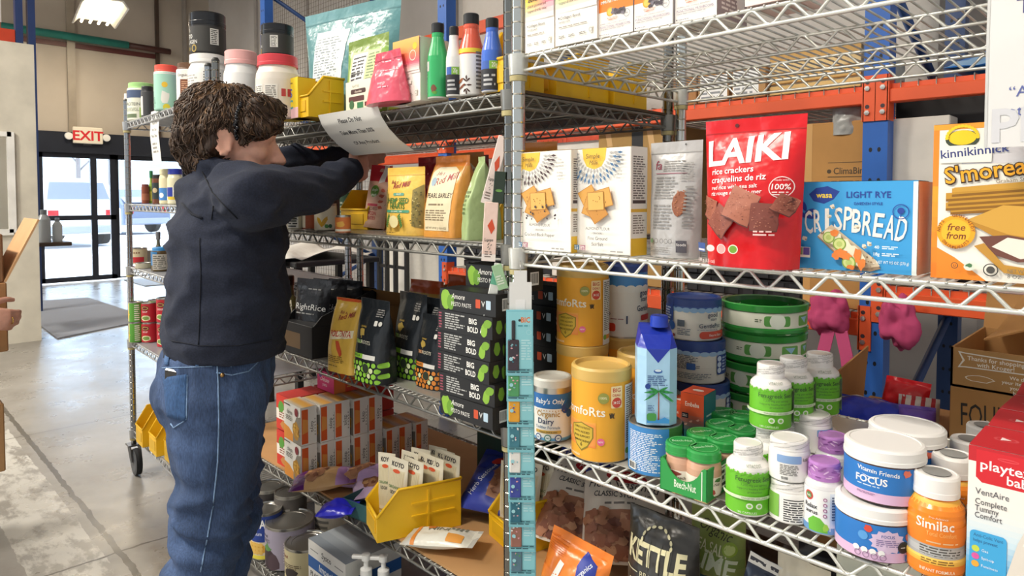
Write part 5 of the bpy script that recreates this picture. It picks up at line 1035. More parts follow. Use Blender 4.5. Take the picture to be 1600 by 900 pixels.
pouch('chip_bag', 'dark brown bag between the lime bag and the cream bag', 'chip bag', FY(1150, 1240, 836, .25, Z, .06), .07, '4a3226', lambda d: [d.bl(50, 40, 30, 16, '7a4a30', .2)], rad(-4), bot=-1, wr=.006, sd=22)
pouch('chip_bag', 'black and orange bag far back under the gummy jars', 'chip bag', FY(1235, 1330, 850, .22, Z, .06), .07, '242226', lambda d: [d.bl(50, 60, 30, 16, 'b5643a', .3)], rad(6), bot=-1, wr=.006, sd=24)
# ================================================================ hanging razor strip and tags at the post
Pt = at_y(812, 484, -.06); cols = ('3a2f38', '4f9a62', 'e0a02c', '3c7a8a', 'e6e4de', '3c4a9a', '2f6a7c', '9a6a5c', '5a7a8a', 'a2a8b4')
card0 = None
m = MB(); m.tube([(0, -.02, 1.125), (.001, -.03, 1.09), (.004, -.042, 1.07)], .0012, 'b9b9b4'); b0 = Vector(Pt)
m = MB(); m.box(-.019, .019, -.0006, .0006, -.055, 0, 'e8e8e4', 'plast'); m.box(-.011, .011, -.0006, .0006, 0, .02, 'e8e8e4', 'plast'); m.tube([(0, 0, .018), (0, .006, .03), (0, .02, .034)], .0011, 'b5b5b0'); m.box(-.008, .008, -.0012, -.0007, -.1, -.03, 'f0f0ee', 'plast')
solo('hang_strip', m, 'white plastic hang strip clipped to the post above the razor packs', 'hang strip', b0+Vector((-.004, .006, .046)), rad(45))
for i in range(10):
    loc = b0+Vector((-.0016*i, .0026*i, -.045*i)); t = thing('razor_pack', 'teal razor blister pack, %s on the hanging strip' % ('topmost, showing its orange logo', 'second from top, green handle', 'third from top, yellow handle', 'fourth from top, dark teal handle', 'fifth from top, white handle', 'sixth from top, indigo handle', 'seventh from top, teal handle', 'eighth from top, brown handle', 'ninth from top, slate handle', 'lowest, pale handle')[i], 'razor pack', loc, rad(43), 'razor packs', (rad(-2), 0))
    m = MB(); w = .0455; h = .112; m.box(-w/2, w/2, 0, .0008, -h, 0, '7fc4cf', 'film', .0003); d = D(m, Map(lambda u, v, o: (u, -o, v)), w, h, None, -h)
    d.r(3, 3, 97, 97, '8fd0d8'); d.t('BIC', 72, 81, 8, 'e2762a', w=34, b=2); d.e(50, 84, 5, '2c2c2c'); d.ri(84, 66, 9, 'c4e6ea', .8); d.pa(56, 24, 94, 56, 8, 'b9e2e6'); d.pa(44, 74, 94, 78, 1, '4a9aa6'); d.r(4, 6, 96, 11, '6aa9b2'); d.pa(6, 4, 94, 11, 2, '35606a')
    m.build('card', t)
    m = MB(); m.box(-w*.44, -w*.02, -.0032, 0, -h*.92, -h*.45, cols[i], 'film', .0015); m.box(-w*.3, -w*.16, -.003, 0, -h*.45, -h*.16, '2c2c30', 'film', .0012); d = D(m, Map(lambda u, v, o: (u, -.0032-o, v)), w, h, None, -h); R = random.Random(i)
    for k in range(9): d.bl(R.uniform(10, 42), R.uniform(18, 56), 3.5, 3, R.choice(('e6e4de', 'd8a0a8', '88b8c0', cols[(i+3) % 10])), .4, sd=k)
    d.e(18, 26, 7, '9fd4dc'); m.build('blister', t)
def tagc(name, label, px0, py0, px1, py1, wpx, y, c, fn, f='film'):
    a = at_y(px0, py0, y); b = at_y(px1, py1, y); v = a-b; L = v.length; w = wpx/ppm(a); m = MB(); m.box(-w/2, w/2, -.002, .002, 0, L, c, f, .001); d = D(m, mfront(.004), w, L); fn(d)
    o = solo(name, m, label, 'sample packet', b, rad(45), 'hanging sample packets'); ax = v.dot(RT); o.rotation_euler = (0, math.atan2(ax, v.z), rad(45)); return o
def pk(d): d.r(0, 0, 100, 12, 'f2e6de'); d.st([(30, 60), (60, 72), (84, 56), (60, 46)], 'd4502c'); d.t('Loops', 46, 34, 5, '55504a', w=60); d.pa(20, 6, 80, 18, 3, '8a7a70'); R = random.Random(3); [d.bl(50+R.uniform(-14, 14), 28+R.uniform(-8, 8), 9, 2.5, '4a4a40', .4, rot=1, sd=i) for i in range(6)]
tagc('sample_packet', 'upper pale pink packet hanging at the post before the yellow bin', 786, 214, 759, 318, 17, -.02, 'f0dcd2', pk)
tagc('sample_packet', 'lower pale pink packet with orange blot hanging below another', 768, 316, 763, 408, 22, -.025, 'f0d2c4', pk)
tagc('sample_packet', 'black and green packet tucked behind the pale pink packets', 782, 268, 778, 318, 18, -.012, '2c3a2c', lambda d: d.e(50, 40, 30, '6a9a4a', .4))
tagc('sample_packet', 'long narrow white and green packet swinging below the pink packets', 779, 416, 757, 522, 15, -.03, 'e6e8e2', lambda d: (d.r(0, 70, 100, 92, '6ab89a'), d.bl(50, 44, 30, 90, 'c87a4a', .3), d.p([(10, 4), (90, 4), (60, 20), (30, 20)], 'c9d6e6')))
tagc('sample_packet', 'pale green folded packet hanging beside the post', 776, 414, 787, 452, 16, -.015, '9fc49a', lambda d: d.pa(10, 20, 90, 60, 4, 'dfe8d8'))
# ================================================================ middle unit, top shelf
Z = ZB[0]+.0065
def label_para(d, c='f3f0e8'): d.r(14, 12, 62, 78, c); d.pa(18, 16, 58, 74, 22, '8a8f8c')
TW = .3
pouch('supplement_pouch', 'large teal zip pouch with white back label on the middle top shelf', 'pouch', FY(476, 597, 22, .085, Z, .07, rad(6)), .09, lambda x, y: '5f9094' if y < 91 else '6d9ca0', lambda d: (d.r(0, 90, 100, 91, '4f8084'), d.p([(12, 16), (50, 14), (54, 80), (16, 82)], 'e6ebea'), d.pa(16, 18, 48, 76, 24, '8a9698'), d.t('kos naturals', 60, 84, 2.6, '4a7a80', w=34)), rad(10), sd=31, wr=.005, tw=1.14, bw=.96, nu=26, nv=36)
pouch('supplement_pouch', 'green zip pouch with white facts label leaning before the teal pouch', 'pouch', FB(530, 184, 592, 56, Z, .05, rad(6))[:1]+(.15, .2), .05, lambda x, y: '88b04c' if y < 84 else '7c9440', lambda d: (d.p([(14, 16), (94, 16), (88, 80), (14, 84)], 'cfe09a'), d.nutri(20, 24, 56, 80, 10), d.pa(60, 22, 86, 78, 14, '7a8a5a')), rad(8), sd=33, wr=.004, tilt=(rad(-5), rad(-3)))
def nat(F_, S_, T_): F_.g(0, 0, 100, 100, ('f0e2c0', 'f2ead6')); F_.t('NATIVE', 40, 78, 9, '5a6a5a', w=46, b=0); F_.rr(20, 56, 80, 72, '4a2c24', 4); F_.t('chocolate', 50, 60, 8, 'e8d8c4', w=50); F_.rr(12, 30, 74, 48, '5a2c26', 3); F_.e(24, 20, 10, '3f6a3f'); F_.r(46, 6, 70, 26, '2f7a4a'); F_.r(76, 10, 96, 24, '6a2c26'); T_.r(0, 0, 100, 100, 'c08a4c')
carton('bar_box', 'small cream box with brown panels before the green pouch', 'box', FB(541, 175, 580, 130, Z, .03), .03, 'efe4cc', nat)
m = MB(); m.prism([(0, 0), (.075, .0), (.075, .09)], -.012, .012, 'c9944e', 'card'); solo('cardboard_flap', m, 'triangular brown cardboard flap between green pouch and pink pouch', 'cardboard', FB(536, 176, 592, 90, Z, .03)[0]+Vector((-.04, .045, .035)), 0)
pouch('powder_pouch', 'shiny coral pink pouch leaning against the orange and white box', 'pouch', FB(566, 165, 618, 84, Z, .05, rad(0)), .06, lambda x, y: 'd8566a' if y < 88 else 'cf4a60', lambda d: (d.r(0, 84, 100, 85.5, 'b83a50'), d.t('energy', 58, 34, 6, 'f2c4cc', w=50, sh=.2), d.pa(50, 26, 84, 31, 1, 'f0b4be'), d.pa(50, 58, 96, 62, 1, 'f0b4be')), 0, sd=35, wr=.006, tw=.72, bw=1.2, f='film', top=.8)
def zb(F_, S_, T_): zolt(0)(F_, S_, T_); F_.g(0, 48, 100, 100, ('f2e8dc', 'e8566e', 'ee7a5a', 'f4a84e', 'f4b860'), 20); F_.t('zolt.', 10, 63, 8, '33302e', al='l', w=34, b=1); F_.t('plant powered', 10, 56, 4, 'a03a3a', al='l', w=60, b=0); F_.ri(76, 72, 12, 'f6d8c4', 2); F_.e(84, 86, 8, 'f2c22c'); F_.r(0, 28, 70, 34, 'f2ece2'); F_.t('WELL', 10, 32, 6, '44403c', al='l', w=30)
carton('drink_mix_box', 'orange to white drink mix box between the pink pouch and the green bottle', 'box', FB(616, 163, 657, 67, Z, .075), .075, 'f2ece2', zb)
JB = [(0, .92), (.02, 1), (.55, 1), (.62, .97), (.82, .66), (.9, .56), (.93, .58), (1, .56)]
def bottle(label, geo, top, mid, art, rz=rad(20)):
    P, r, h = geo; t = thing('juice_bottle', label, 'bottle', P, rz, 'tapered drink bottles'); hb = h*.9; pz = [(a*hb, b*r) for a, b in JB]; m = MB(); pf = [(0, .0005)]
    for a, b in pz: pf.append((b, a+.0005, top if a > hb*mid else 'eeece6', 'gloss'))
    m.lathe(pf+[(0, hb, top, 'gloss')], 28); m.build('body', t)
    m = MB(); d = D(m, mlathe(pz), 2*r, hb); art(d); m.build('printed_label', t)
    m = MB(); R = r*.6; m.lathe([(R*.9, hb*.97), (R, hb*.97, '1d1d1f', 'plast'), (R, h-.002, '1d1d1f', 'plast'), (R*.9, h, '26262a', 'plast'), (0, h, '26262a', 'plast')], 24); m.build('cap', t); return t
def choc(d): d.r(8, 40, 30, 54, 'c9c6c0'); d.pa(-20, 28, 10, 50, 4, '8a8884'); d.bl(56, 14, 14, 20, '7a4a34', .25); d.bl(62, 8, 12, 8, '5aa03c', .35)
def star(d): d.pa(-12, 30, 10, 52, 5, '8a8884'); d.r(-80, 57, 270, 63, 'ecd23a'); [d.bl(56+10*math.cos(k*PI/4), 14+10*math.sin(k*PI/4), 9, 3, '4a2c24', .2, rot=k*PI/4) for k in range(8)]; d.bl(30, 20, 18, 5, '9a5a30', .2, rot=.6); d.bl(36, 12, 16, 4, '8a4a2a', .2, rot=.6); d.pa(92, 8, 120, 60, 10, '77746e')
def dark(d): d.r(-80, 3, 270, 34, '2c2c30'); d.r(20, 34, 60, 46, '3a5fae'); d.r(60, 34, 110, 46, '8aba4a'); d.t('20g', 84, 37, 7, 'eef2e2', w=26); d.pa(30, 8, 90, 28, 3, 'bdbdbd')
g1 = CY(668, 701, 153, 33, Z)
bottle('green topped drink bottle with black cap on the middle top shelf', g1, '3fb06a', .54, choc)
bottle('white drink bottle with black label band behind the red topped bottle', CY(697, 722, 150, 39, Z), 'eeece6', 2, dark)
bottle('red topped drink bottle with star spice picture, tallest of the four', CY(716, 757, 149, 17, Z), 'e0624a', .55, star)
bottle('blue topped drink bottle nearest the shelf post', CY(752, 786, 143, 25, Z), '4a72d0', .46, dark)
def sbin(name, label, loc, rz, w, d, h, c='f0bf1e', lip=.42, slant=.42, group='yellow stacking bins', th=.003):
    t = thing(name, label, 'bin', loc, rz, group); f = 'plast'; m = MB()
    side = [(-d/2, 0), (d/2, 0), (d/2, h), (-d/2+d*slant, h), (-d/2, h*lip)]
    for s in (-1, 1): m.prism(side, s*w/2-(th if s > 0 else 0), s*w/2+(0 if s > 0 else th), c, f, 'x')
    m.box(-w/2+th, w/2-th, -d/2, d/2, 0, th, c, f); m.box(-w/2+th, w/2-th, d/2-th, d/2, th, h, c, f); m.box(-w/2+th, w/2-th, -d/2, -d/2+th, th, h*lip, c, f); m.build('bin_body', t)
    m = MB(); e = .004
    for s in (-1, 1): m.tube([(s*(w/2+.001), -d/2, h*lip), (s*(w/2+.001), -d/2+d*slant, h-.002), (s*(w/2+.001), d/2, h-.002)], e*.8, c, f, 6); m.box(s*w/2-.003, s*w/2+.003, d*.1-.002, d*.1+.002, .01, h*.9, c, f); m.box(s*w/2-.0028, s*w/2+.0028, -d*.1, d*.42, h*.62, h*.66, c, f); m.box(s*w/2-.0028, s*w/2+.0028, -d*.1, d*.42, h*.38, h*.41, c, f)
    m.tube([(-w/2, -d/2, h*lip), (w/2, -d/2, h*lip)], e*.8, c, f, 6); m.tube([(-w/2, d/2, h-.002), (w/2, d/2, h-.002)], e, c, f, 6); m.build('rim', t)
    m = MB(); m.box(-w*.36, w*.36, -d/2-.002, -d/2, h*lip*.25, h*lip*.8, 'e4b41a', f, .001); m.build('label_holder', t); return t
def bin_at(label, xl, yb, xr, yt, z, d, rz=0, **k): P, w, h = FB(xl, yb, xr, yt, z, d, rz); return sbin('stacking_bin', label, P, rz, w, d, h, **k)
sbin('stacking_bin', 'small yellow bin turned upright between the tub and the teal pouch', FB(456, 187, 487, 120, Z, .09)[0], 0, .09, .1, .105, lip=.5)
sbin('stacking_bin', 'yellow bin beside the blue topped bottle at the shelf post', at_z(774, 145, Z)+Vector((.01, .045, 0)), 0, .06, .1, .125, lip=.5)
sbin('stacking_bin', 'yellow bin toward the back of the middle top shelf end, nearer the post', Vector((-.1, .24, Z)), rad(2), .14, .18, .1, lip=.6)
sbin('stacking_bin', 'yellow bin toward the back of the middle top shelf end, farther from the post', Vector((-.09, .4, Z)), rad(-2), .14, .12, .1, lip=.6)
def ss(F_, S_, T_): F_.r(0, 0, 100, 100, 'f2d02a'); F_.r(0, 0, 100, 26, 'eec0c4'); [F_.t(s, x, y, 22, c, w=34, b=2) for s, x, y, c in (('S', 30, 52, '3f9ad0'), ('S', 68, 52, '3f6ac0'), ('O', 30, 24, 'd8509a'), ('C', 68, 24, '3fa0b0'))]; F_.pa(16, 84, 84, 90, 1, '8a6a2a'); T_.r(0, 0, 100, 100, 'e8c83c')
carton('snack_box', 'small yellow box with bold blue and pink letters beside the head', 'box', FB(434, 189, 466, 128, Z, .05), .05, 'f2d02a', ss)
def jartub(name, label, geo, body, lid, fn, rz=rad(40), lr=.92, lidh=.16, group=None, prof=None): return jar(name, label, 'tub', geo, (body, 'plast'), (lid, 'plast'), fn, rz, group, prof or [(0, .95), (.03, 1), (.72, 1), (.84, .97), (.94, .86), (1, .84)], lidh, lr, 'lid')
gt_ = CY(402, 468, 184, 82, Z)
jartub('protein_tub', 'cream tub with ribbed red lid above the shopper, under a black jar', gt_, 'efe6d8', 'd8404a', lambda d: (d.ri(20, 40, 1, 'efe6d8'), d.r(6, 22, 34, 62, 'f4efe4'), d.pa(8, 24, 32, 60, 10, '8a857c', ragged=.1), d.r(40, 20, 70, 62, 'f4efe4'), d.pa(42, 22, 68, 60, 10, '8a857c', ragged=.1), [d.r(78+i*14, 40, 88+i*14, 54, 'c8484a') for i in range(2)]))
def black(d): d.r(-80, 6, 280, 92, '35332f'); d.t('ANCIENT', 16, 72, 6, 'c9c4b4', w=36); d.st([(10, 80), (16, 90), (22, 80)], 'd9d4c4'); d.t('KETO', 20, 50, 15, 'f0eee6', w=40, b=1); d.t('COLLAGEN', 24, 32, 13, 'f0eee6', w=66, b=0); d.e(44, 16, 9, 'b59a4a'); d.e(44, 16, 6, '35332f'); d.pa(4, 10, 30, 22, 3, 'b59a4a'); d.r(92, 30, 116, 84, 'e0ded6'); d.pa(94, 32, 114, 82, 8, '55524c')
BJP = [(0, .97), (.02, 1), (.97, 1), (1, .96)]
topz = gt_[0]+Vector((0, 0, gt_[2])); gb2 = CY(405, 453, 84, 35, topz.z)
bj = jar('supplement_jar', 'black jar on the red lidded cream tub', 'jar', (topz, gb2[1], gb2[2]), ('2c2a28', 'gloss'), ('1a1a1c', 'gloss'), black, rad(-10), 'black collagen jars', BJP, .3, 1.02, 'lid')
jartub('protein_tub', 'white tub with blue lettering half hidden by the teal pouch', (Vector((-.64, .17, Z)), .05, .15), 'f0f0ec', 'c8dcb0', lambda d: (d.t('protein', 40, 44, 11, '3a62a8', w=80), d.t('NUT', 40, 78, 8, 'd8603a', w=40), d.r(-70, 12, 260, 26, 'c9d84a')))
# ================================================================ middle unit, second shelf
Z = ZB[1]+.0035
def bob(kind):
    def fn(d):
        if kind == 0:
            d.r(0, 88, 100, 89, 'd8a83a'); d.t('Bob s', 28, 76, 5, '8a2c2a', w=20, b=1, sh=.2); d.t('Red Mill', 48, 70, 8, '9a2c2c', w=64, b=1, sh=.3, rot=rad(6)); d.rr(30, 58, 62, 62, '5fa08a', 2); d.t('HULLED', 46, 59, 2.6, 'f0f0dc', w=22); d.t('HEMP SEED', 46, 47, 8, '4a7a3a', w=58, b=2); d.t('HEARTS', 46, 39, 8, '4a7a3a', w=42, b=2); d.rr(16, 33, 78, 37, '4f9a7a', 2); d.t('plant based protein', 46, 34, 2.4, 'f0f0dc', w=46)
            d.p([(0, 8), (10, 8), (16, 60), (0, 70)], '9a8a4a'); d.p([(100, 10), (84, 14), (80, 66), (100, 74)], '8f8044'); R = random.Random(1)
            for i in range(90): x = R.choice((R.uniform(1, 12), R.uniform(84, 99))); d.e(x, R.uniform(14, 64), 1.3, R.choice(('5f5a34', 'c9bc7a', '7a7040')), n=5)
            for s in (-1, 1):
                for k in range(6): d.e(48+s*(20-k*1.4), 14+k*3, 4.4, '4a7a3a', .4, rot=rad(90-s*40))
            d.ell if 0 else None; d.e(48, 20, 12, 'efe2a8', .9); d.pa(10, 3, 60, 5.5, 1, '8a6a2a')
        else:
            d.p([(12, 8), (82, 8), (86, 80), (70, 86), (26, 86), (10, 80)], 'e6d8b4'); d.t('Bob s', 34, 76, 5, '8a2c2a', w=22, b=1, sh=.2); d.t('Red Mill', 56, 67, 9, '9a2c2c', w=64, b=1, sh=.3, rot=rad(12)); d.e(22, 68, 7, '8fa8b8', 1.2); d.t('PEARL BARLEY', 48, 48, 6, '4a4038', w=72, b=1); d.pa(20, 38, 70, 42, 1, '8a7a60'); d.pa(14, 20, 80, 34, 5, '8a7a60'); d.t('NET WT 30 OZ (1 LB 14 OZ)', 46, 10, 2.6, '6a5a44', w=60, b=0)
    return fn
bin_at('yellow stacking bin at the shopper\'s hands holding a red snack pouch', 533, 357, 574, 297, Z, .13, rad(6), lip=.5, slant=.3)
def ted(d): d.r(0, 74, 100, 100, 'c8283a'); d.r(0, 0, 100, 74, 'd8a890'); d.g(0, 0, 100, 40, ('b08a74', 'dcb49c')); d.p([(52, 70), (80, 74), (86, 100), (64, 100)], 'f0e6e0'); d.e(44, 58, 20, '6a9a3a', 1.1); d.t('simple', 44, 58, 5, 'eef4e0', w=28); d.t('truth', 44, 50, 5, 'eef4e0', w=24); d.rr(20, 34, 70, 38, 'c8485a', 2); d.t('UNCURED', 46, 28, 5, '8a4a44', w=50); d.t('BACON', 46, 20, 6, 'b83a44', w=44); d.t('PIECES', 46, 13, 5, 'b83a44', w=42); [d.bl(80, 60-i*9, 9, 6, 'b8543a', .3, sd=i) for i in range(4)]
pouch('snack_pouch', 'red topped bacon pouch standing in the yellow bin by the hand', 'pouch', (at_z(566, 358, Z+.004)+Vector((-.03, .055, 0)), .075, .172), .03, 'd8a890', ted, rad(14), sd=41, wr=.004, tilt=(rad(-8), rad(4)))
for i, (x, y, l) in enumerate(((-.62, .3, 'red foil pouch standing at the back, left of two under the paper notice'), (-.5, .34, 'red foil pouch standing at the back, right of two under the paper notice'))): pouch('snack_pouch', l, 'pouch', (Vector((x, y, Z)), .13, .2), .05, 'b82a34', lambda d: (d.r(0, 60, 100, 74, 'd84a4a'), d.pa(20, 20, 80, 50, 6, 'e8c0b8')), rad(-6+14*i), sd=43+i, wr=.005)
pouch('grain_bag', 'yellow seed pouch right of the bacon pouch, front of the flour row', 'bag', FB(594, 366, 651, 262, Z, .05, rad(4)), .055, 'efc45c', bob(0), rad(4), sd=45, wr=.004, tw=1.02)
BB = dict(p=6, top=.93, bw=1, tw=.96)
pouch('grain_bag', 'orange and cream barley bag with brown lettering on the second shelf', 'bag', FB(662, 369, 717, 244, Z, .07, rad(2)), .09, lambda x, y: 'dc9a48' if y < 88 else 'e0853a', bob(1), rad(2), sd=47, wr=.005, **BB)
pouch('grain_bag', 'second orange grain bag hidden behind the yellow seed pouch', 'bag', (Vector((-.42, .26, Z)), .12, .2), .09, 'd8924a', bob(1), rad(4), sd=48, wr=.005, **BB)
pouch('grain_bag', 'pale green bag squeezed between the barley bag and the right yellow bin', 'bag', FB(714, 375, 728, 244, Z, .1, rad(-8)), .08, 'a9bf86', lambda d: d.pa(10, 30, 80, 60, 6, '6a7a4a'), rad(-18), sd=49, wr=.006, **BB)
pouch('grain_bag', 'tan bag at the back right with orange folded top', 'bag', (Vector((-.17, .24, Z)), .13, .21), .09, lambda x, y: 'c99a5c' if y < 80 else 'd88a3c', lambda d: (d.p([(50, 40), (60, 40), (66, 70), (46, 70)], 'e8e0cc'), d.pa(48, 44, 62, 66, 5, '8a7a60')), rad(8), sd=50, wr=.006, **BB)
bin_at('yellow stacking bin behind the hanging pink packets at the post', 733, 371, 775, 295, Z, .14, rad(4), lip=.46, slant=.3)
def corn(d): d.r(-80, 4, 280, 92, 'e6ddc4'); d.t('corn', 50, 72, 9, '7a8a5a', w=50); d.bl(40, 34, 9, 26, 'e0b02c', .15, rot=.5); d.bl(62, 34, 9, 26, 'd8a424', .15, rot=-.5); d.bl(72, 18, 10, 8, '4a8a3a', .3); d.e(88, 18, 9, '3a6a4a')
cn = can('food_can', 'can with golden corn picture left of the yellow bin', 'can', CY(492, 526, 361, 318, Z), [(.06, 'bdbab2', 'tin'), (.94, 'e6ddc4', 'paper'), (1, 'bdbab2', 'tin')], None, corn, rad(40), 'cans on the second shelf')
def mk(c, art): return [(.06, 'bdbab2', 'tin'), (.94, c, 'paper'), (1, 'bdbab2', 'tin')]
can('food_can', 'silver can with plain label at the shopper\'s elbow', 'can', CY(450, 473, 359, 328, Z), mk('c9c2a8', 0), None, lambda d: d.nutri(10, 10, 90, 90, 5), rad(40), 'cans on the second shelf')
can('food_can', 'orange brown can between the plain can and the corn can', 'can', CY(473, 494, 359, 326, Z), mk('a8583a', 0), None, lambda d: d.r(-20, 10, 40, 90, 'e0d4bc'), rad(40), 'cans on the second shelf')
can('food_can', 'squat can with orange fruit label beside the bin corner', 'can', CY(524, 548, 365, 336, Z), mk('d87a3a', 0), None, lambda d: (d.bl(50, 50, 30, 20, 'e8b04a', .2), d.r(-60, 12, 220, 24, 'f0e6d0')), rad(40), 'cans on the second shelf')
can('food_can', 'dark can standing behind the corn can', 'can', (Vector((-1.06, .24, Z)), .036, .11), mk('5a3a34', 0), None, lambda d: d.pa(10, 30, 80, 70, 4, 'd8c8b0'), rad(30), 'cans on the second shelf')
can('food_can', 'green labelled can deep in the shelf behind the orange fruit can', 'can', (Vector((-.93, .24, Z)), .036, .11), mk('3f6a48', 0), None, lambda d: d.pa(10, 30, 80, 70, 4, 'd8e0c8'), rad(30), 'cans on the second shelf')
# ================================================================ middle unit, third shelf
Z = ZB[2]+.0035
def rr1(F_, S_, T_): F_.r(0, 0, 100, 100, '17171a'); F_.t('RightRice', 52, 62, 12, 'e8e8e4', w=78, b=0); F_.pa(20, 53, 70, 57, 1, 'a8a8a4'); F_.r(0, 0, 26, 34, '5a4630'); F_.t('Delicious', 74, 26, 7, 'd8b44a', w=40); F_.t('11g', 70, 14, 7, 'e8e8e4', w=16); F_.pa(80, 14, 98, 20, 2, 'c9c9c4'); S_.r(0, 0, 100, 100, '141416'); S_.t('RightRice', 40, 62, 10, 'd8d8d4', w=70, b=0); S_.pa(20, 52, 70, 56, 1, 'a8a8a4'); T_.r(0, 0, 100, 100, '101012')
g = FB(428, 553, 459, 447, Z, .17); P, w, h = g; w = .11; t = thing('display_box', 'black display box of rice pouches at the shopper\'s hip', 'display box', Vector((-.83, .105, Z)), rad(0))
m = MB(); w = .16; dd = .2; h = .085
m.box(-w/2, w/2, -dd/2, dd/2, 0, h, '17171a', 'paper', .001); m.prism([(-dd/2+.005, h), (dd/2, h), (dd/2, .17), (-dd/2+.03, .11)], w/2-.004, w/2, '17171a', 'paper', 'x'); m.prism([(-dd/2+.005, h), (dd/2, h), (dd/2, .17), (-dd/2+.03, .11)], -w/2, -w/2+.004, '17171a', 'paper', 'x'); m.box(-w/2, w/2, dd/2-.004, dd/2, h, .17, '17171a')
d = D(m, mside(w), dd, h); d.t('Delicious', 62, 44, 18, 'd8b44a', w=44); d.t('11g', 40, 18, 16, 'e8e8e4', w=14); d.pa(52, 18, 84, 34, 2, 'c9c9c4'); d = D(m, Map(lambda u, v, o: (w/2+o, u, v)), dd, .2); d.t('RightRice', 66, 62, 8, 'e8e8e4', w=46, b=0); d.pa(50, 55, 82, 58, 1, 'a8a8a4')
d = D(m, mfront(dd), w, h); d.r(0, 20, 60, 70, '6a5236'); m.build('box_body', t)
for i in range(3):
    pouch('rice_pouch', ('black rice pouch at the front of the display box', 'second black rice pouch in the display box', 'third black rice pouch at the rear of the display box')[i], 'pouch', (Vector((-.845, .05+.05*i, Z+.03)), .14, .17-.005*i), .035, '1a1a1d', lambda d: (d.t('RightRice', 52, 50, 10, 'e8e8e4', w=-84, b=0), d.pa(14, 42, 80, 46, 1, 'a8a8a4'), d.t('original', 50, 12, 5, 'a8a8a4', w=40), d.pa(40, 82, 80, 86, 1, '8a8a86')), rad(12), sd=60+i, wr=.003, tilt=(rad(-6), 0), group='black rice pouches')
def polenta(d): d.p([(20, 96), (84, 96), (84, 100), (20, 100)], 'd8592c'); d.t('Bob s', 44, 80, 4, '8a2c2a', w=20, sh=.2); d.t('Red Mill', 58, 74, 7, '9a2c2c', w=56, b=1, sh=.3, rot=rad(14)); d.p([(14, 54), (92, 60), (92, 50), (14, 44)], 'f0e4c0'); d.t('POLENTA', 52, 50, 8, 'c8402c', w=70, b=2, rot=rad(3)); d.st([(40, 44), (50, 44), (62, 26), (56, 22), (46, 32)], 'c8502c'); d.bl(44, 38, 22, 22, 'f2e4b8', .1) if 0 else None; d.pa(14, 14, 80, 24, 4, '8a6a2a'); d.pa(14, 8, 60, 11, 1, '8a6a2a')
pouch('grain_bag', 'yellow polenta bag with orange top left of the black grain pouches', 'bag', FB(510, 577, 551, 466, Z, .07, rad(6)), .08, lambda x, y: 'e2b852' if y < 95 else 'd8592c', polenta, rad(8), sd=63, wr=.007, p=5, top=.95)
def roots(c, tag_):
    def fn(d):
        d.t('ORGANIC', 34, 66, 2.2, 'c9a84a', w=20); d.bl(34, 60, 10, 9, 'b59a4a', .3); d.r(33, 53, 35, 60, 'b59a4a'); d.t('TRUROOTS', 42, 47, 4.6, 'd8d4c0', w=52, b=0); d.t('TRU', 26, 47, 4.6, c, w=19, b=0)
        d.r(0, 29.5, 46, 35, c); d.r(46, 29.5, 86, 35, 'e6e4dc'); d.t(tag_, 22, 31, 3, '2c3a1c', w=38)
        R = random.Random(4); P = []
        for j in range(4):
            for i in range(7):
                x = 7+i*14.3+(7 if j % 2 else 0); y = 4+j*6.6; d.e(x, y, R.uniform(4.6, 6), c if R.random() < .82 else 'd9e2b0', 1.0)
        d.e(62, 19, 12, '2f3a2c'); d.ri(62, 19, 12, c, 1.2); d.rr(70, 70, 80, 76, 'e0ded6', 2); d.e(88, 73, 5, 'd0cec6'); d.pa(68, 80, 94, 90, 4, '8a8884')
    return fn
gp = FB(551, 591, 590, 466, Z, .06)
blk = '23272b'
pouch('grain_pouch', 'black pouch with bright green dots, front left of the pouch row', 'pouch', gp, .07, blk, roots('8cc63c', 'QUINOA'), rad(2), sd=65, wr=.004, p=3.5, tw=1.08, group='black grain pouches')
pouch('grain_pouch', 'black pouch with green dots half hidden behind the front left one', 'pouch', (gp[0]+Vector((.07, .11, 0)), gp[1], gp[2]), .07, blk, roots('7ab02c', ''), rad(0), sd=66, wr=.004, p=3.5, tw=1.08, group='black grain pouches')
pouch('grain_pouch', 'black pouch with green dots and white band, middle of the row', 'pouch', FB(616, 586, 645, 464, Z, .06)[:1]+(gp[1], gp[2]*1.05), .07, blk, roots('7ab02c', ''), rad(-2), sd=67, wr=.004, p=3.5, tw=1.08, group='black grain pouches')
pouch('grain_pouch', 'black pouch with orange dots and orange band beside the black boxes', 'pouch', FB(646, 600, 685, 491, Z, .06), .07, blk, roots('e08a34', 'QUINOA BLEND'), rad(0), sd=68, wr=.004, p=3.5, tw=1.06, group='black grain pouches')
pouch('grain_pouch', 'black pouch tucked behind the orange dotted pouch', 'pouch', (Vector((-.24, .2, Z)), .11, .165), .07, blk, roots('e08a34', ''), rad(-4), sd=69, wr=.004, p=3.5, group='black grain pouches')
for i, (x, y, l) in enumerate(((-.6, .27, 'yellow bag with folded orange top behind the green dotted pouches, left of three'), (-.48, .3, 'yellow bag with folded orange top behind the green dotted pouches, middle of three'), (-.33, .3, 'yellow bag with dark red oval behind the green dotted pouches, right of three'))):
    pouch('grain_bag', l, 'bag', (Vector((x, y, Z)), .13, .2+.02*i), .09, lambda x, y: 'd2a04a' if y < 84 else 'cf5c2c', lambda d: (d.e(50, 64, 30, '7a3a2c', .8), d.t('Red Mill', 50, 63, 6, 'c9954a', w=44, sh=.2)), rad(8-6*i), sd=70+i, wr=.006, group='yellow bags behind the pouches', **BB)
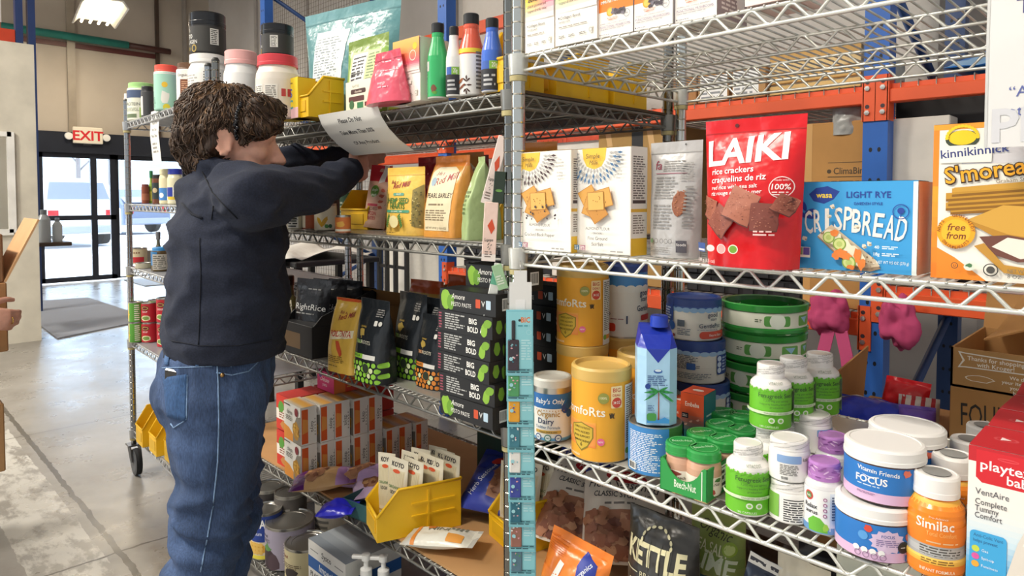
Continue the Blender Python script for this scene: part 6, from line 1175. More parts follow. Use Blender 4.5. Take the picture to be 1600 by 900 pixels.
def amore(kind):
    def fn(F_, S_, T_):
        d = F_; d.r(0, 0, 100, 100, '1a1a1a')
        if kind == 0: d.bl(12, 50, 9, 12, '8ab83c', .12, rot=.15); d.bl(20, 40, 7, 10, '6a9a2c', .12); d.t('Amore', 34, 58, 26, 'f0eee6', w=24, b=0, sh=.25); d.t('PESTO PASTE', 40, 24, 20, 'e8e6de', w=36, b=0); d.rr(66, 30, 74, 70, 'c9502c', 1); d.t('V', 79, 40, 26, 'd8d8d4', w=7); d.rr(84, 30, 92, 70, 'b8d0e0', 1)
        else: d.pa(14, 12, 52, 90, 7, 'b9b9b4', ragged=.5); d.pa(2, 10, 8, 90, 6, 'a04a5a'); d.t('BIG', 62, 80, 20, 'f0eee6', w=30, b=2, rot=rad(-90)) if 0 else None; d.t('BIG', 66, 56, 26, 'f0eee6', w=16, b=2); d.t('BOLD', 66, 18, 26, 'f0eee6', w=19, b=2); d.bl(86, 36, 6, 9, '8ab83c', .12, rot=-.2); d.bl(92, 68, 7, 5, '7aa832', .12, rot=.5)
        s = S_; s.r(0, 0, 100, 100, '1d1d1d'); s.bc(30, 24, 76, 80) if kind == 0 else (s.bl(30, 50, 15, 24, '7aa832', .15), s.bl(70, 44, 15, 24, '6a9a2c', .15)); T_.r(0, 0, 100, 100, '151515')
    return fn
gA = FB(687, 643, 768, 622, Z, .05); w = gA[1]; hA = .041
z = Z; xs = gA[0].x; ys = gA[0].y+.0
for k, kind in enumerate((0, 1, 1, 1, 1, 0, 0)):
    l = ('bottom box of the black pesto paste stack', 'second box up in the black pesto paste stack', 'third box up in the black pesto paste stack', 'fourth box up in the black pesto paste stack', 'fifth box up in the black pesto paste stack', 'sixth box up in the black pesto paste stack, green olive picture', 'top box of the black pesto paste stack, set back')[k]
    h = hA*(1 if k < 6 else 1.1); carton('pesto_box', l, 'box', (Vector((xs+(.006, .004, -.003, -.004, .002, .006, .02)[k], ys+(0, .002, 0, .002, 0, .003, .06)[k], z)), w*(1.02 if k else 1), h), .055, '1a1a1a', amore(kind), rad((0, 2, -1, 0, 1, 2, 4)[k]), 'black pesto paste boxes'); z += h+.0005
for k in range(6):
    carton('pesto_box', ('lowest', 'second', 'third', 'fourth', 'fifth', 'topmost')[k]+' box of the rear black pesto pile seen past the hanging strip', 'box', (Vector((-.085, .16+.003*(k % 2), Z+k*(hA+.0005))), .15, hA), .055, '1a1a1a', amore(0), rad(2*(k % 3)-2), 'rear black pesto paste boxes')
m = MB()
for a, b, c in (((-.11, 0), (.11, 0), 'a5773f'),): m.box(-.11, .11, -.1, .1, 0, .11, 'a5773f', 'card')
m.add([(-.11, -.1, .11), (.11, -.1, .11), (.1, -.19, .17), (-.1, -.19, .17)], [(0, 1, 2, 3)], 'b98a50', 'card'); m.add([(.11, -.1, .11), (.11, .1, .11), (.17, .1, .19), (.17, -.1, .19)], [(0, 1, 2, 3)], 'c0925a', 'card')
solo('carton', m, 'open brown carton with raised flaps behind the black display box', 'box', Vector((-.73, .38, Z)), rad(4))
for nm, P, r, h, c, lc, l in (('sauce_jar', Vector((-1.06, .25, Z)), .042, .13, '2a1a16', '6a4a3a', 'dark jar with rusty lid behind the display box'), ('oil_bottle', Vector((-1.06, .1, Z)), .033, .19, '4a4226', '3a2a20', 'dark bottle with pale label beside the shopper\'s waist')): jar(nm, l, 'jar' if 'jar' in nm else 'bottle', (P, r, h), (c, 'gloss'), (lc, 'tin'), (lambda d: (d.r(10, 20, 80, 72, 'c9c0a8'), d.pa(14, 24, 76, 68, 6, '6a6250'))) if 'bottle' in nm else (lambda d: d.r(70, 30, 90, 80, '8a6a3a')), rad(40), None, None if 'jar' in nm else [(0, .95), (.04, 1), (.6, 1), (.72, .7), (.8, .42), (1, .38)], .14, .92 if 'jar' in nm else .45)
for i, (x, y, l) in enumerate(((-.95, .02, 'small dark tin before the display box'), (-.99, .09, 'small dark tin beside the display box'))): can('food_can', l, 'can', (Vector((x, y, Z)), .033, .05), mk('3a3230', 0), None, lambda d: d.pa(10, 20, 80, 80, 3, 'a89a8a'), rad(40))
# paper notices
def sheet(name, label, prof, x0, x1, fn, c='f1efe8', ctr=None):     # prof: [(y, z)] from the top down
    Ls = [0]
    for a, b in zip(prof, prof[1:]): Ls.append(Ls[-1]+math.dist(a, b))
    L = Ls[-1]
    def at(v):
        for i in range(len(Ls)-1):
            if v <= Ls[i+1]+1e-9: k = (v-Ls[i])/(Ls[i+1]-Ls[i]+1e-9); return [prof[i][j]+(prof[i+1][j]-prof[i][j])*k for j in (0, 1)]+[prof[i+1][0]-prof[i][0], prof[i+1][1]-prof[i][1]]
        return list(prof[-1])+[0, -1]
    def f(u, v, o=0): y, z, dy, dz = at(max(0, min(L, L-v))); n = math.hypot(dy, dz); return ((x0+x1)/2+u, y+dz/n*o, z-dy/n*o)
    w = x1-x0; m = MB(); us = [w*(i/6-.5) for i in range(7)]; vs = [L*i/24 for i in range(25)]
    m.grid(lambda u, v: f(u, v, .0003), us, vs, c, 'paper'); m.grid(lambda u, v: f(u, v, -.0003), us, vs, c, 'paper', flip=True)
    mp = Map(f, (None, L/24)); mp.o = .0006; fn(D(m, mp, w, L)); return solo(name, m, label, 'paper notice')
pr = [tuple(at_x(px, py, -.66))[1:] for px, py in ((497, 180), (503, 196), (514, 212), (530, 228), (552, 243))]
sheet('paper_notice', 'white notice lettered Please Do Not Take More Than 50% curling under the middle top shelf', pr, -.66, -.4, lambda d: (d.t('Please Do Not', 50, 80, 8.5, '3a3a40', w=66, b=1), d.t('Take More Than 50%', 50, 57, 8.5, '3a3a40', w=86, b=1), d.t('Of Any Product', 50, 32, 8.5, '3a3a40', w=68, b=1)))
P = Vector((0, -.02, 1.4)); xn = along(P, XA, 1541)
sheet('paper_notice', 'white notice in a clear sleeve hanging at the right edge of the photo', [(-.016, 1.497), (-.02, 1.4), (-.018, 1.293)], xn, xn+.216, lambda d: (d.r(0, 0, 1.2, 100, 'c9c9c6'), d.t('T', 11.5, 66, 8, '4a4a7a', b=0, al='l'), d.t('“An', 9.5, 25, 5.5, '5a64a0', b=0, al='l'), d.t('oth', 9, 15.5, 5.5, '5a64a0', b=0, al='l'), d.t('PI', 3, 3, 17, 'cfcfd2', b=2, al='l')), 'dcdbd8')
# ================================================================ middle unit, fourth shelf
Z = ZB[3]+.0065
def daiya(F_, S_, T_):
    d = F_; d.r(0, 0, 100, 100, 'ece9e0'); d.p([(0, 0), (60, 0), (56, 20), (30, 34), (0, 38)], 'ee9a3a'); d.p([(54, 0), (100, 0), (100, 76), (76, 70), (56, 40)], '8a8478'); d.bl(74, 36, 20, 24, 'b8862c', .15); R = random.Random(5); [d.bl(74+R.uniform(-14, 14), 36+R.uniform(-12, 12), 5, 4, R.choice(('d8a43c', 'c48a2c', 'e0b654')), .3, sd=i) for i in range(18)]
    d.t('daiya', 36, 72, 12, '3a342e', w=44, b=0); d.pa(14, 54, 60, 68, 3, '6a655c'); d.e(78, 84, 10, '8a2c34', 1.1); d.r(0, 94, 40, 97, '55504a')
    s = S_; s.r(0, 0, 100, 100, 'ebe8e0'); s.r(6, 4, 46, 94, 'e0612a'); s.p([(10, 30), (44, 34), (44, 66), (12, 70)], 'e89a4a'); s.m.txt(s.mp, 'daiya', s.X(64), s.Y(46), s.W*.24, '3a342e', bold=0, rot=rad(-90)); s.pa(86, 20, 94, 70, 6, 'a8a298'); T_.g(0, 0, 100, 100, ('d8d2c4', 'e8b45c', 'e6a84a', 'cfc9bc'), 10)
g0 = FB(418, 748, 446, 690, Z, .046); w = max(g0[1], .078); h = g0[2]; pos = ('front', 'second', 'third', 'fourth', 'fifth', 'sixth', 'seventh', 'last')
yb = .02; x0 = g0[0].x; o0 = None
for lay in (0, 1):
    for k in range(8 if lay == 0 else 5):
        l = '%s box of the %s row of orange and white macaroni boxes' % (pos[k], ('lower', 'upper')[lay]); loc = (x0+.004*(k % 2)+.008*k, yb+.0475*k, Z+lay*(h+.001))
        if o0 is None: o0 = carton('macaroni_box', l, 'box', (Vector(loc), w, h), .046, 'ebe8e0', daiya, rad(-3), 'orange and white macaroni boxes')
        else: dup(o0, l, loc, rad((-3, 0, -5, -1, -2, 1, -4, 0)[k]))
def redb(F_, S_, T_): F_.r(0, 0, 100, 100, 'd0392c'); F_.r(0, 30, 100, 60, 'efe6da'); F_.bl(34, 66, 20, 20, '5a9a3c', .1); F_.pa(20, 34, 80, 54, 3, '8a4a3a'); F_.bl(60, 16, 26, 12, 'c98a4a', .3); S_.r(0, 0, 100, 100, 'c4342a'); T_.r(0, 0, 100, 100, 'b83a34')
gr_ = FB(392, 737, 414, 690, Z, .1); xr = x0-w/2-.047
ob = None
for k in range(6):
    l = '%s red box of the %s pile left of the macaroni boxes' % (('lower', 'upper')[k % 2], ('front', 'middle', 'rear')[k//2]); loc = (xr, .075+.12*(k//2), Z+(h+.001)*(k % 2))
    if ob is None: ob = carton('snack_box', l, 'box', (Vector(loc), .085, h*.97), .11, 'd0392c', redb, 0, 'red boxes left of the macaroni')
    else: dup(ob, l, loc, 0)
def pinkd(F_, S_, T_): F_.r(0, 0, 100, 100, 'd8347c'); F_.t('Deluxe', 46, 48, 24, 'f6e6ee', w=76, b=1, sh=.2); F_.t('pasta', 46, 24, 18, 'f6d8e6', w=50, b=1); F_.e(20, 82, 10, '6a3a9a'); S_.r(0, 0, 100, 100, 'd84a34'); S_.g(0, 0, 40, 100, ('e8863c', 'e0662c')); S_.pa(46, 20, 90, 80, 4, 'e8a04a'); T_.r(0, 0, 100, 100, 'c22c7a'); T_.bl(50, 50, 26, 20, 'd8508a', .3)
op = None
for k in range(4):
    l = '%s pink and orange pasta box on top of the piles behind the macaroni' % ('front', 'second', 'third', 'last')[k]; loc = (x0-.045+.012*k, .17+.095*k, Z+2*(h+.0015))
    if op is None: op = carton('pasta_box', l, 'box', (Vector(loc), .1, .055), .09, 'd8347c', pinkd, rad(-2), 'pink pasta boxes')
    else: dup(op, l, loc, rad(2*k))
# noodle bins
kb = sbin('stacking_bin', 'large yellow bin full of noodle packets in the middle of the fourth shelf', Vector((-.405, .075, Z)), rad(-20), .105, .2, .115, lip=.5, slant=.25)
def koyo(d): d.r(0, 0, 100, 100, 'e6dfc8'); d.r(10, 26, 90, 84, 'ddd2b0'); [d.r(12+i*8, 28, 14+i*8, 82, 'cfc09a') for i in range(10)]; d.t('KOYO', 50, 88, 6.5, '3a3438', w=62, b=2); d.e(50, 82, 18, 'd85a34', .4); d.t('ORGANIC', 50, 58, 4, '6a8a5a', w=60); d.t('UDON', 50, 50, 5, '55504a', w=40); [d.bl(20+i*15, 12, 11, 12, '5a9a4c', .4, sd=i) for i in range(5)]; d.r(0, 20, 100, 22, 'c9a24a')
RM = Matrix.Translation(Vector((-.405, .075, Z+.004))) @ Matrix.Rotation(rad(-20), 4, 'Z')
k0 = None
for k, (u, v, tx, ty, a) in enumerate(((-.03, -.055, 6, -8, 0), (.0, -.045, -2, 6, 4), (-.02, -.02, 4, -4, -3), (.02, -.015, -4, 10, 2), (-.028, .012, 3, -6, 5), (.005, .02, -3, 4, -4), (.026, .03, -5, 9, 3), (-.025, .05, 2, -5, 0), (.005, .06, -2, 3, 4), (.028, .07, -4, 6, -2))):
    p = RM @ Vector((u*.62, v*1.1+.005, 0)); l = 'noodle packet %s in the large yellow bin' % ('at the front left', 'at the front middle', 'second on the left', 'leaning on the right wall', 'third on the left', 'in the middle', 'right of the middle', 'at the back left', 'at the back middle', 'at the back right')[k]
    if k0 is None: k0 = pouch('noodle_packet', l, 'packet', (p, .06, .162), .02, 'e6dfc8', koyo, rad(8), sd=80, wr=.002, bot=-1, p=3, group='noodle packets', tilt=(rad(-tx), rad(ty)), nu=12, nv=20)
    else: o = k0.copy(); COL.objects.link(o); o.location = p; o.rotation_euler = (rad(-tx-4), rad(ty*.5), rad(8+a)); o['label'] = l
sbin('stacking_bin', 'second yellow bin of noodle packets half hidden by the razor strip', Vector((-.16, .25, Z)), rad(-14), .12, .2, .11, lip=.5, slant=.25)
for k in range(7):
    o = k0.copy(); COL.objects.link(o); o.location = Vector((-.205+.02*k, .2+.024*k, Z+.004)); o.rotation_euler = (rad(-5-2*(k % 3)), rad(3*(k % 2)), rad(20-4*k)); o['label'] = 'noodle packet %s in the second yellow bin' % ('first from the front', 'second from the front', 'third from the front', 'fourth from the front', 'fifth from the front', 'sixth from the front', 'last')[k]; o['group'] = 'noodle packets in the second bin'
def lay(name, label, cat, px, py, w, h, dp, c, fn, rz, sd, tilt=-84, wr=.007, dz=.0, dx=0, dy=0):
    return pouch(name, label, cat, (at_z(px, py, Z)+Vector((dx, dy, dp/2+dz)), w, h), dp, c, fn, rz, sd=sd, wr=wr, bot=-1, tilt=(rad(tilt), 0))
lay('noodle_bag', 'white and orange flat bag lying on the cardboard before the yellow bin', 'bag', 616, 850, .075, .17, .035, lambda x, y: 'c8c5bc' if y < 12 or y > 94 else 'ebe8da', lambda d: (d.r(0, 14, 100, 20, 'e08a3a'), d.m.txt(d.mp, 'NINI', d.X(50), d.Y(46), .018, '6a6a5a', bold=0, rot=rad(90)), d.rr(60, 62, 92, 84, 'e8a04a', 4), d.rr(14, 30, 40, 40, 'd8803a', 2), d.pa(10, 60, 40, 84, 4, '8a8a7a')), rad(-62), 91, wr=.004, dx=.02, dy=.02)
def cookie(c1): return lambda d: (d.g(0, 70, 100, 100, ('b48ac0', c1)), d.bl(50, 36, 34, 22, '9a6a4a', .2), [d.bl(30+12*(i % 4), 24+14*(i//4), 8, 6, ('b88a5a', '7a4a34')[i % 2], .3, sd=i) for i in range(10)], d.t('granola', 50, 84, 7, 'efe2f0', w=50))
lay('cookie_bag', 'purple and clear cookie bag lying before the macaroni boxes, nearest the edge', 'bag', 458, 768, .11, .17, .045, lambda x, y: '5a2468' if y < 24 else 'c9a070', cookie('5a2468'), rad(-40), 93, wr=.01)
lay('cookie_bag', 'lilac cookie bag lying behind the nearest purple bag', 'bag', 500, 770, .11, .17, .05, lambda x, y: 'b79ac6' if y > 40 else 'a87a5a', cookie('8a5a9a'), rad(-54), 95, wr=.01, dy=.06)
lay('cookie_bag', 'pale purple bag leaning on the teal carton near the yellow bin', 'bag', 530, 790, .1, .14, .045, lambda x, y: 'c2a6c8', cookie('9a6aa8'), rad(-30), 97, wr=.01, dy=.04)
lay('snack_bag', 'bright blue crinkled pouch end at the shelf edge before the yellow bin', 'bag', 500, 808, .07, .09, .035, '2a2ac0', lambda d: None, rad(-50), 99, wr=.012)
m = MB(); m.box(-.045, .045, -.05, .05, 0, .002, '2f5a5c', 'paper'); [m.box(*q, 0, .04, '2f5a5c', 'paper') for q in ((-.045, .045, -.05, -.048), (-.045, .045, .048, .05), (-.045, -.043, -.05, .05), (.043, .045, -.05, .05))]; solo('carton', m, 'small open dark teal carton left of the large yellow bin', 'box', at_z(547, 812, Z)+Vector((-.005, .06, 0)), rad(10))
def crumb(d): d.p([(0, 0), (100, 0), (100, 14), (0, 22)], '2a3a9a'); d.p([(0, 60), (24, 56), (36, 100), (0, 100)], '2a3a9a'); d.t('Herb Seasoned', 30, 40, 9, 'eef0f4', w=60, b=0, sh=.2, rot=rad(70)); d.e(48, 80, 24, 'c0342c', .34, rot=rad(30)); d.r(44, 16, 98, 66, 'a8785a'); R = random.Random(2); [d.bl(R.uniform(46, 96), R.uniform(18, 64), 6, 5, R.choice(('8a5a40', 'c09070', '74462f')), .35, sd=i) for i in range(40)]
lay('stuffing_bag', 'blue and white stuffing bag lying under the razor strip edge', 'bag', 745, 835, .16, .18, .06, '3a4a9c', crumb, rad(20), 101, tilt=-62, wr=.008, dz=.01, dx=.0, dy=.03)
carton('carton', 'dark green box behind the noodle packets on the fourth shelf', 'box', (Vector((-.34, .38, Z)), .2, .17), .14, '1d3a30', lambda a, b, c: a.pa(20, 30, 70, 60, 4, '3a6a54'), rad(3))
carton('carton', 'second dark green box farther along behind the noodle packets', 'box', (Vector((-.1, .42, Z)), .18, .15), .14, '1d3a30', lambda a, b, c: a.pa(20, 30, 70, 60, 4, '3a6a54'), rad(-2))
# ================================================================ middle unit, lowest shelf
Z = ZB[4]+.0045
tinband = lambda c: [(.05, 'a5a29a', 'tin'), (.95, c, 'paper'), (1, 'a5a29a', 'tin')]
def chow(d): d.r(-70, 6, 260, 92, 'efece4'); d.t('BAR HARBOR', 50, 78, 6, '3a4a7a', w=70); d.t('NORTH ATLANTIC', 50, 66, 8, '2c3a6a', w=90); d.r(-70, 54, 260, 62, 'c8382c'); d.t('SEAFOOD', 50, 55.5, 5, 'f2e8e2', w=60); d.t('Classic', 50, 42, 8, 'b86a6a', w=50, sh=.2); d.t('Clam Chowder', 50, 30, 7, '3a3a3a', w=84); d.pa(10, 12, 90, 20, 2, '6a665e')
can('food_can', 'white chowder can with red band, lowest shelf by the shopper\'s leg', 'can', CY(371, 410, 858, 782, Z), tinband('efece4'), None, chow, rad(24))
def goya(d): d.r(-70, 40, 260, 94, '24408f'); d.t('GOYA', 50, 70, 18, 'f4f4ee', w=76, b=2); d.t('Premium', 50, 54, 8, 'd9dcec', w=50); d.bl(50, 26, 44, 18, 'e0a83a', .15); [d.e(20+13*(i % 5), 18+8*(i//5), 7, 'e8bc5c') for i in range(15)]; d.r(-70, 4, 260, 12, 'e8d84a')
can('food_can', 'blue and yellow chickpea can between the chowder can and the lavender can', 'can', CY(394, 441, 876, 783, Z), tinband('e8d9b8'), None, goya, rad(18))
def olive(d): d.r(-70, 4, 260, 90, '9a93a4'); d.t('pitted', 30, 74, 7, '3a3a44', w=36); d.t('OLIVES', 30, 62, 9, '3a3a44', w=50, b=0); d.bl(40, 26, 20, 24, '3a2c34', .12); d.bl(56, 20, 16, 18, '4a3840', .12); d.bl(38, 50, 12, 8, '5a8a4a', .4); d.pa(80, 20, 120, 70, 8, 'c4bec8')
can('food_can', 'large lavender olive can in the middle of the lowest shelf', 'can', CY(417, 490, 893, 794, Z), tinband('9a93a4'), None, olive, rad(14))
can('food_can', 'large beige can half before the lavender olive can', 'can', CY(447, 514, 918, 828, Z), tinband('c8bc94'), None, lambda d: (d.t('blend', 30, 72, 9, '8a3a34', w=50, sh=.2), d.bl(50, 30, 20, 14, '3a3230', .3), d.pa(10, 46, 80, 60, 3, '6a5a44')), rad(14))
for i, (x, y, l) in enumerate(((-1.13, .13, 'bare topped can behind the chowder can'), (-1.0, .2, 'bare topped can behind the lavender can'), (-1.22, .1, 'dark can at the far end of the lowest shelf'))): can('food_can', l, 'can', (Vector((x, y, Z)), .05, .17), tinband(('55504c', 'd8d0c0', '3a3634')[i]), None, lambda d: d.pa(10, 20, 80, 80, 6, '8a867e'), rad(30))
def sysco(F_, S_, T_): F_.r(0, 0, 100, 100, 'e9e7e2'); F_.t('Sysco', 50, 84, 9, '3a3a3c', w=38, b=1); F_.r(6, 86, 28, 87.5, '8a8a88'); F_.r(72, 86, 94, 87.5, '8a8a88'); F_.r(0, 58, 100, 76, '2a62a8'); F_.t('Imperial', 52, 61.5, 11, 'eef2f6', w=56, b=1, sh=.15); F_.t('PLASTIC KNIVES', 6, 46, 8, '3a3a3c', al='l', w=72, b=1); F_.pa(8, 30, 60, 42, 3, '6a6a68'); S_.r(0, 0, 100, 100, 'e4e2dc'); S_.r(0, 58, 100, 76, '2a62a8'); T_.g(0, 0, 100, 100, ('8a94a0', 'b9c0c6', '8f98a2'), 6)
carton('cutlery_box', 'white and blue box of plastic knives on the lowest shelf', 'box', FY(483, 541, 841, .012, Z, .17), .17, 'e9e7e2', sysco, 0)
def soap(label, px, y, top, c):
    P = Vector((0, y, Z)); P = P+XA*along(P, XA, px); h = rise(P, top); r = .032; t = thing('soap_bottle', label, 'bottle', P, rad(40), 'green soap pumps'); m = MB(); m.lathe([(0, 0), (r*.95, 0, c, 'gloss'), (r, .006, c, 'gloss'), (r, h*.62, c, 'gloss'), (r*.8, h*.7, c, 'gloss'), (r*.36, h*.74, c, 'gloss'), (r*.36, h*.77, c, 'gloss'), (0, h*.77, c, 'gloss')], 24); m.build('body', t)
    m = MB(); m.lathe([(0, h*.76), (r*.45, h*.76, 'ecece8', 'plast'), (r*.45, h*.84, 'ecece8', 'plast'), (r*.2, h*.86, 'ecece8', 'plast'), (r*.18, h*.93, 'ecece8', 'plast'), (r*.34, h*.94, 'ecece8', 'plast'), (r*.34, h, 'ecece8', 'plast'), (0, h, 'ecece8', 'plast')], 18); m.box(-r*1.1, 0, -r*.18, r*.18, h*.95, h*.99, 'ecece8', 'plast', .002); m.build('pump', t)
soap('green soap bottle with white pump before the cutlery box', 573, .03, 866, '1f5a34'); soap('second green soap bottle with white pump right of the first', 600, .06, 868, '225f3a')
# ================================================================ far unit on casters
Z = ZA[0]+.0035
tub = lambda l, g, b, c, fn, **k: jartub('protein_tub', l, g, b, c, fn, **k)
CP = [(0, .95), (.03, 1), (.97, 1), (1, .97)]
tub('slim white bottle with red label at the far end of the top shelf', CY(195, 205, 190, 146, Z), 'f0e8e4', 'e8e4e0', lambda d: d.r(-60, 10, 250, 74, 'd84a5a'), prof=CP)
tub('canister with pale green lid near the far end of the top shelf', CY(202, 243, 188, 128, Z), 'e6e6d4', 'a8d88a', lambda d: (d.r(-60, 70, 250, 94, '4a5a7a'), d.t('PROTEIN', 40, 46, 10, '44504a', w=70, b=0), d.r(10, 8, 60, 20, '6a7a5a'), d.r(70, 6, 130, 40, 'a8c86a'), d.pa(10, 28, 70, 40, 3, 'a0a890')), prof=CP)
tub('dark grey canister before the green lidded canister', CY(222, 240, 184, 134, Z), '4a4a4c', '2c2c2e', lambda d: d.r(-30, 10, 40, 80, 'd8d4d2'), prof=CP)
tub('mint canister with coral lid and sun picture on the far top shelf', CY(243, 279, 172, 100, Z), 'a9d8c4', 'ee5a48', lambda d: (d.r(-60, 94, 250, 100, 'efe9e2'), d.e(70, 66, 12, 'ecc23a'), d.bl(70, 34, 18, 26, 'e8e6dc', .2), d.e(76, 8, 14, 'e2d23a'), d.m.txt(d.mp, 'orgain', d.X(22), d.Y(20), .012, '5a8a78', bold=0, rot=PI/2)), prof=CP)
p = at_z(281, 168, Z); tub('canister with purple lid half behind the coral lidded canister', (p+Vector((-.05, .1, 0)), .04, .2), 'e4dcea', '7a2c9a', lambda d: (d.r(-60, 55, 250, 88, '8a2c9a'), d.r(-60, 8, 250, 30, '7ac03a'), d.t('PROTEIN', 50, 40, 9, '3a4a3a', w=70)), prof=CP)
tub('white bottle with brown chocolate panel on the far top shelf', CY(278, 312, 165, 97, Z), 'f0ece4', '6a4a34', lambda d: (d.r(40, 18, 100, 72, '7a4428'), d.pa(46, 36, 94, 68, 6, 'c89a78'), d.bl(70, 26, 16, 10, 'd8923a', .2), d.t('Orgain', 50, 80, 8, '5a5048', w=66, b=0), d.bl(4, 10, 26, 16, 'ee6a48', .3)), prof=CP)
gw = CY(297, 356, 162, 82, Z); tub('large white tub carrying the black keto jar', gw, 'f2efea', 'f2efea', lambda d: (d.nutri(60, 20, 110, 80, 8), d.pa(0, 20, 50, 70, 8, 'b9b6b0')))
tz = gw[0]+Vector((0, 0, gw[2])); g3 = CY(303, 355, 84, 18, tz.z); dup(bj, 'black collagen jar on the large white tub, leftmost black jar', tz, rad(28)).scale = (g3[1]/gb2[1], g3[1]/gb2[1], g3[2]/gb2[2])
Z = ZB[0]+.0065
tub('white tub with pink lid behind the shopper\'s hair', CY(352, 404, 202, 76, Z), 'f0efec', 'f2b4b0', lambda d: (d.r(-60, 40, 250, 60, 'cfe2f0'), d.r(-60, 30, 250, 38, '8acc7a'), d.pa(20, 44, 80, 58, 2, '9ab0c0')))
tub('small tub with red capital letters behind the shopper\'s hair', CY(345, 379, 207, 134, Z), 'e8ecd8', 'cfe0b0', lambda d: (d.t('IMPROVED', 50, 78, 10, 'd85a34', w=110, b=2), d.bl(50, 30, 40, 30, 'e88a4a', .3)), prof=CP)
tub('white tub with pale pink lid and framed dark red mark above the hair', CY(377, 409, 206, 103, Z), 'f2ece6', 'f4c4bc', lambda d: (d.r(24, 48, 90, 88, '6a2c34'), d.r(24, 78, 90, 88, 'd8485a'), d.t('MM', 57, 56, 13, 'f2ece6', w=54, b=2)))
Z = ZA[1]+.001; SY = {318: .19, 319: .22, 320: .14, 322: .1, 324: .1, 424: .12, 434: .09}
def CYY(xl, xr, yt, y, z): P = Vector((0, y, z)); P = P+XA*along(P, XA, (xl+xr)/2); return (P, (xr-xl)/2/ppm(P), rise(P, yt))
def sj(l, xl, xr, yb, yt, b, c, fn, prof=None, lidh=.14, lr=.9): return jar('condiment_jar', l, 'jar', CYY(xl, xr, yt, SY[yb], Z), (b, 'gloss'), (c, 'plast'), fn, rad(40), None, prof, lidh, lr, 'lid', n=20)
sj('small red brown jar at the end of the condiment shelf', 222, 233, 318, 288, '8a4a34', '7a3a2c', lambda d: d.r(-40, 20, 200, 60, 'a8684a'), CP)
BT = [(0, .95), (.04, 1), (.55, 1), (.68, .7), (.8, .4), (1, .36)]
sj('small bottle with tall green cap on the condiment shelf', 232, 242, 319, 267, '8aa83a', '2f7a4a', lambda d: d.r(-40, 10, 200, 46, 'd8d04a'), BT, .2, .5)
sj('dark sauce jar with black label on the condiment shelf', 239, 255, 320, 273, '7a4a34', '2a2624', lambda d: (d.r(-40, 20, 200, 84, '2f3a3c'), d.e(50, 54, 24, 'c9b48a')), CP)
sj('mayonnaise jar with blue and white label, left of two', 250, 270, 322, 264, 'ece4bc', 'e6dfb8', lambda d: (d.r(-40, 14, 200, 54, '4a8ad0'), d.e(40, 30, 20, 'f0f2ee')), None)
sj('mayonnaise jar with blue cap and yellow mark beside the hood', 263, 286, 324, 264, 'efe8c4', '2a3aa8', lambda d: (d.r(-40, 14, 200, 56, 'f0ece0'), d.r(10, 26, 60, 56, '2a3a9a'), d.r(20, 16, 80, 26, 'e2c23a')), None)
Z = ZA[2]+.001
for l, xl, xr, yb, yt, c, fn in (('beige can with red band on the third shelf of the far unit', 205, 229, 413, 386, 'd8cba8', lambda d: (d.r(20, 10, 120, 44, 'c8303a'), [d.e(20+i*14, 70, 5, '8a5a3a') for i in range(6)])), ('short wide can beside the red banded can', 213, 238, 420, 409, 'c9c0a4', lambda d: d.r(-40, 20, 200, 80, 'b5b09a')), ('silver can behind the red banded can', 219, 237, 411, 391, 'b9b5ac', lambda d: None)): can('food_can', l, 'can', CY(xl, xr, yb, yt, Z), tinband(c), None, fn, rad(30))
sj('bottle with grey cap behind the blue lidded jar', 241, 255, 424, 362, '6a6a5a', '77777a', lambda d: None, BT, .2, .5)
sj('dark pickle jar with bright blue lid on the far unit', 238, 265, 434, 386, '5a4a30', '3a8ac8', lambda d: (d.r(-20, 30, 60, 96, '3a7ab0'), d.r(30, 10, 120, 84, 'b9b4a8'), d.pa(34, 14, 110, 80, 7, '5a564e')), CP)
carton('carton', 'small dark box beside the blue lidded jar', 'box', FB(266, 438, 285, 358, Z, .06, rad(-3)), .06, '33332f', lambda a, b, c: (a.r(10, 78, 90, 96, 'c9c6bc'), a.pa(10, 10, 90, 70, 8, '7a776c')), rad(-3))
Z = ZA[3]+.001
def soupc(red): return (lambda d: (d.r(-70, 5, 260, 95, 'b8202e'), d.bl(50, 24, 34, 18, 'e2dcb0', .15), d.bl(50, 24, 26, 12, '7a9a4a', .3), d.e(50, 74, 26, '3a1a1c', .6), d.e(50, 74, 22, 'c8a85a', .5), d.e(50, 74, 17, '6a2024', .45), d.t('SOUP', 50, 52, 8, 'f0dcd8', w=40))) if red else (lambda d: (d.r(-70, 5, 30, 95, 'd8d090'), d.r(30, 5, 260, 95, '5aa03a'), d.pa(70, 10, 110, 90, 8, 'e8ecd8'), d.bl(10, 40, 22, 26, 'e2c24a', .3)))
for red, px, nm in ((0, (203, 224), 'green'), (1, (223, 247), 'red'), (1, (247, 272), 'red')):
    g = CY(px[0], px[1], 536 if px[0] < 230 else (538 if px[0] < 240 else 543), 502, Z); g = (g[0], g[1], g[2]*1.03); w_ = {203: 'leftmost', 223: 'left of two', 247: 'right of two beside the hoodie'}[px[0]]
    c0 = can('soup_can', 'lower %s soup can of the front row, %s' % (nm, w_), 'can', g, tinband('b8202e' if red else '5aa03a'), None, soupc(red), rad(38), 'soup cans on the far unit', rim=True)
    dup(c0, 'upper %s soup can of the front row, %s' % (nm, w_), g[0]+Vector((0, 0, g[2]+.001)))
    for k in (1, 2):
        for q in (0, 1): dup(c0, '%s %s soup can in the %s row, %s' % (('lower', 'upper')[q], nm, ('middle', 'back')[k-1], w_), g[0]+Vector((.004*k, .078*k, q*(g[2]+.001))), rad(60*k))
Z = ZA[4]+.003
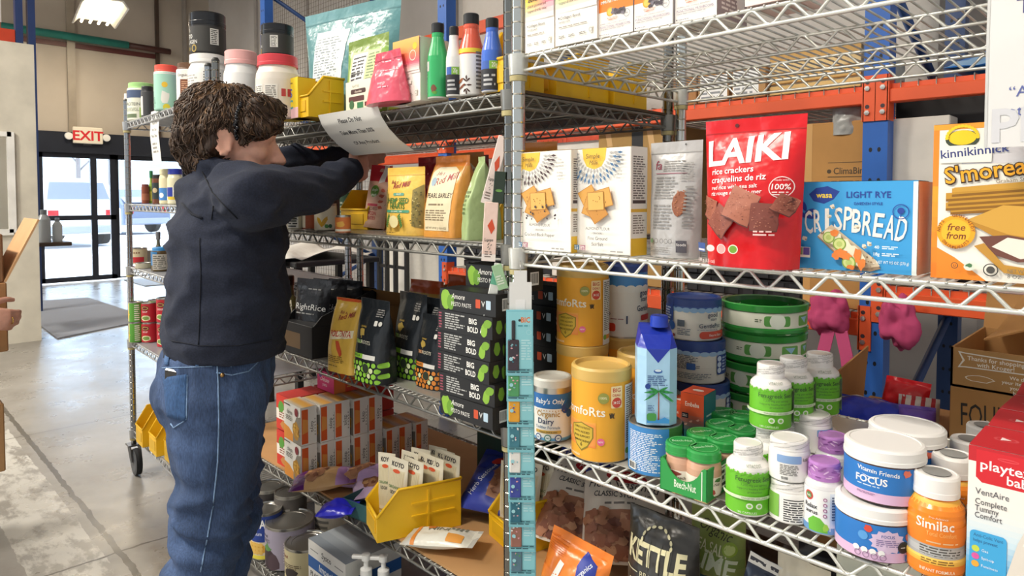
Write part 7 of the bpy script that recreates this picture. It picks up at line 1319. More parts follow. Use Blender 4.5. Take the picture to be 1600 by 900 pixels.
for k, (px, py) in enumerate(((217, 694), (238, 708), (262, 722))):
    p = at_z(px, py, Z)+Vector((.01, .075, 0)); sbin('stacking_bin', 'yellow bin on the lowest shelf of the far unit, %s' % ('farthest from the shopper', 'middle of three', 'closest to the jeans')[k], p, rad(-3), .105, .15, .15, lip=.5, slant=.3, group='yellow bins on the far unit')
    for q in (0, 1):
        o = k0.copy(); COL.objects.link(o); o.location = p+Vector((-.02+.035*q, .0+.02*q, .004)); o.rotation_euler = (rad(-10), rad(8-14*q), rad(30)); o['label'] = 'white packet standing %s in the %s yellow bin of the far unit' % (('left', 'right')[q], ('farthest', 'middle', 'nearest')[k]); o['group'] = 'packets in the far bins'; o.scale = (.9, .9, 1.05)
pr = [tuple(at_z(247, 190, ZA[0]))[1:]]; p = at_z(247, 178, ZA[0]); y_ = p.y-.01
sheet('paper_notice', 'small white notice hanging from the top shelf of the far unit', [(y_, ZA[0]+.012), (y_-.006, ZA[0]-.08), (y_+.004, ZA[0]-.2)], p.x-.05, p.x+.05, lambda d: (d.t('Please Do', 50, 74, 6, '77746e', w=60, b=0), d.t('Not Take', 50, 62, 6, '77746e', w=56, b=0), d.t('More Than', 50, 50, 6, '77746e', w=60, b=0), d.pa(20, 20, 80, 42, 3, '9a968e')))
# ================================================================ goods on the racking
def plain(c, label_=None, tape='d8b888'):
    def fn(F_, S_, T_):
        F_.r(0, 48, 100, 53, tape) if tape else None
        if label_: F_.r(*label_[0], label_[1]); F_.pa(label_[0][0]+4, label_[0][1]+6, label_[0][2]-6, label_[0][3]-8, 5, '8a8f92')
        T_.r(0, 46, 100, 54, tape) if tape else None
    return fn
ZD = 1.6225
def rk(label, xl, xr, yt, y, z, d, c, fn=None, f='card', name='carton'): g = FY(xl, xr, yt, y, z, d); return carton(name, label, 'box', g, d, c, fn, 0, None, f, .003)
rk('brown carton at the left end of the high rack deck', 1040, 1088, 124, 1.62, ZD, .4, 'a87a4c', plain(0))
rk('carton with white and teal label on the high rack deck, left of two', 1090, 1138, 118, 1.6, ZD, .4, 'b08858', plain(0, ((8, 4, 96, 92), 'eef0ee')))
rk('carton with white and teal label on the high rack deck, right of two', 1143, 1196, 110, 1.6, ZD, .4, 'b08858', plain(0, ((4, 6, 80, 94), 'eceeec')))
t = thing('wooden_crate', 'pale wooden slatted crate on the high rack deck', 'crate', FY(1202, 1345, 88, 1.62, ZD, .5)[0]); w = FY(1202, 1345, 88, 1.62, ZD, .5)[1]
for k in range(4): m = MB(); m.box(-w/2, w/2, -.25, -.235, .002+.04*k, .034+.04*k, ('d9b878', 'cfa968', 'dcc08a', 'c9a060')[k], 'card', .002); m.build('slat', t)
m = MB(); m.box(-w/2, w/2, -.235, .25, .002, .15, 'e0dacb', 'card'); m.build('load', t)
pouch('tarp_bundle', 'blue plastic bundle on the high rack deck right of the blue upright', 'bundle', (Vector((.62, 1.9, ZD+.075)), .75, .5), .16, '2f7ad0', lambda d: d.p([(0, 0), (100, 0), (100, 8), (0, 10)], '8fb4d8'), 0, sd=111, bot=-1, wr=.03, tilt=(rad(-84), 0))
m = MB(); m.box(.3, 1.2, 2.42, 2.6, ZD, ZD+.25, '16161a', 'paint', .01); solo('carton', m, 'black case behind the blue plastic bundle', 'box')
ZL = .857
def clima(F_, S_, T_): F_.t('ClimaBin', 70, 72, 3.6, '4a3a24', w=46, b=1); F_.e(40, 73.5, 3.5, '4a3a24'); F_.r(38, 70.3, 98, 70.7, '4a3a24'); F_.r(38, 78, 98, 78.3, '4a3a24'); F_.r(0, 0, 12, 100, 'c99a5c'); F_.pa(44, 67, 96, 69, 1, '6a5434')
rk('tall brown carton with small dark print behind the crispbread pack', 1254, 1352, 194, 1.6, ZL, .5, 'b5854a', clima)
def hbox(F_, S_, T_): F_.r(50, 40, 66, 100, '1c1c1e'); F_.t('H', 58, 62, 10, 'e8e8e4', w=8, b=2); [F_.p([(x, 62), (x+8, 62), (x-6, 100), (x-14, 100)], 'd0a870') for x in (24, 84)]
rk('brown carton with black strip behind the silver pouch', 934, 1042, 204, 1.62, ZL, .4, 'a8854e', hbox)
rk('white carton behind the blue diamond cracker box', 862, 936, 224, 1.64, ZL, .35, 'e2ded4', plain(0, None, 'c9c5bb'))
rk('dark carton left of the white carton on the lower rack deck', 808, 862, 232, 1.66, ZL, .35, '2c2c30', None)
for k, (a, b) in enumerate(((838, 885), (885, 936))): rk('orange plastic crate %s on the lower rack deck behind the cracker boxes' % ('left of two', 'right of two')[k], a, b, 213, 2.0, ZL, .4, 'd9502c', lambda F_, S_, T_: [F_.r(x, 4, x+3, 96, 'a83a1e') for x in range(6, 100, 16)], 'plast', 'plastic_crate')
rk('black cabinet on the lower rack deck right of the blue upright', 1394, 1600, 156, 1.75, ZL+.1, .5, '1c1a1a', None, 'paint', 'cabinet')
rk('white carton before the black cabinet, mostly hidden by the cracker box', 1388, 1478, 186, 1.62, ZL+.1, .1, 'd8d2c8', None)
pouch('silver_bag', 'grey folded bag hanging before the tall brown carton by the upright', 'bag', FY(1312, 1346, 168, 1.6, 1.46, .05)[:1]+(.13, .16), .05, '9a9a96', None, rad(20), sd=120, wr=.012)
for k in range(4): m = MB(); m.box(-.3, .3, -.3, .3, 0, .034, '1b1c1f', 'plast', .004); [m.box(-.29+.06*i, -.25+.06*i, -.304, -.3, .006, .026, '2c2d31', 'plast') for i in range(10)]; solo('plastic_tray', m, 'black plastic tray on the lower rack deck behind the post, %s of the stack' % ('lowest', 'second', 'third', 'top')[k], 'tray', (-1.74, 1.95, ZL+.002+.036*k), 0, 'black plastic trays')
for k in range(3): m = MB(); m.box(-.3, .3, -.3, .3, 0, .034, '17181b', 'plast', .004); [m.box(-.29+.06*i, -.25+.06*i, -.304, -.3, .006, .026, '2a2b2f', 'plast') for i in range(10)]; solo('plastic_tray', m, 'black plastic tray behind the green refills, %s of the stack' % ('lowest', 'middle', 'top')[k], 'tray', (-.3, 1.93, ZL+.002+.036*k), 0, 'black plastic trays behind the refills')
pouch('tarp_bundle', 'bright blue folded plastic over the green refills on the lower rack deck', 'bundle', (Vector((-.5, 1.7, ZL+.13)), .3, .22), .07, '2f86d8', None, 0, sd=113, bot=-1, wr=.02, tilt=(rad(-82), 0))
# framed stand and white sheets in the second bay
t = thing('metal_stand', 'black metal framed stand before the white sheeting behind the middle unit', 'stand', (-3.65, 2.3, 0))
for x in (-.2, -.09, .03, .18): m = MB(); m.box(x-.014, x+.014, -.015, .015, 0, 1.15, '17171a', 'paint'); m.build('upright_bar', t)
for z in (.1, .69, 1.12): m = MB(); m.box(-.2, .18, -.012, .012, z-.012, z+.012, '17171a', 'paint'); m.build('cross_bar', t)
def drape(name, label, x0, x1, y, z0, z1, c, amp=.03): m = MB(); us = [x0+(x1-x0)*i/40 for i in range(41)]; m.grid(lambda u, v: (u, y+amp*math.sin(u*9+math.sin(v*3))+.4*amp*math.sin(u*31+v*5), v), us, [z0+(z1-z0)*i/20 for i in range(21)], c, 'tarp'); o = solo(name, m, label, 'sheet'); q = o.modifiers.new('thickness', 'SOLIDIFY'); q.thickness = .002
drape('plastic_sheet', 'white plastic sheeting hanging behind the middle unit', -4.2, -2.2, 2.58, .02, 1.4, 'e6e2d8')
drape('plastic_sheet', 'pale grey sheeting high on the wall behind the drink bottles', -3.5, .0, 2.9, 1.75, 4.2, 'cfc9c0', .02)
t = thing('folding_table', 'black legged table beyond the middle unit', 'table', (-3.25, 1.22, .07))
m = MB(); m.box(-.6, .6, -.28, .28, .78, .81, '2a2a2c', 'plast', .005); m.build('table_top', t)
for x in (-.55, -.18, .18, .55):
    for y in (-.24, .24): m = MB(); m.box(x-.018, x+.018, y-.018, y+.018, -.069, .78, '1a1a1c', 'paint'); m.build('leg', t)
m = MB(); us = [i/20 for i in range(21)]; Z = .812
m.grid(lambda u, v: (-3.82+1.1*u, .935+.56*max(0, v-.3)/.7 if v > .3 else .93-.02*math.sin(u*20), (.886+.05*abs(math.sin(u*7+v*6))) if v > .3 else .9-(.3-v)*(.5+.35*math.sin(u*9))), us, us, 'e9e5dc', 'tarp'); o = solo('cloth', m, 'white cloth heaped over the black legged table', 'cloth'); o.modifiers.new('thickness', 'SOLIDIFY').thickness = .003
# pink bag on the upright
def lump(l_, c, R, sd): return None
t = thing('tote_bag', 'pink cloth bag slung over the rack beam at the blue upright', 'bag', (.02, 1.5, .62))
def blobby(name, cx, cz, rx, rz_, sd, ry=.06, c='b8426e'):
    m = MB(); us = [2*PI*i/60 for i in range(61)]; vs = [PI*i/36 for i in range(37)]
    def f(u, v):
        d_ = Vector((math.sin(v)*math.cos(u), math.sin(v)*math.sin(u), math.cos(v))); n = .95+.42*noise.noise(d_*1.5+Vector((sd, 0, 0)))+.3*abs(noise.noise(Vector((d_.x*2.2+sd, d_.y, d_.z*1.2))))-.12*abs(noise.noise(d_*3+Vector((0, 0, sd))))
        return (cx+rx*d_.x*n, ry*d_.y*n, cz+rz_*d_.z*n)
    m.grid(f, us, vs, c, 'matte'); return m.build(name, t)
blobby('bag_body', .0, .235, .07, .07, 3); blobby('bag_flap', .215, .225, .055, .075, 7, .05)
m = MB()
pts = [(-.06, -.03, .2), (-.075, -.035, .12), (-.08, -.04, .03), (-.05, -.045, -.035), (-.01, -.045, -.04), (.015, -.04, .02), (.0, -.035, .12), (-.02, -.03, .2)]
for a, b in zip(pts, pts[1:]):
    a, b = Vector(a)+Vector((.07, 0, -.02)), Vector(b)+Vector((.07, 0, -.02)); dv = (b-a).normalized(); nx = Vector((dv.z, 0, -dv.x))*.02; m.add([a-nx, a+nx, b+nx, b-nx, a-nx+Vector((0, .004, 0)), a+nx+Vector((0, .004, 0)), b+nx+Vector((0, .004, 0)), b-nx+Vector((0, .004, 0))], [(0, 1, 2, 3), (7, 6, 5, 4), (0, 3, 7, 4), (1, 5, 6, 2)], 'c04a78', 'matte')
m.build('strap', t)
# cartons behind the near unit
def found(F_, S_, T_):
    F_.t('FOUN', 10, 78, 14, '2a2622', al='l', w=40, b=0, rot=rad(4), sh=.1)
    for k in range(9): a = rad(22*k+4); F_.p([(48+r_*math.cos(a)+e, 74+.58*r_*math.sin(a)) for r_, e in ((12, 0), (24, 0), (24, 1.4), (12, 1.4))], 'e6ddd0')
    F_.ri(48, 72, 9, 'e6ddd0', 1.2)
x0 = .545
m = MB(); m.box(-.2, .2, -.15, .15, 0, .52, 'a87c4a', 'card', .003); solo('carton', m, 'lowest brown carton of the pile behind the near unit, on the floor', 'box', (x0+.2, .9, .001))
carton('carton', 'brown carton with black handwriting behind the orange bottles', 'box', (Vector((x0+.1, .85, .522)), .2, .342), .3, 'b5854e', found, f='card')
def thanks(d):
    d.p([(6, 50), (10, 70), (6, 92), (12, 90), (64, 86), (72, 70), (64, 54), (12, 52)], 'efe8dc'); d.p([(8, 54), (12, 70), (8, 88), (13, 87), (63, 83), (70, 70), (63, 57), (13, 55)], 'b98c56'); d.t('Thanks for shopping', 37, 72, 11, 'f2ece0', w=46); d.t('with Kroger!', 37, 58, 11, 'f2ece0', w=30)
    d.bl(24, 28, 12, 3.4, 'f2ece0', .12); d.bl(24, 28, 11, 2.8, 'b98c56', .12); [d.t(s, 68, 38-i*12, 9, 'f2ece0', w=w_, b=1) for i, (s, w_) in enumerate((("We think you'll love", 44), ('your items...and all the fun', 56), ("you'll have with this", 46), ('box they came in', 38)))]
t = thing('carton', 'open brown carton printed Thanks for shopping on top of the handwritten carton', 'box', (x0+.1, .85, .865))
m = MB(); w, d_, h = .2, .3, .078
for q in ((-w/2, w/2, -d_/2, -d_/2+.004), (-w/2, w/2, d_/2-.004, d_/2), (-w/2, -w/2+.004, -d_/2, d_/2), (w/2-.004, w/2, -d_/2, d_/2)): m.box(*q, 0, h, 'b98c56', 'card')
m.box(-w/2, w/2, -d_/2, d_/2, 0, .004, 'a87c4a', 'card'); m.build('carton_body', t)
m = MB(); thanks(D(m, mfront(d_), w, h)); m.build('print', t)
for pts in ([(-w/2, d_/2, h), (w/2, d_/2, h), (w/2, d_/2+.06, h+.16), (-w/2, d_/2+.06, h+.16)], [(-w/2+.03, d_/2-.02, h), (-w/2+.03, -.02, h), (-w/2+.1, -.02, h+.03), (-w/2+.1, d_/2-.02, h+.13)], [(w/2, -d_/2, h), (w/2, d_/2, h), (w/2-.02, d_/2, h+.14), (w/2-.02, -d_/2, h+.14)]):
    m = MB(); m.add(pts, [(0, 1, 2, 3)], 'b5854e', 'card'); o = m.build('flap', t); o.modifiers.new('thickness', 'SOLIDIFY').thickness = .004
t = thing('carton', 'open carton of bags behind the gummy jars left of the printed carton', 'box', (.4, .9, 0)); m = MB(); m.box(-.11, .11, -.2, .15, .001, .72, 'a07444', 'card', .003); m.build('carton_body', t)
m = MB(); m.add([(-.11, -.2, .72), (-.11, .1, .72), (-.1, .1, .86), (-.1, -.12, .83)], [(0, 1, 2, 3)], 'b5854e', 'card'); o = m.build('flap', t); o.modifiers.new('thickness', 'SOLIDIFY').thickness = .004
for k, (x, y, z, w, h, c, l, fn) in enumerate(((.415, .86, .722, .1, .1, 'd8202c', 'shiny red bag in the open carton behind the gummy jars', None), (.39, .74, .735, .2, .1, '2a3cc0', 'dark blue bag lying at the front of the open carton', lambda d: d.r(0, 70, 60, 90, 'e6e8ee')), (.46, .82, .722, .08, .075, 'e6dfd8', 'red and white striped bag in the open carton', lambda d: [d.r(8+i*24, 0, 18+i*24, 100, 'c8303a') for i in range(4)]), (.475, .76, .722, .07, .07, '7a5ac8', 'purple crinkled bag at the right of the open carton', None))):
    pouch('snack_bag', l, 'bag', (Vector((x, y, z)), w, h), .06, c, fn, rad(10*k-10), sd=130+k, wr=.012, bot=-1, tilt=(rad((-20, -70, -14, -20)[k]), 0))
# ================================================================ people
from mathutils.bvhtree import BVHTree
def pd(px, py, dist): return CAM+rayd(px, py)*dist
UPV = Vector((0, 0, 1))
def egg(m, c, rx, ry, rz_, X=Vector((1, 0, 0)), Y=Vector((0, 1, 0)), Z_=UPV, n=20):
    c = Vector(c); m.grid(lambda u, v: c+X*(rx*math.sin(v)*math.cos(u))+Y*(ry*math.sin(v)*math.sin(u))+Z_*(rz_*math.cos(v)), [2*PI*i/n for i in range(n+1)], [PI*(j+.0)/12 for j in range(13)], 'ffffff', flip=True)
def limb(m, pts, rs):
    for p, r in zip(pts, rs): egg(m, p, r, r, r)
    for (a, b), (r, q) in zip(zip(pts, pts[1:]), zip(rs, rs[1:])): m.tube([a, b], [r, q], 'ffffff', n=18)
def loft(m, secs, X, Y):          # secs: (centre, half depth along X, half width along Y)
    n = 24; vs = []; fs = []
    for c, a, b in secs: vs += [Vector(c)+X*(a*math.cos(2*PI*k/n))+Y*(b*math.sin(2*PI*k/n)) for k in range(n)]
    for i in range(len(secs)-1): fs += [(i*n+k, i*n+(k+1) % n, (i+1)*n+(k+1) % n, (i+1)*n+k) for k in range(n)]
    m.add(vs, fs+[tuple(range(n))[::-1], tuple(range(len(vs)-n, len(vs)))], 'ffffff')
def skin(mb, name, parent, c, f, vox, it=4, disp=None):
    vs = mb.v; me = bpy.data.meshes.new(name); me.from_pydata([tuple(v) for v in vs], [], mb.f)
    bm = bmesh.new(); bm.from_mesh(me); bmesh.ops.remove_doubles(bm, verts=bm.verts, dist=1e-6); bmesh.ops.recalc_face_normals(bm, faces=bm.faces); bm.to_mesh(me); bm.free()
    o = bpy.data.objects.new(name, me); COL.objects.link(o)
    r = o.modifiers.new('r', 'REMESH'); r.mode = 'VOXEL'; r.voxel_size = vox
    q = o.modifiers.new('s', 'SMOOTH'); q.iterations = it; q.factor = .5
    dg = bpy.context.evaluated_depsgraph_get(); m2 = bpy.data.meshes.new_from_object(o.evaluated_get(dg)); o.modifiers.clear(); o.data = m2; bpy.data.meshes.remove(me); m2.name = name
    if disp:
        co = [(v.co.copy(), v.normal.copy()) for v in m2.vertices]
        for v, (p, n) in zip(m2.vertices, co): v.co = p+n*disp(p, n)
    m2.materials.clear(); m2.materials.append(fin(f))
    at = m2.color_attributes.new('Col', 'FLOAT_COLOR', 'CORNER'); cc = c if callable(c) else None
    if cc:
        buf = []
        for l in m2.loops: buf += list(lin(cc(m2.vertices[l.vertex_index].co)))+[1.0]
    else: buf = list(lin(c)+(1.0,))*len(at.data)
    at.data.foreach_set('color', buf); m2.polygons.foreach_set('use_smooth', [True]*len(m2.polygons)); m2.update()
    if parent is not None: o.parent = parent; o.matrix_parent_inverse = parent.matrix_world.inverted() if False else Matrix.Identity(4)
    return o
def fold(p, s, k, sd=0): return 1-abs(noise.noise(Vector((p.x*s[0]+sd, p.y*s[1], p.z*s[2]))))*k
def hand(m, wrist, d, side, pn, curl=.5, L=.165):       # d: wrist to fingers; side: towards the thumb; pn: out of the palm
    s = L/.18; d = d.normalized(); side = (side-d*side.dot(d)).normalized(); pn = (pn-d*pn.dot(d)-side*pn.dot(side)).normalized()
    for a, r in ((.012, .021), (.035, .022), (.06, .021), (.08, .018)): egg(m, wrist+d*a*s, .024*s, .03*s if a < .02 else .037*s, r*.62*s, d, side, pn)
    for i, (o_, l, r) in enumerate(((.03, .072, .0088), (.01, .08, .009), (-.011, .075, .0086), (-.03, .06, .0078))):
        b = wrist+d*(.085 if i < 3 else .078)*s+side*o_*s; P = [b-d*.03*s, b]; dd = d
        for k, q in enumerate((.45, .32, .23)):
            a = curl*(.7+.5*k); dd = (dd*math.cos(a)+pn*math.sin(a)).normalized(); P.append(P[-1]+dd*l*q*s)
        limb(m, P, [r*1.15*s, r*1.1*s, r*s, r*.92*s, r*.8*s])
    b = wrist+d*.025*s+side*.03*s; t1 = b+(d*.6+side*.75+pn*.25).normalized()*.038*s; t2 = t1+(d*.85+side*.3+pn*.4).normalized()*.03*s; t3 = t2+(d*.9+pn*.5).normalized()*.024*s
    limb(m, [b-d*.012*s-side*.012*s, t1, t2, t3], [.013*s, .0115*s, .0105*s, .0085*s])
def head(m, c, f, u, k=1):        # f: where the face looks, u: top of the head; returns the right-hand direction
    r = f.cross(u).normalized(); at = lambda a, b, h: c+f*(a*k)+r*(b*k)+u*(h*k)
    E = lambda a, b, h, x, y, z: egg(m, at(a, b, h), x*k, y*k, z*k, f, r, u)
    E(-.012, 0, .025, .096, .074, .088); E(.035, 0, -.02, .056, .06, .085); E(.04, 0, -.06, .046, .05, .045); E(.07, 0, -.092, .02, .022, .018); E(.066, 0, .035, .028, .052, .028)
    for s in (-1, 1): E(.052, s*.036, -.022, .03, .024, .026); E(.04, s*.044, -.06, .03, .016, .03)
    limb(m, [at(.086, 0, .012), at(.102, 0, -.014), at(.112, 0, -.03)], [.009*k, .0105*k, .0125*k]); [E(.101, s*.011, -.034, .009, .008, .007) for s in (-1, 1)]
    E(.085, 0, -.056, .01, .022, .0065); E(.083, 0, -.066, .01, .02, .007); E(.075, 0, -.045, .016, .026, .012)
    for s in (-1, 1):
        for q in range(9): a = 2*PI*q/9*.86-.5; E(-.012+.016*math.cos(a)-.004*math.sin(a), s*(.077+.004*(math.cos(a) < 0)), -.008+.03*math.sin(a), .0055, .0055, .0075)
        E(-.01, s*.074, -.007, .018, .006, .028); E(.078, s*.03, .02, .014, .022, .009); E(.074, s*.031, .01, .013, .016, .006); E(-.004, s*.076, -.034, .007, .006, .008)
    return r, at
def eyes(par, at, f, r, u, k=1):
    for s in (-1, 1):
        m = MB(); c = at(.067, s*.031, .003); egg(m, c, .0115*k, .0115*k, .0095*k); m.k = [('gloss', lin('ece6e0'))]*len(m.f); n0 = len(m.f); egg(m, c+f*.0075*k, .0062*k, .0062*k, .0062*k); m.k += [('gloss', lin('3a2a20'))]*0
        for i in range(n0, len(m.f)): m.k[i] = ('gloss', lin('3a2a20'))
        o = m.build('eye', par)
# ---------------------------------------------------------------- the shopper
VF = Vector((-S2, S2, 0)); fB = (RT*.94+VF*.34).normalized(); rB = fB.cross(UPV).normalized()
per = thing('person', 'person in a navy hooded sweatshirt and blue jeans reaching into the middle shelf', 'person', (0, 0, 0))
S_R = pd(392, 308, 1.44); E_R = pd(484, 296, 1.60); W_R = pd(548, 270, 1.79); S_L = pd(372, 296, 1.76); E_L = pd(462, 250, 1.93); W_L = pd(535, 249, 2.06)
hips = [(338, 600, 1.6), (345, 560, 1.6)]; RL = [pd(343, 610, 1.535), pd(337, 680, 1.53), pd(334, 750, 1.53), pd(325, 830, 1.53), pd(313, 900, 1.54), pd(307, 1010, 1.55), pd(305, 1110, 1.55)]
LL = [pd(346, 610, 1.67), pd(350, 690, 1.68), pd(352, 760, 1.69), pd(348, 830, 1.69), pd(336, 900, 1.7), pd(330, 1000, 1.7), pd(330, 1060, 1.7)]
hc = pd(366, 222, 1.6); fH = (RT*.955+VF*.26-UPV*.13).normalized(); uH = (UPV+fH*.13).normalized(); kH = .98
m = MB(); rH, atH = head(m, hc, fH, uH, kH)
nk = pd(352, 292, 1.6); limb(m, [hc-uH*.05-fH*.03, nk], [.052, .058]); loft(m, [(pd(345, 560, 1.6), .09, .13), (pd(352, 420, 1.6), .09, .13), (pd(356, 330, 1.6), .09, .14), (pd(356, 300, 1.6), .06, .08)], fB, rB)
limb(m, [nk, S_R, E_R, W_R], [.06, .045, .034, .024]); limb(m, [nk, S_L, E_L, W_L], [.06, .045, .034, .024])
hand(m, W_R, (W_R-E_R), UPV, -rB*.3-UPV*.4+VF, .35); hand(m, W_L, (W_L-E_L), UPV, rB-UPV*.3, .35)
limb(m, [pd(345, 580, 1.57), RL[0], RL[3], RL[6]], [.09, .075, .05, .035]); limb(m, [pd(345, 580, 1.63), LL[0], LL[3], LL[6]], [.09, .075, .05, .035])
body = skin(m, 'body', per, lambda p: 'e2ab93', 'skin', .0052, 3); eyes(per, atH, fH, rH, uH, kH)
# sweatshirt
m = MB(); B_ = lambda px, py: pd(px, py, 1.6)
loft(m, [(B_(352, 549), .133, .178), (B_(353, 530), .136, .182), (B_(355, 490), .137, .18), (B_(357, 440), .137, .178), (B_(357, 400), .134, .176), (B_(357, 350), .125, .174), (B_(356, 315), .112, .165), (B_(358, 285), .08, .1), (B_(362, 268), .06, .065)], fB, rB)
mid = S_R.lerp(B_(356, 315), .5); limb(m, [mid, S_R+Vector((0, 0, -.008)), S_R.lerp(E_R, .5), E_R, E_R.lerp(W_R, .55), W_R-(W_R-E_R).normalized()*.01], [.085, .07, .062, .055, .047, .038])
mid = S_L.lerp(B_(356, 315), .5); limb(m, [mid, S_L, S_L.lerp(E_L, .5), E_L, W_L], [.08, .068, .058, .05, .036])
for px, py, dz, a, b, h in ((314, 296, 1.6, .055, .11, .034), (300, 312, 1.6, .035, .1, .05), (330, 270, 1.6, .04, .085, .026)): egg(m, pd(px, py, dz), a, b, h, fB, rB, (UPV-fB*.25).normalized())
for k in range(24):
    a = 2*PI*k/24; p = B_(357, 268)+fB*.062*math.cos(a)+rB*.068*math.sin(a)+UPV*(-.02*math.cos(a)+.006); egg(m, p, .017, .017, .026)
def hd(p, n):
    k = .0085*fold(p, (4, 4, 14), 2.6)+.005*fold(p, (13, 13, 24), 2.4, 5)-.006; return k*(1.3 if p.z > 1.0 else 1)
hood = skin(m, 'sweatshirt', per, '222839', 'cloth', .008, 5, hd)
# jeans
m = MB(); J = lambda a, q: (pd(*a, 1.6), *q)
loft(m, [J((345, 540), (.127, .17)), J((341, 570), (.129, .176)), J((335, 605), (.132, .182)), J((336, 640), (.118, .178))], fB, rB)
egg(m, pd(304, 612, 1.545), .09, .085, .1, fB, rB); egg(m, pd(306, 612, 1.66), .088, .085, .1, fB, rB)
limb(m, RL, [.108, .1, .09, .081, .079, .072, .066]); limb(m, LL, [.1, .094, .088, .08, .076, .07, .065])
kz = RL[3].z
def jd(p, n):
    w = math.exp(-((p.z-kz+.02)/.11)**2)+.25; return .02*w*(fold(p, (5, 5, 17), 2.6)-.55)+.005*(fold(p, (20, 20, 9), 2.2, 3)-.6)
jeans = skin(m, 'jeans', per, lambda p: '36496a' if noise.noise(p*7) < .12 else '40557a', 'denim', .0085, 5, jd)
for nm, ob in (('a', hood), ('b', jeans)): pass
bv = BVHTree.FromPolygons([v.co for v in jeans.data.vertices], [list(p.vertices) for p in jeans.data.polygons]); bh = BVHTree.FromPolygons([v.co for v in hood.data.vertices], [list(p.vertices) for p in hood.data.polygons])
def surf(b, px, py, lift=.001):
    d = rayd(px, py).normalized(); h = b.ray_cast(CAM, d)
    return h[0]+h[1]*lift if h[0] is not None else None
def seam(name, b, pts, r, c, par, f='denim', step=6):
    P = []
    for (x0, y0), (x1, y1) in zip(pts, pts[1:]):
        n = max(1, int(math.hypot(x1-x0, y1-y0)/step))
        for i in range(n): q = surf(b, x0+(x1-x0)*i/n, y0+(y1-y0)*i/n); P += [q] if q is not None else []
    if len(P) > 1: mm = MB(); mm.tube(P, r, c, f, 5); return mm.build(name, par)
SC_ = '7f9cc0'
seam('side_seam', bv, [(338, 552), (341, 600), (342, 660), (340, 720), (333, 790), (322, 850), (312, 899)], .0017, SC_, jeans)
seam('waistband_seam', bv, [(254, 575), (290, 574), (338, 572)], .0012, SC_, jeans); seam('front_pocket_seam', bv, [(338, 582), (362, 586), (388, 580), (402, 566), (408, 552)], .0015, SC_, jeans); seam('coin_pocket_seam', bv, [(359, 560), (362, 580)], .0012, SC_, jeans)
def quadpatch(name, b, cs, c, f, par, lift, n=10):
    mm = MB(); (a0, a1), (b0, b1), (c0, c1), (d0, d1) = cs
    def fn(u, v): x = (a0*(1-u)+b0*u)*(1-v)+(d0*(1-u)+c0*u)*v; y = (a1*(1-u)+b1*u)*(1-v)+(d1*(1-u)+c1*u)*v; q = surf(b, x, y, lift); return q if q is not None else Vector(pd(x, y, 1.5))
    us = [i/n for i in range(n+1)]; mm.grid(fn, us, us, c, f, flip=True); o = mm.build(name, par); o.modifiers.new('thickness', 'SOLIDIFY').thickness = .0015; return o
quadpatch('back_pocket', bv, [(256, 590), (293, 584), (291, 658), (262, 650)], '34547f', 'denim', jeans, .003)
seam('pocket_stitching', bv, [(256, 592), (293, 586), (292, 655), (272, 668), (262, 655)], .0015, SC_, jeans)
mm = MB(); q = surf(bv, 268, 590, -.003); mm.box(-.02, .02, -.005, .005, -.06, .018, '17171a', 'gloss', .003); ph = mm.build('phone_in_pocket', per); ph.location = q; ph.rotation_euler = (0, rad(4), rad(25))
for x, y in ((309, 561), (262, 560)): quadpatch('belt_loop', bv, [(x-3, y-8), (x+3, y-8), (x+3, y+10), (x-3, y+10)], '4a6a96', 'denim', jeans, .004, 2)
mm = MB(); q = surf(bv, 347, 586, .001); egg(mm, q, .005, .005, .005); mm.k = [('tin', lin('b08a5a'))]*len(mm.f); mm.build('rivet', jeans)
seam('shoulder_seam', bh, [(316, 268), (332, 300), (352, 322), (376, 346)], .0016, '10141e', hood, 'cloth'); seam('back_seam', bh, [(334, 322), (330, 350)], .0014, '10141e', hood, 'cloth'); seam('centre_seam', bh, [(312, 372), (314, 430), (312, 500), (310, 545)], .0014, '141926', hood, 'cloth'); seam('hem_seam', bh, [(268, 532), (310, 540), (370, 540), (430, 530)], .0014, '141926', hood, 'cloth'); seam('hood_edge', bh, [(285, 318), (300, 334), (322, 344)], .003, '171c28', hood, 'cloth')
for P in (RL[6], LL[6]):
    mm = MB(); b = Vector((P.x, P.y, 0)); egg(mm, b+fB*.05+UPV*.035, .13, .045, .04, fB, rB); egg(mm, b+UPV*.05, .06, .042, .055, fB, rB); mm.k = [('matte', lin('2a2a2e'))]*len(mm.f)
    for v in mm.v: v.z = max(v.z, .001)
    mm.build('shoe', per)
# hair: a shaped mass of overlapping locks
m = MB(); H = lambda a, b, h, x, y, z: egg(m, atH(a, b, h), x*kH, y*kH, z*kH, fH, rH, uH)
H(-.03, 0, .045, .106, .09, .09); H(-.062, 0, -.0, .074, .084, .075); H(-.062, 0, -.055, .046, .066, .04); H(.05, .0, .08, .055, .068, .04); H(.07, .0, .058, .034, .062, .028); H(-.02, 0, .095, .07, .06, .038)
for s in (-1, 1): H(.02, s*.062, .045, .05, .026, .042); H(.028, s*.07, .012, .014, .01, .03); H(.055, s*.052, .036, .022, .018, .024); H(-.045, s*.064, .0, .036, .022, .05)
def hairdisp(p, n): q = p-hc; return .012*noise.noise(q*24)+.006*noise.noise(Vector((q.dot(fH)*90, q.dot(rH)*90, q.z*30)))+.004*noise.noise(q*140)
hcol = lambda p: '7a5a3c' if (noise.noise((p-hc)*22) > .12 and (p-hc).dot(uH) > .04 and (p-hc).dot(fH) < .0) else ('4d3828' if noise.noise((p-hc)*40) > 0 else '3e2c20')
hair = skin(m, 'hair', per, hcol, 'hair', .0062, 2, hairdisp)
bq = BVHTree.FromPolygons([v.co for v in hair.data.vertices], [list(p.vertices) for p in hair.data.polygons]); R = random.Random(11); m = MB()
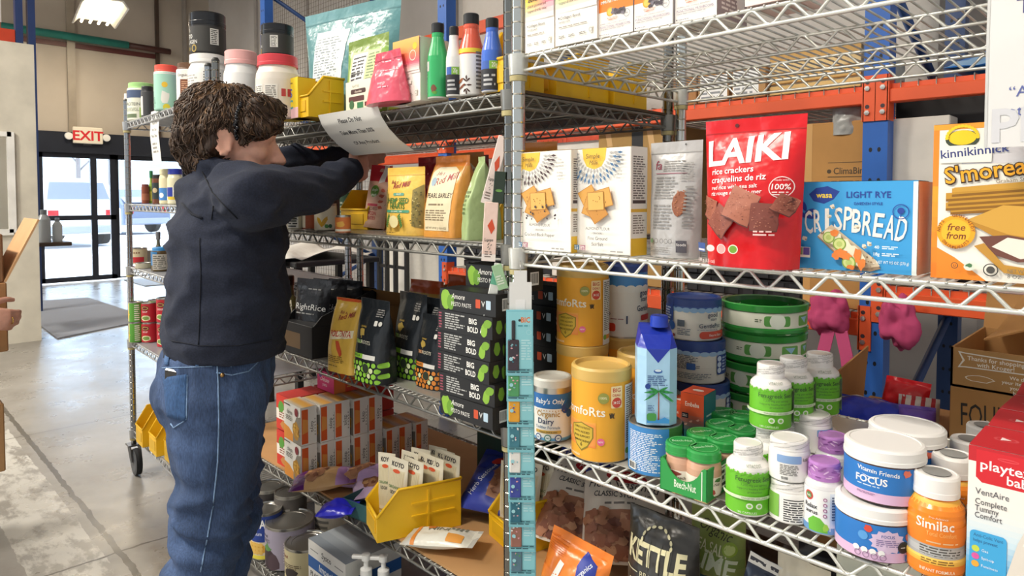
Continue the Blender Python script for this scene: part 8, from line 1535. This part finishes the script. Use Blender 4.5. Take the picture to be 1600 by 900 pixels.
cr = atH(-.03, 0, .12)
for i in range(2300):
    d = Vector((R.gauss(0, 1), R.gauss(0, 1), R.gauss(0, 1))).normalized(); h = bq.ray_cast(hc-fH*.03+uH*.03+d*.3, -d)
    if h[0] is None or min((h[0]-atH(-.012, e*.077, -.008)).length for e in (-1, 1)) < .04: continue
    p, n = h[0], h[1]; fl = (p-cr); fl = (fl-n*fl.dot(n)); fl = fl.normalized() if fl.length > 1e-4 else fH
    fl = (fl+Vector((R.uniform(-.4, .4), R.uniform(-.4, .4), R.uniform(-.4, .2)))); fl = (fl-n*fl.dot(n)).normalized(); L = R.uniform(.018, .045); P = [p-n*.002]
    for k in range(1, 5): q = bq.find_nearest(p+fl*L*k/4); P.append(q[0]+q[1]*(.0035*math.sin(PI*k/4)+(.002 if k == 4 else .001)))
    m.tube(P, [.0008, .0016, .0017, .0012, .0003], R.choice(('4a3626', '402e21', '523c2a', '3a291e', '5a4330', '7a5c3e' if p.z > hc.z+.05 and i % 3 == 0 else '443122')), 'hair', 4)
m.build('locks', hair)
m = MB()
for i in range(16):
    q = bq.ray_cast(CAM, rayd(374-5*math.sin(i/15*2.4)+1.5*i/15, 163+3.6*i).normalized())
    if q[0] is not None: egg(m, q[0]+q[1]*.006, .0045, .0045, .0055)
m.k = [('gloss', lin('15151a'))]*len(m.f); m.build('hair_clip', per)
# ---------------------------------------------------------------- the person at the left edge, only a hand in view
p2 = thing('person', 'person outside the left edge, only a ringed hand on the brown box showing', 'person', (0, 0, 0))
f2 = Vector((-.15, .99, 0)).normalized(); r2 = f2.cross(UPV); C2 = Vector((-2.0, -1.06, 0)); hw = Vector((-1.905, -.56, .855)); el = Vector((-1.85, -.75, .9)); sh = C2+r2*.19+UPV*1.3
m = MB(); c2 = C2+UPV*1.56; r_, at2 = head(m, c2, f2, UPV); limb(m, [c2-UPV*.06, C2+UPV*1.38], [.052, .06]); loft(m, [(C2+UPV*.9, .1, .15), (C2+UPV*1.15, .1, .15), (C2+UPV*1.36, .08, .15), (C2+UPV*1.42, .05, .08)], f2, r2)
shl = C2-r2*.19+UPV*1.3; ell_ = shl+Vector((-.06, .1, -.25)); hl = ell_+f2*.24
limb(m, [C2+UPV*1.33, sh, el, hw], [.07, .045, .036, .027]); limb(m, [C2+UPV*1.33, shl, ell_, hl], [.07, .045, .036, .025]); hand(m, hw, (Vector((.0, 1, -.25))), UPV, Vector((-1, .1, -.2)), .75, .175); hand(m, hl, f2, UPV, r2, .6)
for s in (-1, 1): limb(m, [C2+r2*.09*s+UPV*.92, C2+r2*.1*s+UPV*.5, C2+r2*.1*s+UPV*.06], [.1, .06, .04])
skin(m, 'body', p2, 'd6a08a', 'skin', .0055, 3); eyes(p2, at2, f2, r_, UPV)
m = MB(); loft(m, [(C2+UPV*.78, .145, .205), (C2+UPV*1.2, .125, .18), (C2+UPV*1.38, .09, .16), (C2+UPV*1.42, .06, .08)], f2, r2); limb(m, [C2+UPV*1.32, sh, sh.lerp(el, .8)], [.085, .065, .055]); limb(m, [C2+UPV*1.32, shl, shl.lerp(ell_, .8)], [.085, .065, .055]); skin(m, 'shirt', p2, '7a7f8c', 'cloth', .011, 4)
m = MB(); loft(m, [(C2+UPV*.8, .125, .185), (C2+UPV*.95, .12, .18)], f2, r2)
for s in (-1, 1): limb(m, [C2+r2*.09*s+UPV*.85, C2+r2*.1*s+UPV*.5, C2+r2*.1*s+UPV*.05], [.11, .085, .07])
skin(m, 'trousers', p2, '33363c', 'cloth', .012, 4)
m = MB()
for k, h in ((-.02, .05), (-.062, 0), (-.06, -.06), (.04, .085)): egg(m, c2+f2*k+UPV*h, .1 if h > -.05 and k < 0 else .05, .085, .085 if h > -.05 else .06, f2, r2)
skin(m, 'hair', p2, '4a3626', 'hair', .009, 2, lambda p, n: .01*noise.noise(p*40))
for s in (-1, 1):
    m = MB(); b = C2+r2*.1*s; egg(m, b+f2*.06+UPV*.03, .13, .045, .045, f2, r2); m.k = [('matte', lin('1d1d20'))]*len(m.f)
    for v in m.v: v.z = max(v.z, .001)
    m.build('shoe', p2)
m = MB(); k = hw+Vector((.0, .97, -.25)).normalized()*.098+Vector((.004, 0, .002)); P = [k+Vector((.0115*math.cos(a), 0, .0115*math.sin(a)))+Vector((0, .002*math.cos(a), 0)) for a in [2*PI*i/16 for i in range(17)]]; m.tube(P, .0016, 'd8b45a', 'chrome', 6); m.build('ring', p2)
# boxes at the left edge on a low cart
t = thing('cart', 'low grey cart carrying the brown boxes at the left edge', 'cart', (-2.14, -.78, 0))
m = MB(); m.box(-.2, .18, -.2, .2, .285, .31, '5a5c60', 'plast', .006); m.build('deck', t)
for x in (-.15, .13):
    for y in (-.15, .15):
        m = MB(); m.tube([(x, y, .1), (x, y, .286)], .014, '4a4c50', 'paint', 8); m.build('leg', t); m = MB(); m.lathe([(0, -.012, '222224', 'matte'), (.05, -.012, '222224', 'matte'), (.05, .012, '222224', 'matte'), (0, .012, '222224', 'matte')], 18); m.xf(Matrix.Translation((x, y, .051)) @ Matrix.Rotation(rad(90), 4, 'X')); m.build('wheel', t)
bx = lambda l, y0, y1, z0, z1, c: solo('carton', (lambda q: (q.box(-2.3, -1.955, y0, y1, z0, z1, c, 'card', .004), q)[1])(MB()), l, 'box')
bx('brown carton low at the left edge of the photo on the cart', -.86, -.485, .311, .545, 'b58a5c')
pouch('snack_bag', 'white and lilac bag squeezed between the two brown cartons at the left edge', 'bag', (Vector((-2.13, -.86, .632)), .3, .36), .15, 'd8d6de', lambda d: d.bl(60, 80, 30, 20, '8a8ac0', .3), 0, sd=140, bot=-1, wr=.015, tilt=(rad(-88), 0))
t = thing('carton', 'brown carton with raised flap held by a hand at the left edge', 'box', (0, 0, 0)); z1 = 1.12
m = MB(); m.box(-2.3, -1.955, -.86, -.468, .72, .955, 'ab7d50', 'card', .004); m.box(-2.3, -1.96, -.86, -.475, .955, z1, '8a6242', 'card', .004); m.build('carton_body', t)
m = MB(); m.add([(-1.955, -.47, .955), (-2.2, -.47, .955), (-2.2, -.37, 1.165), (-1.955, -.37, 1.165)], [(0, 1, 2, 3)], 'd0a273', 'card'); o = m.build('flap', t); o.modifiers.new('thickness', 'SOLIDIFY').thickness = .006
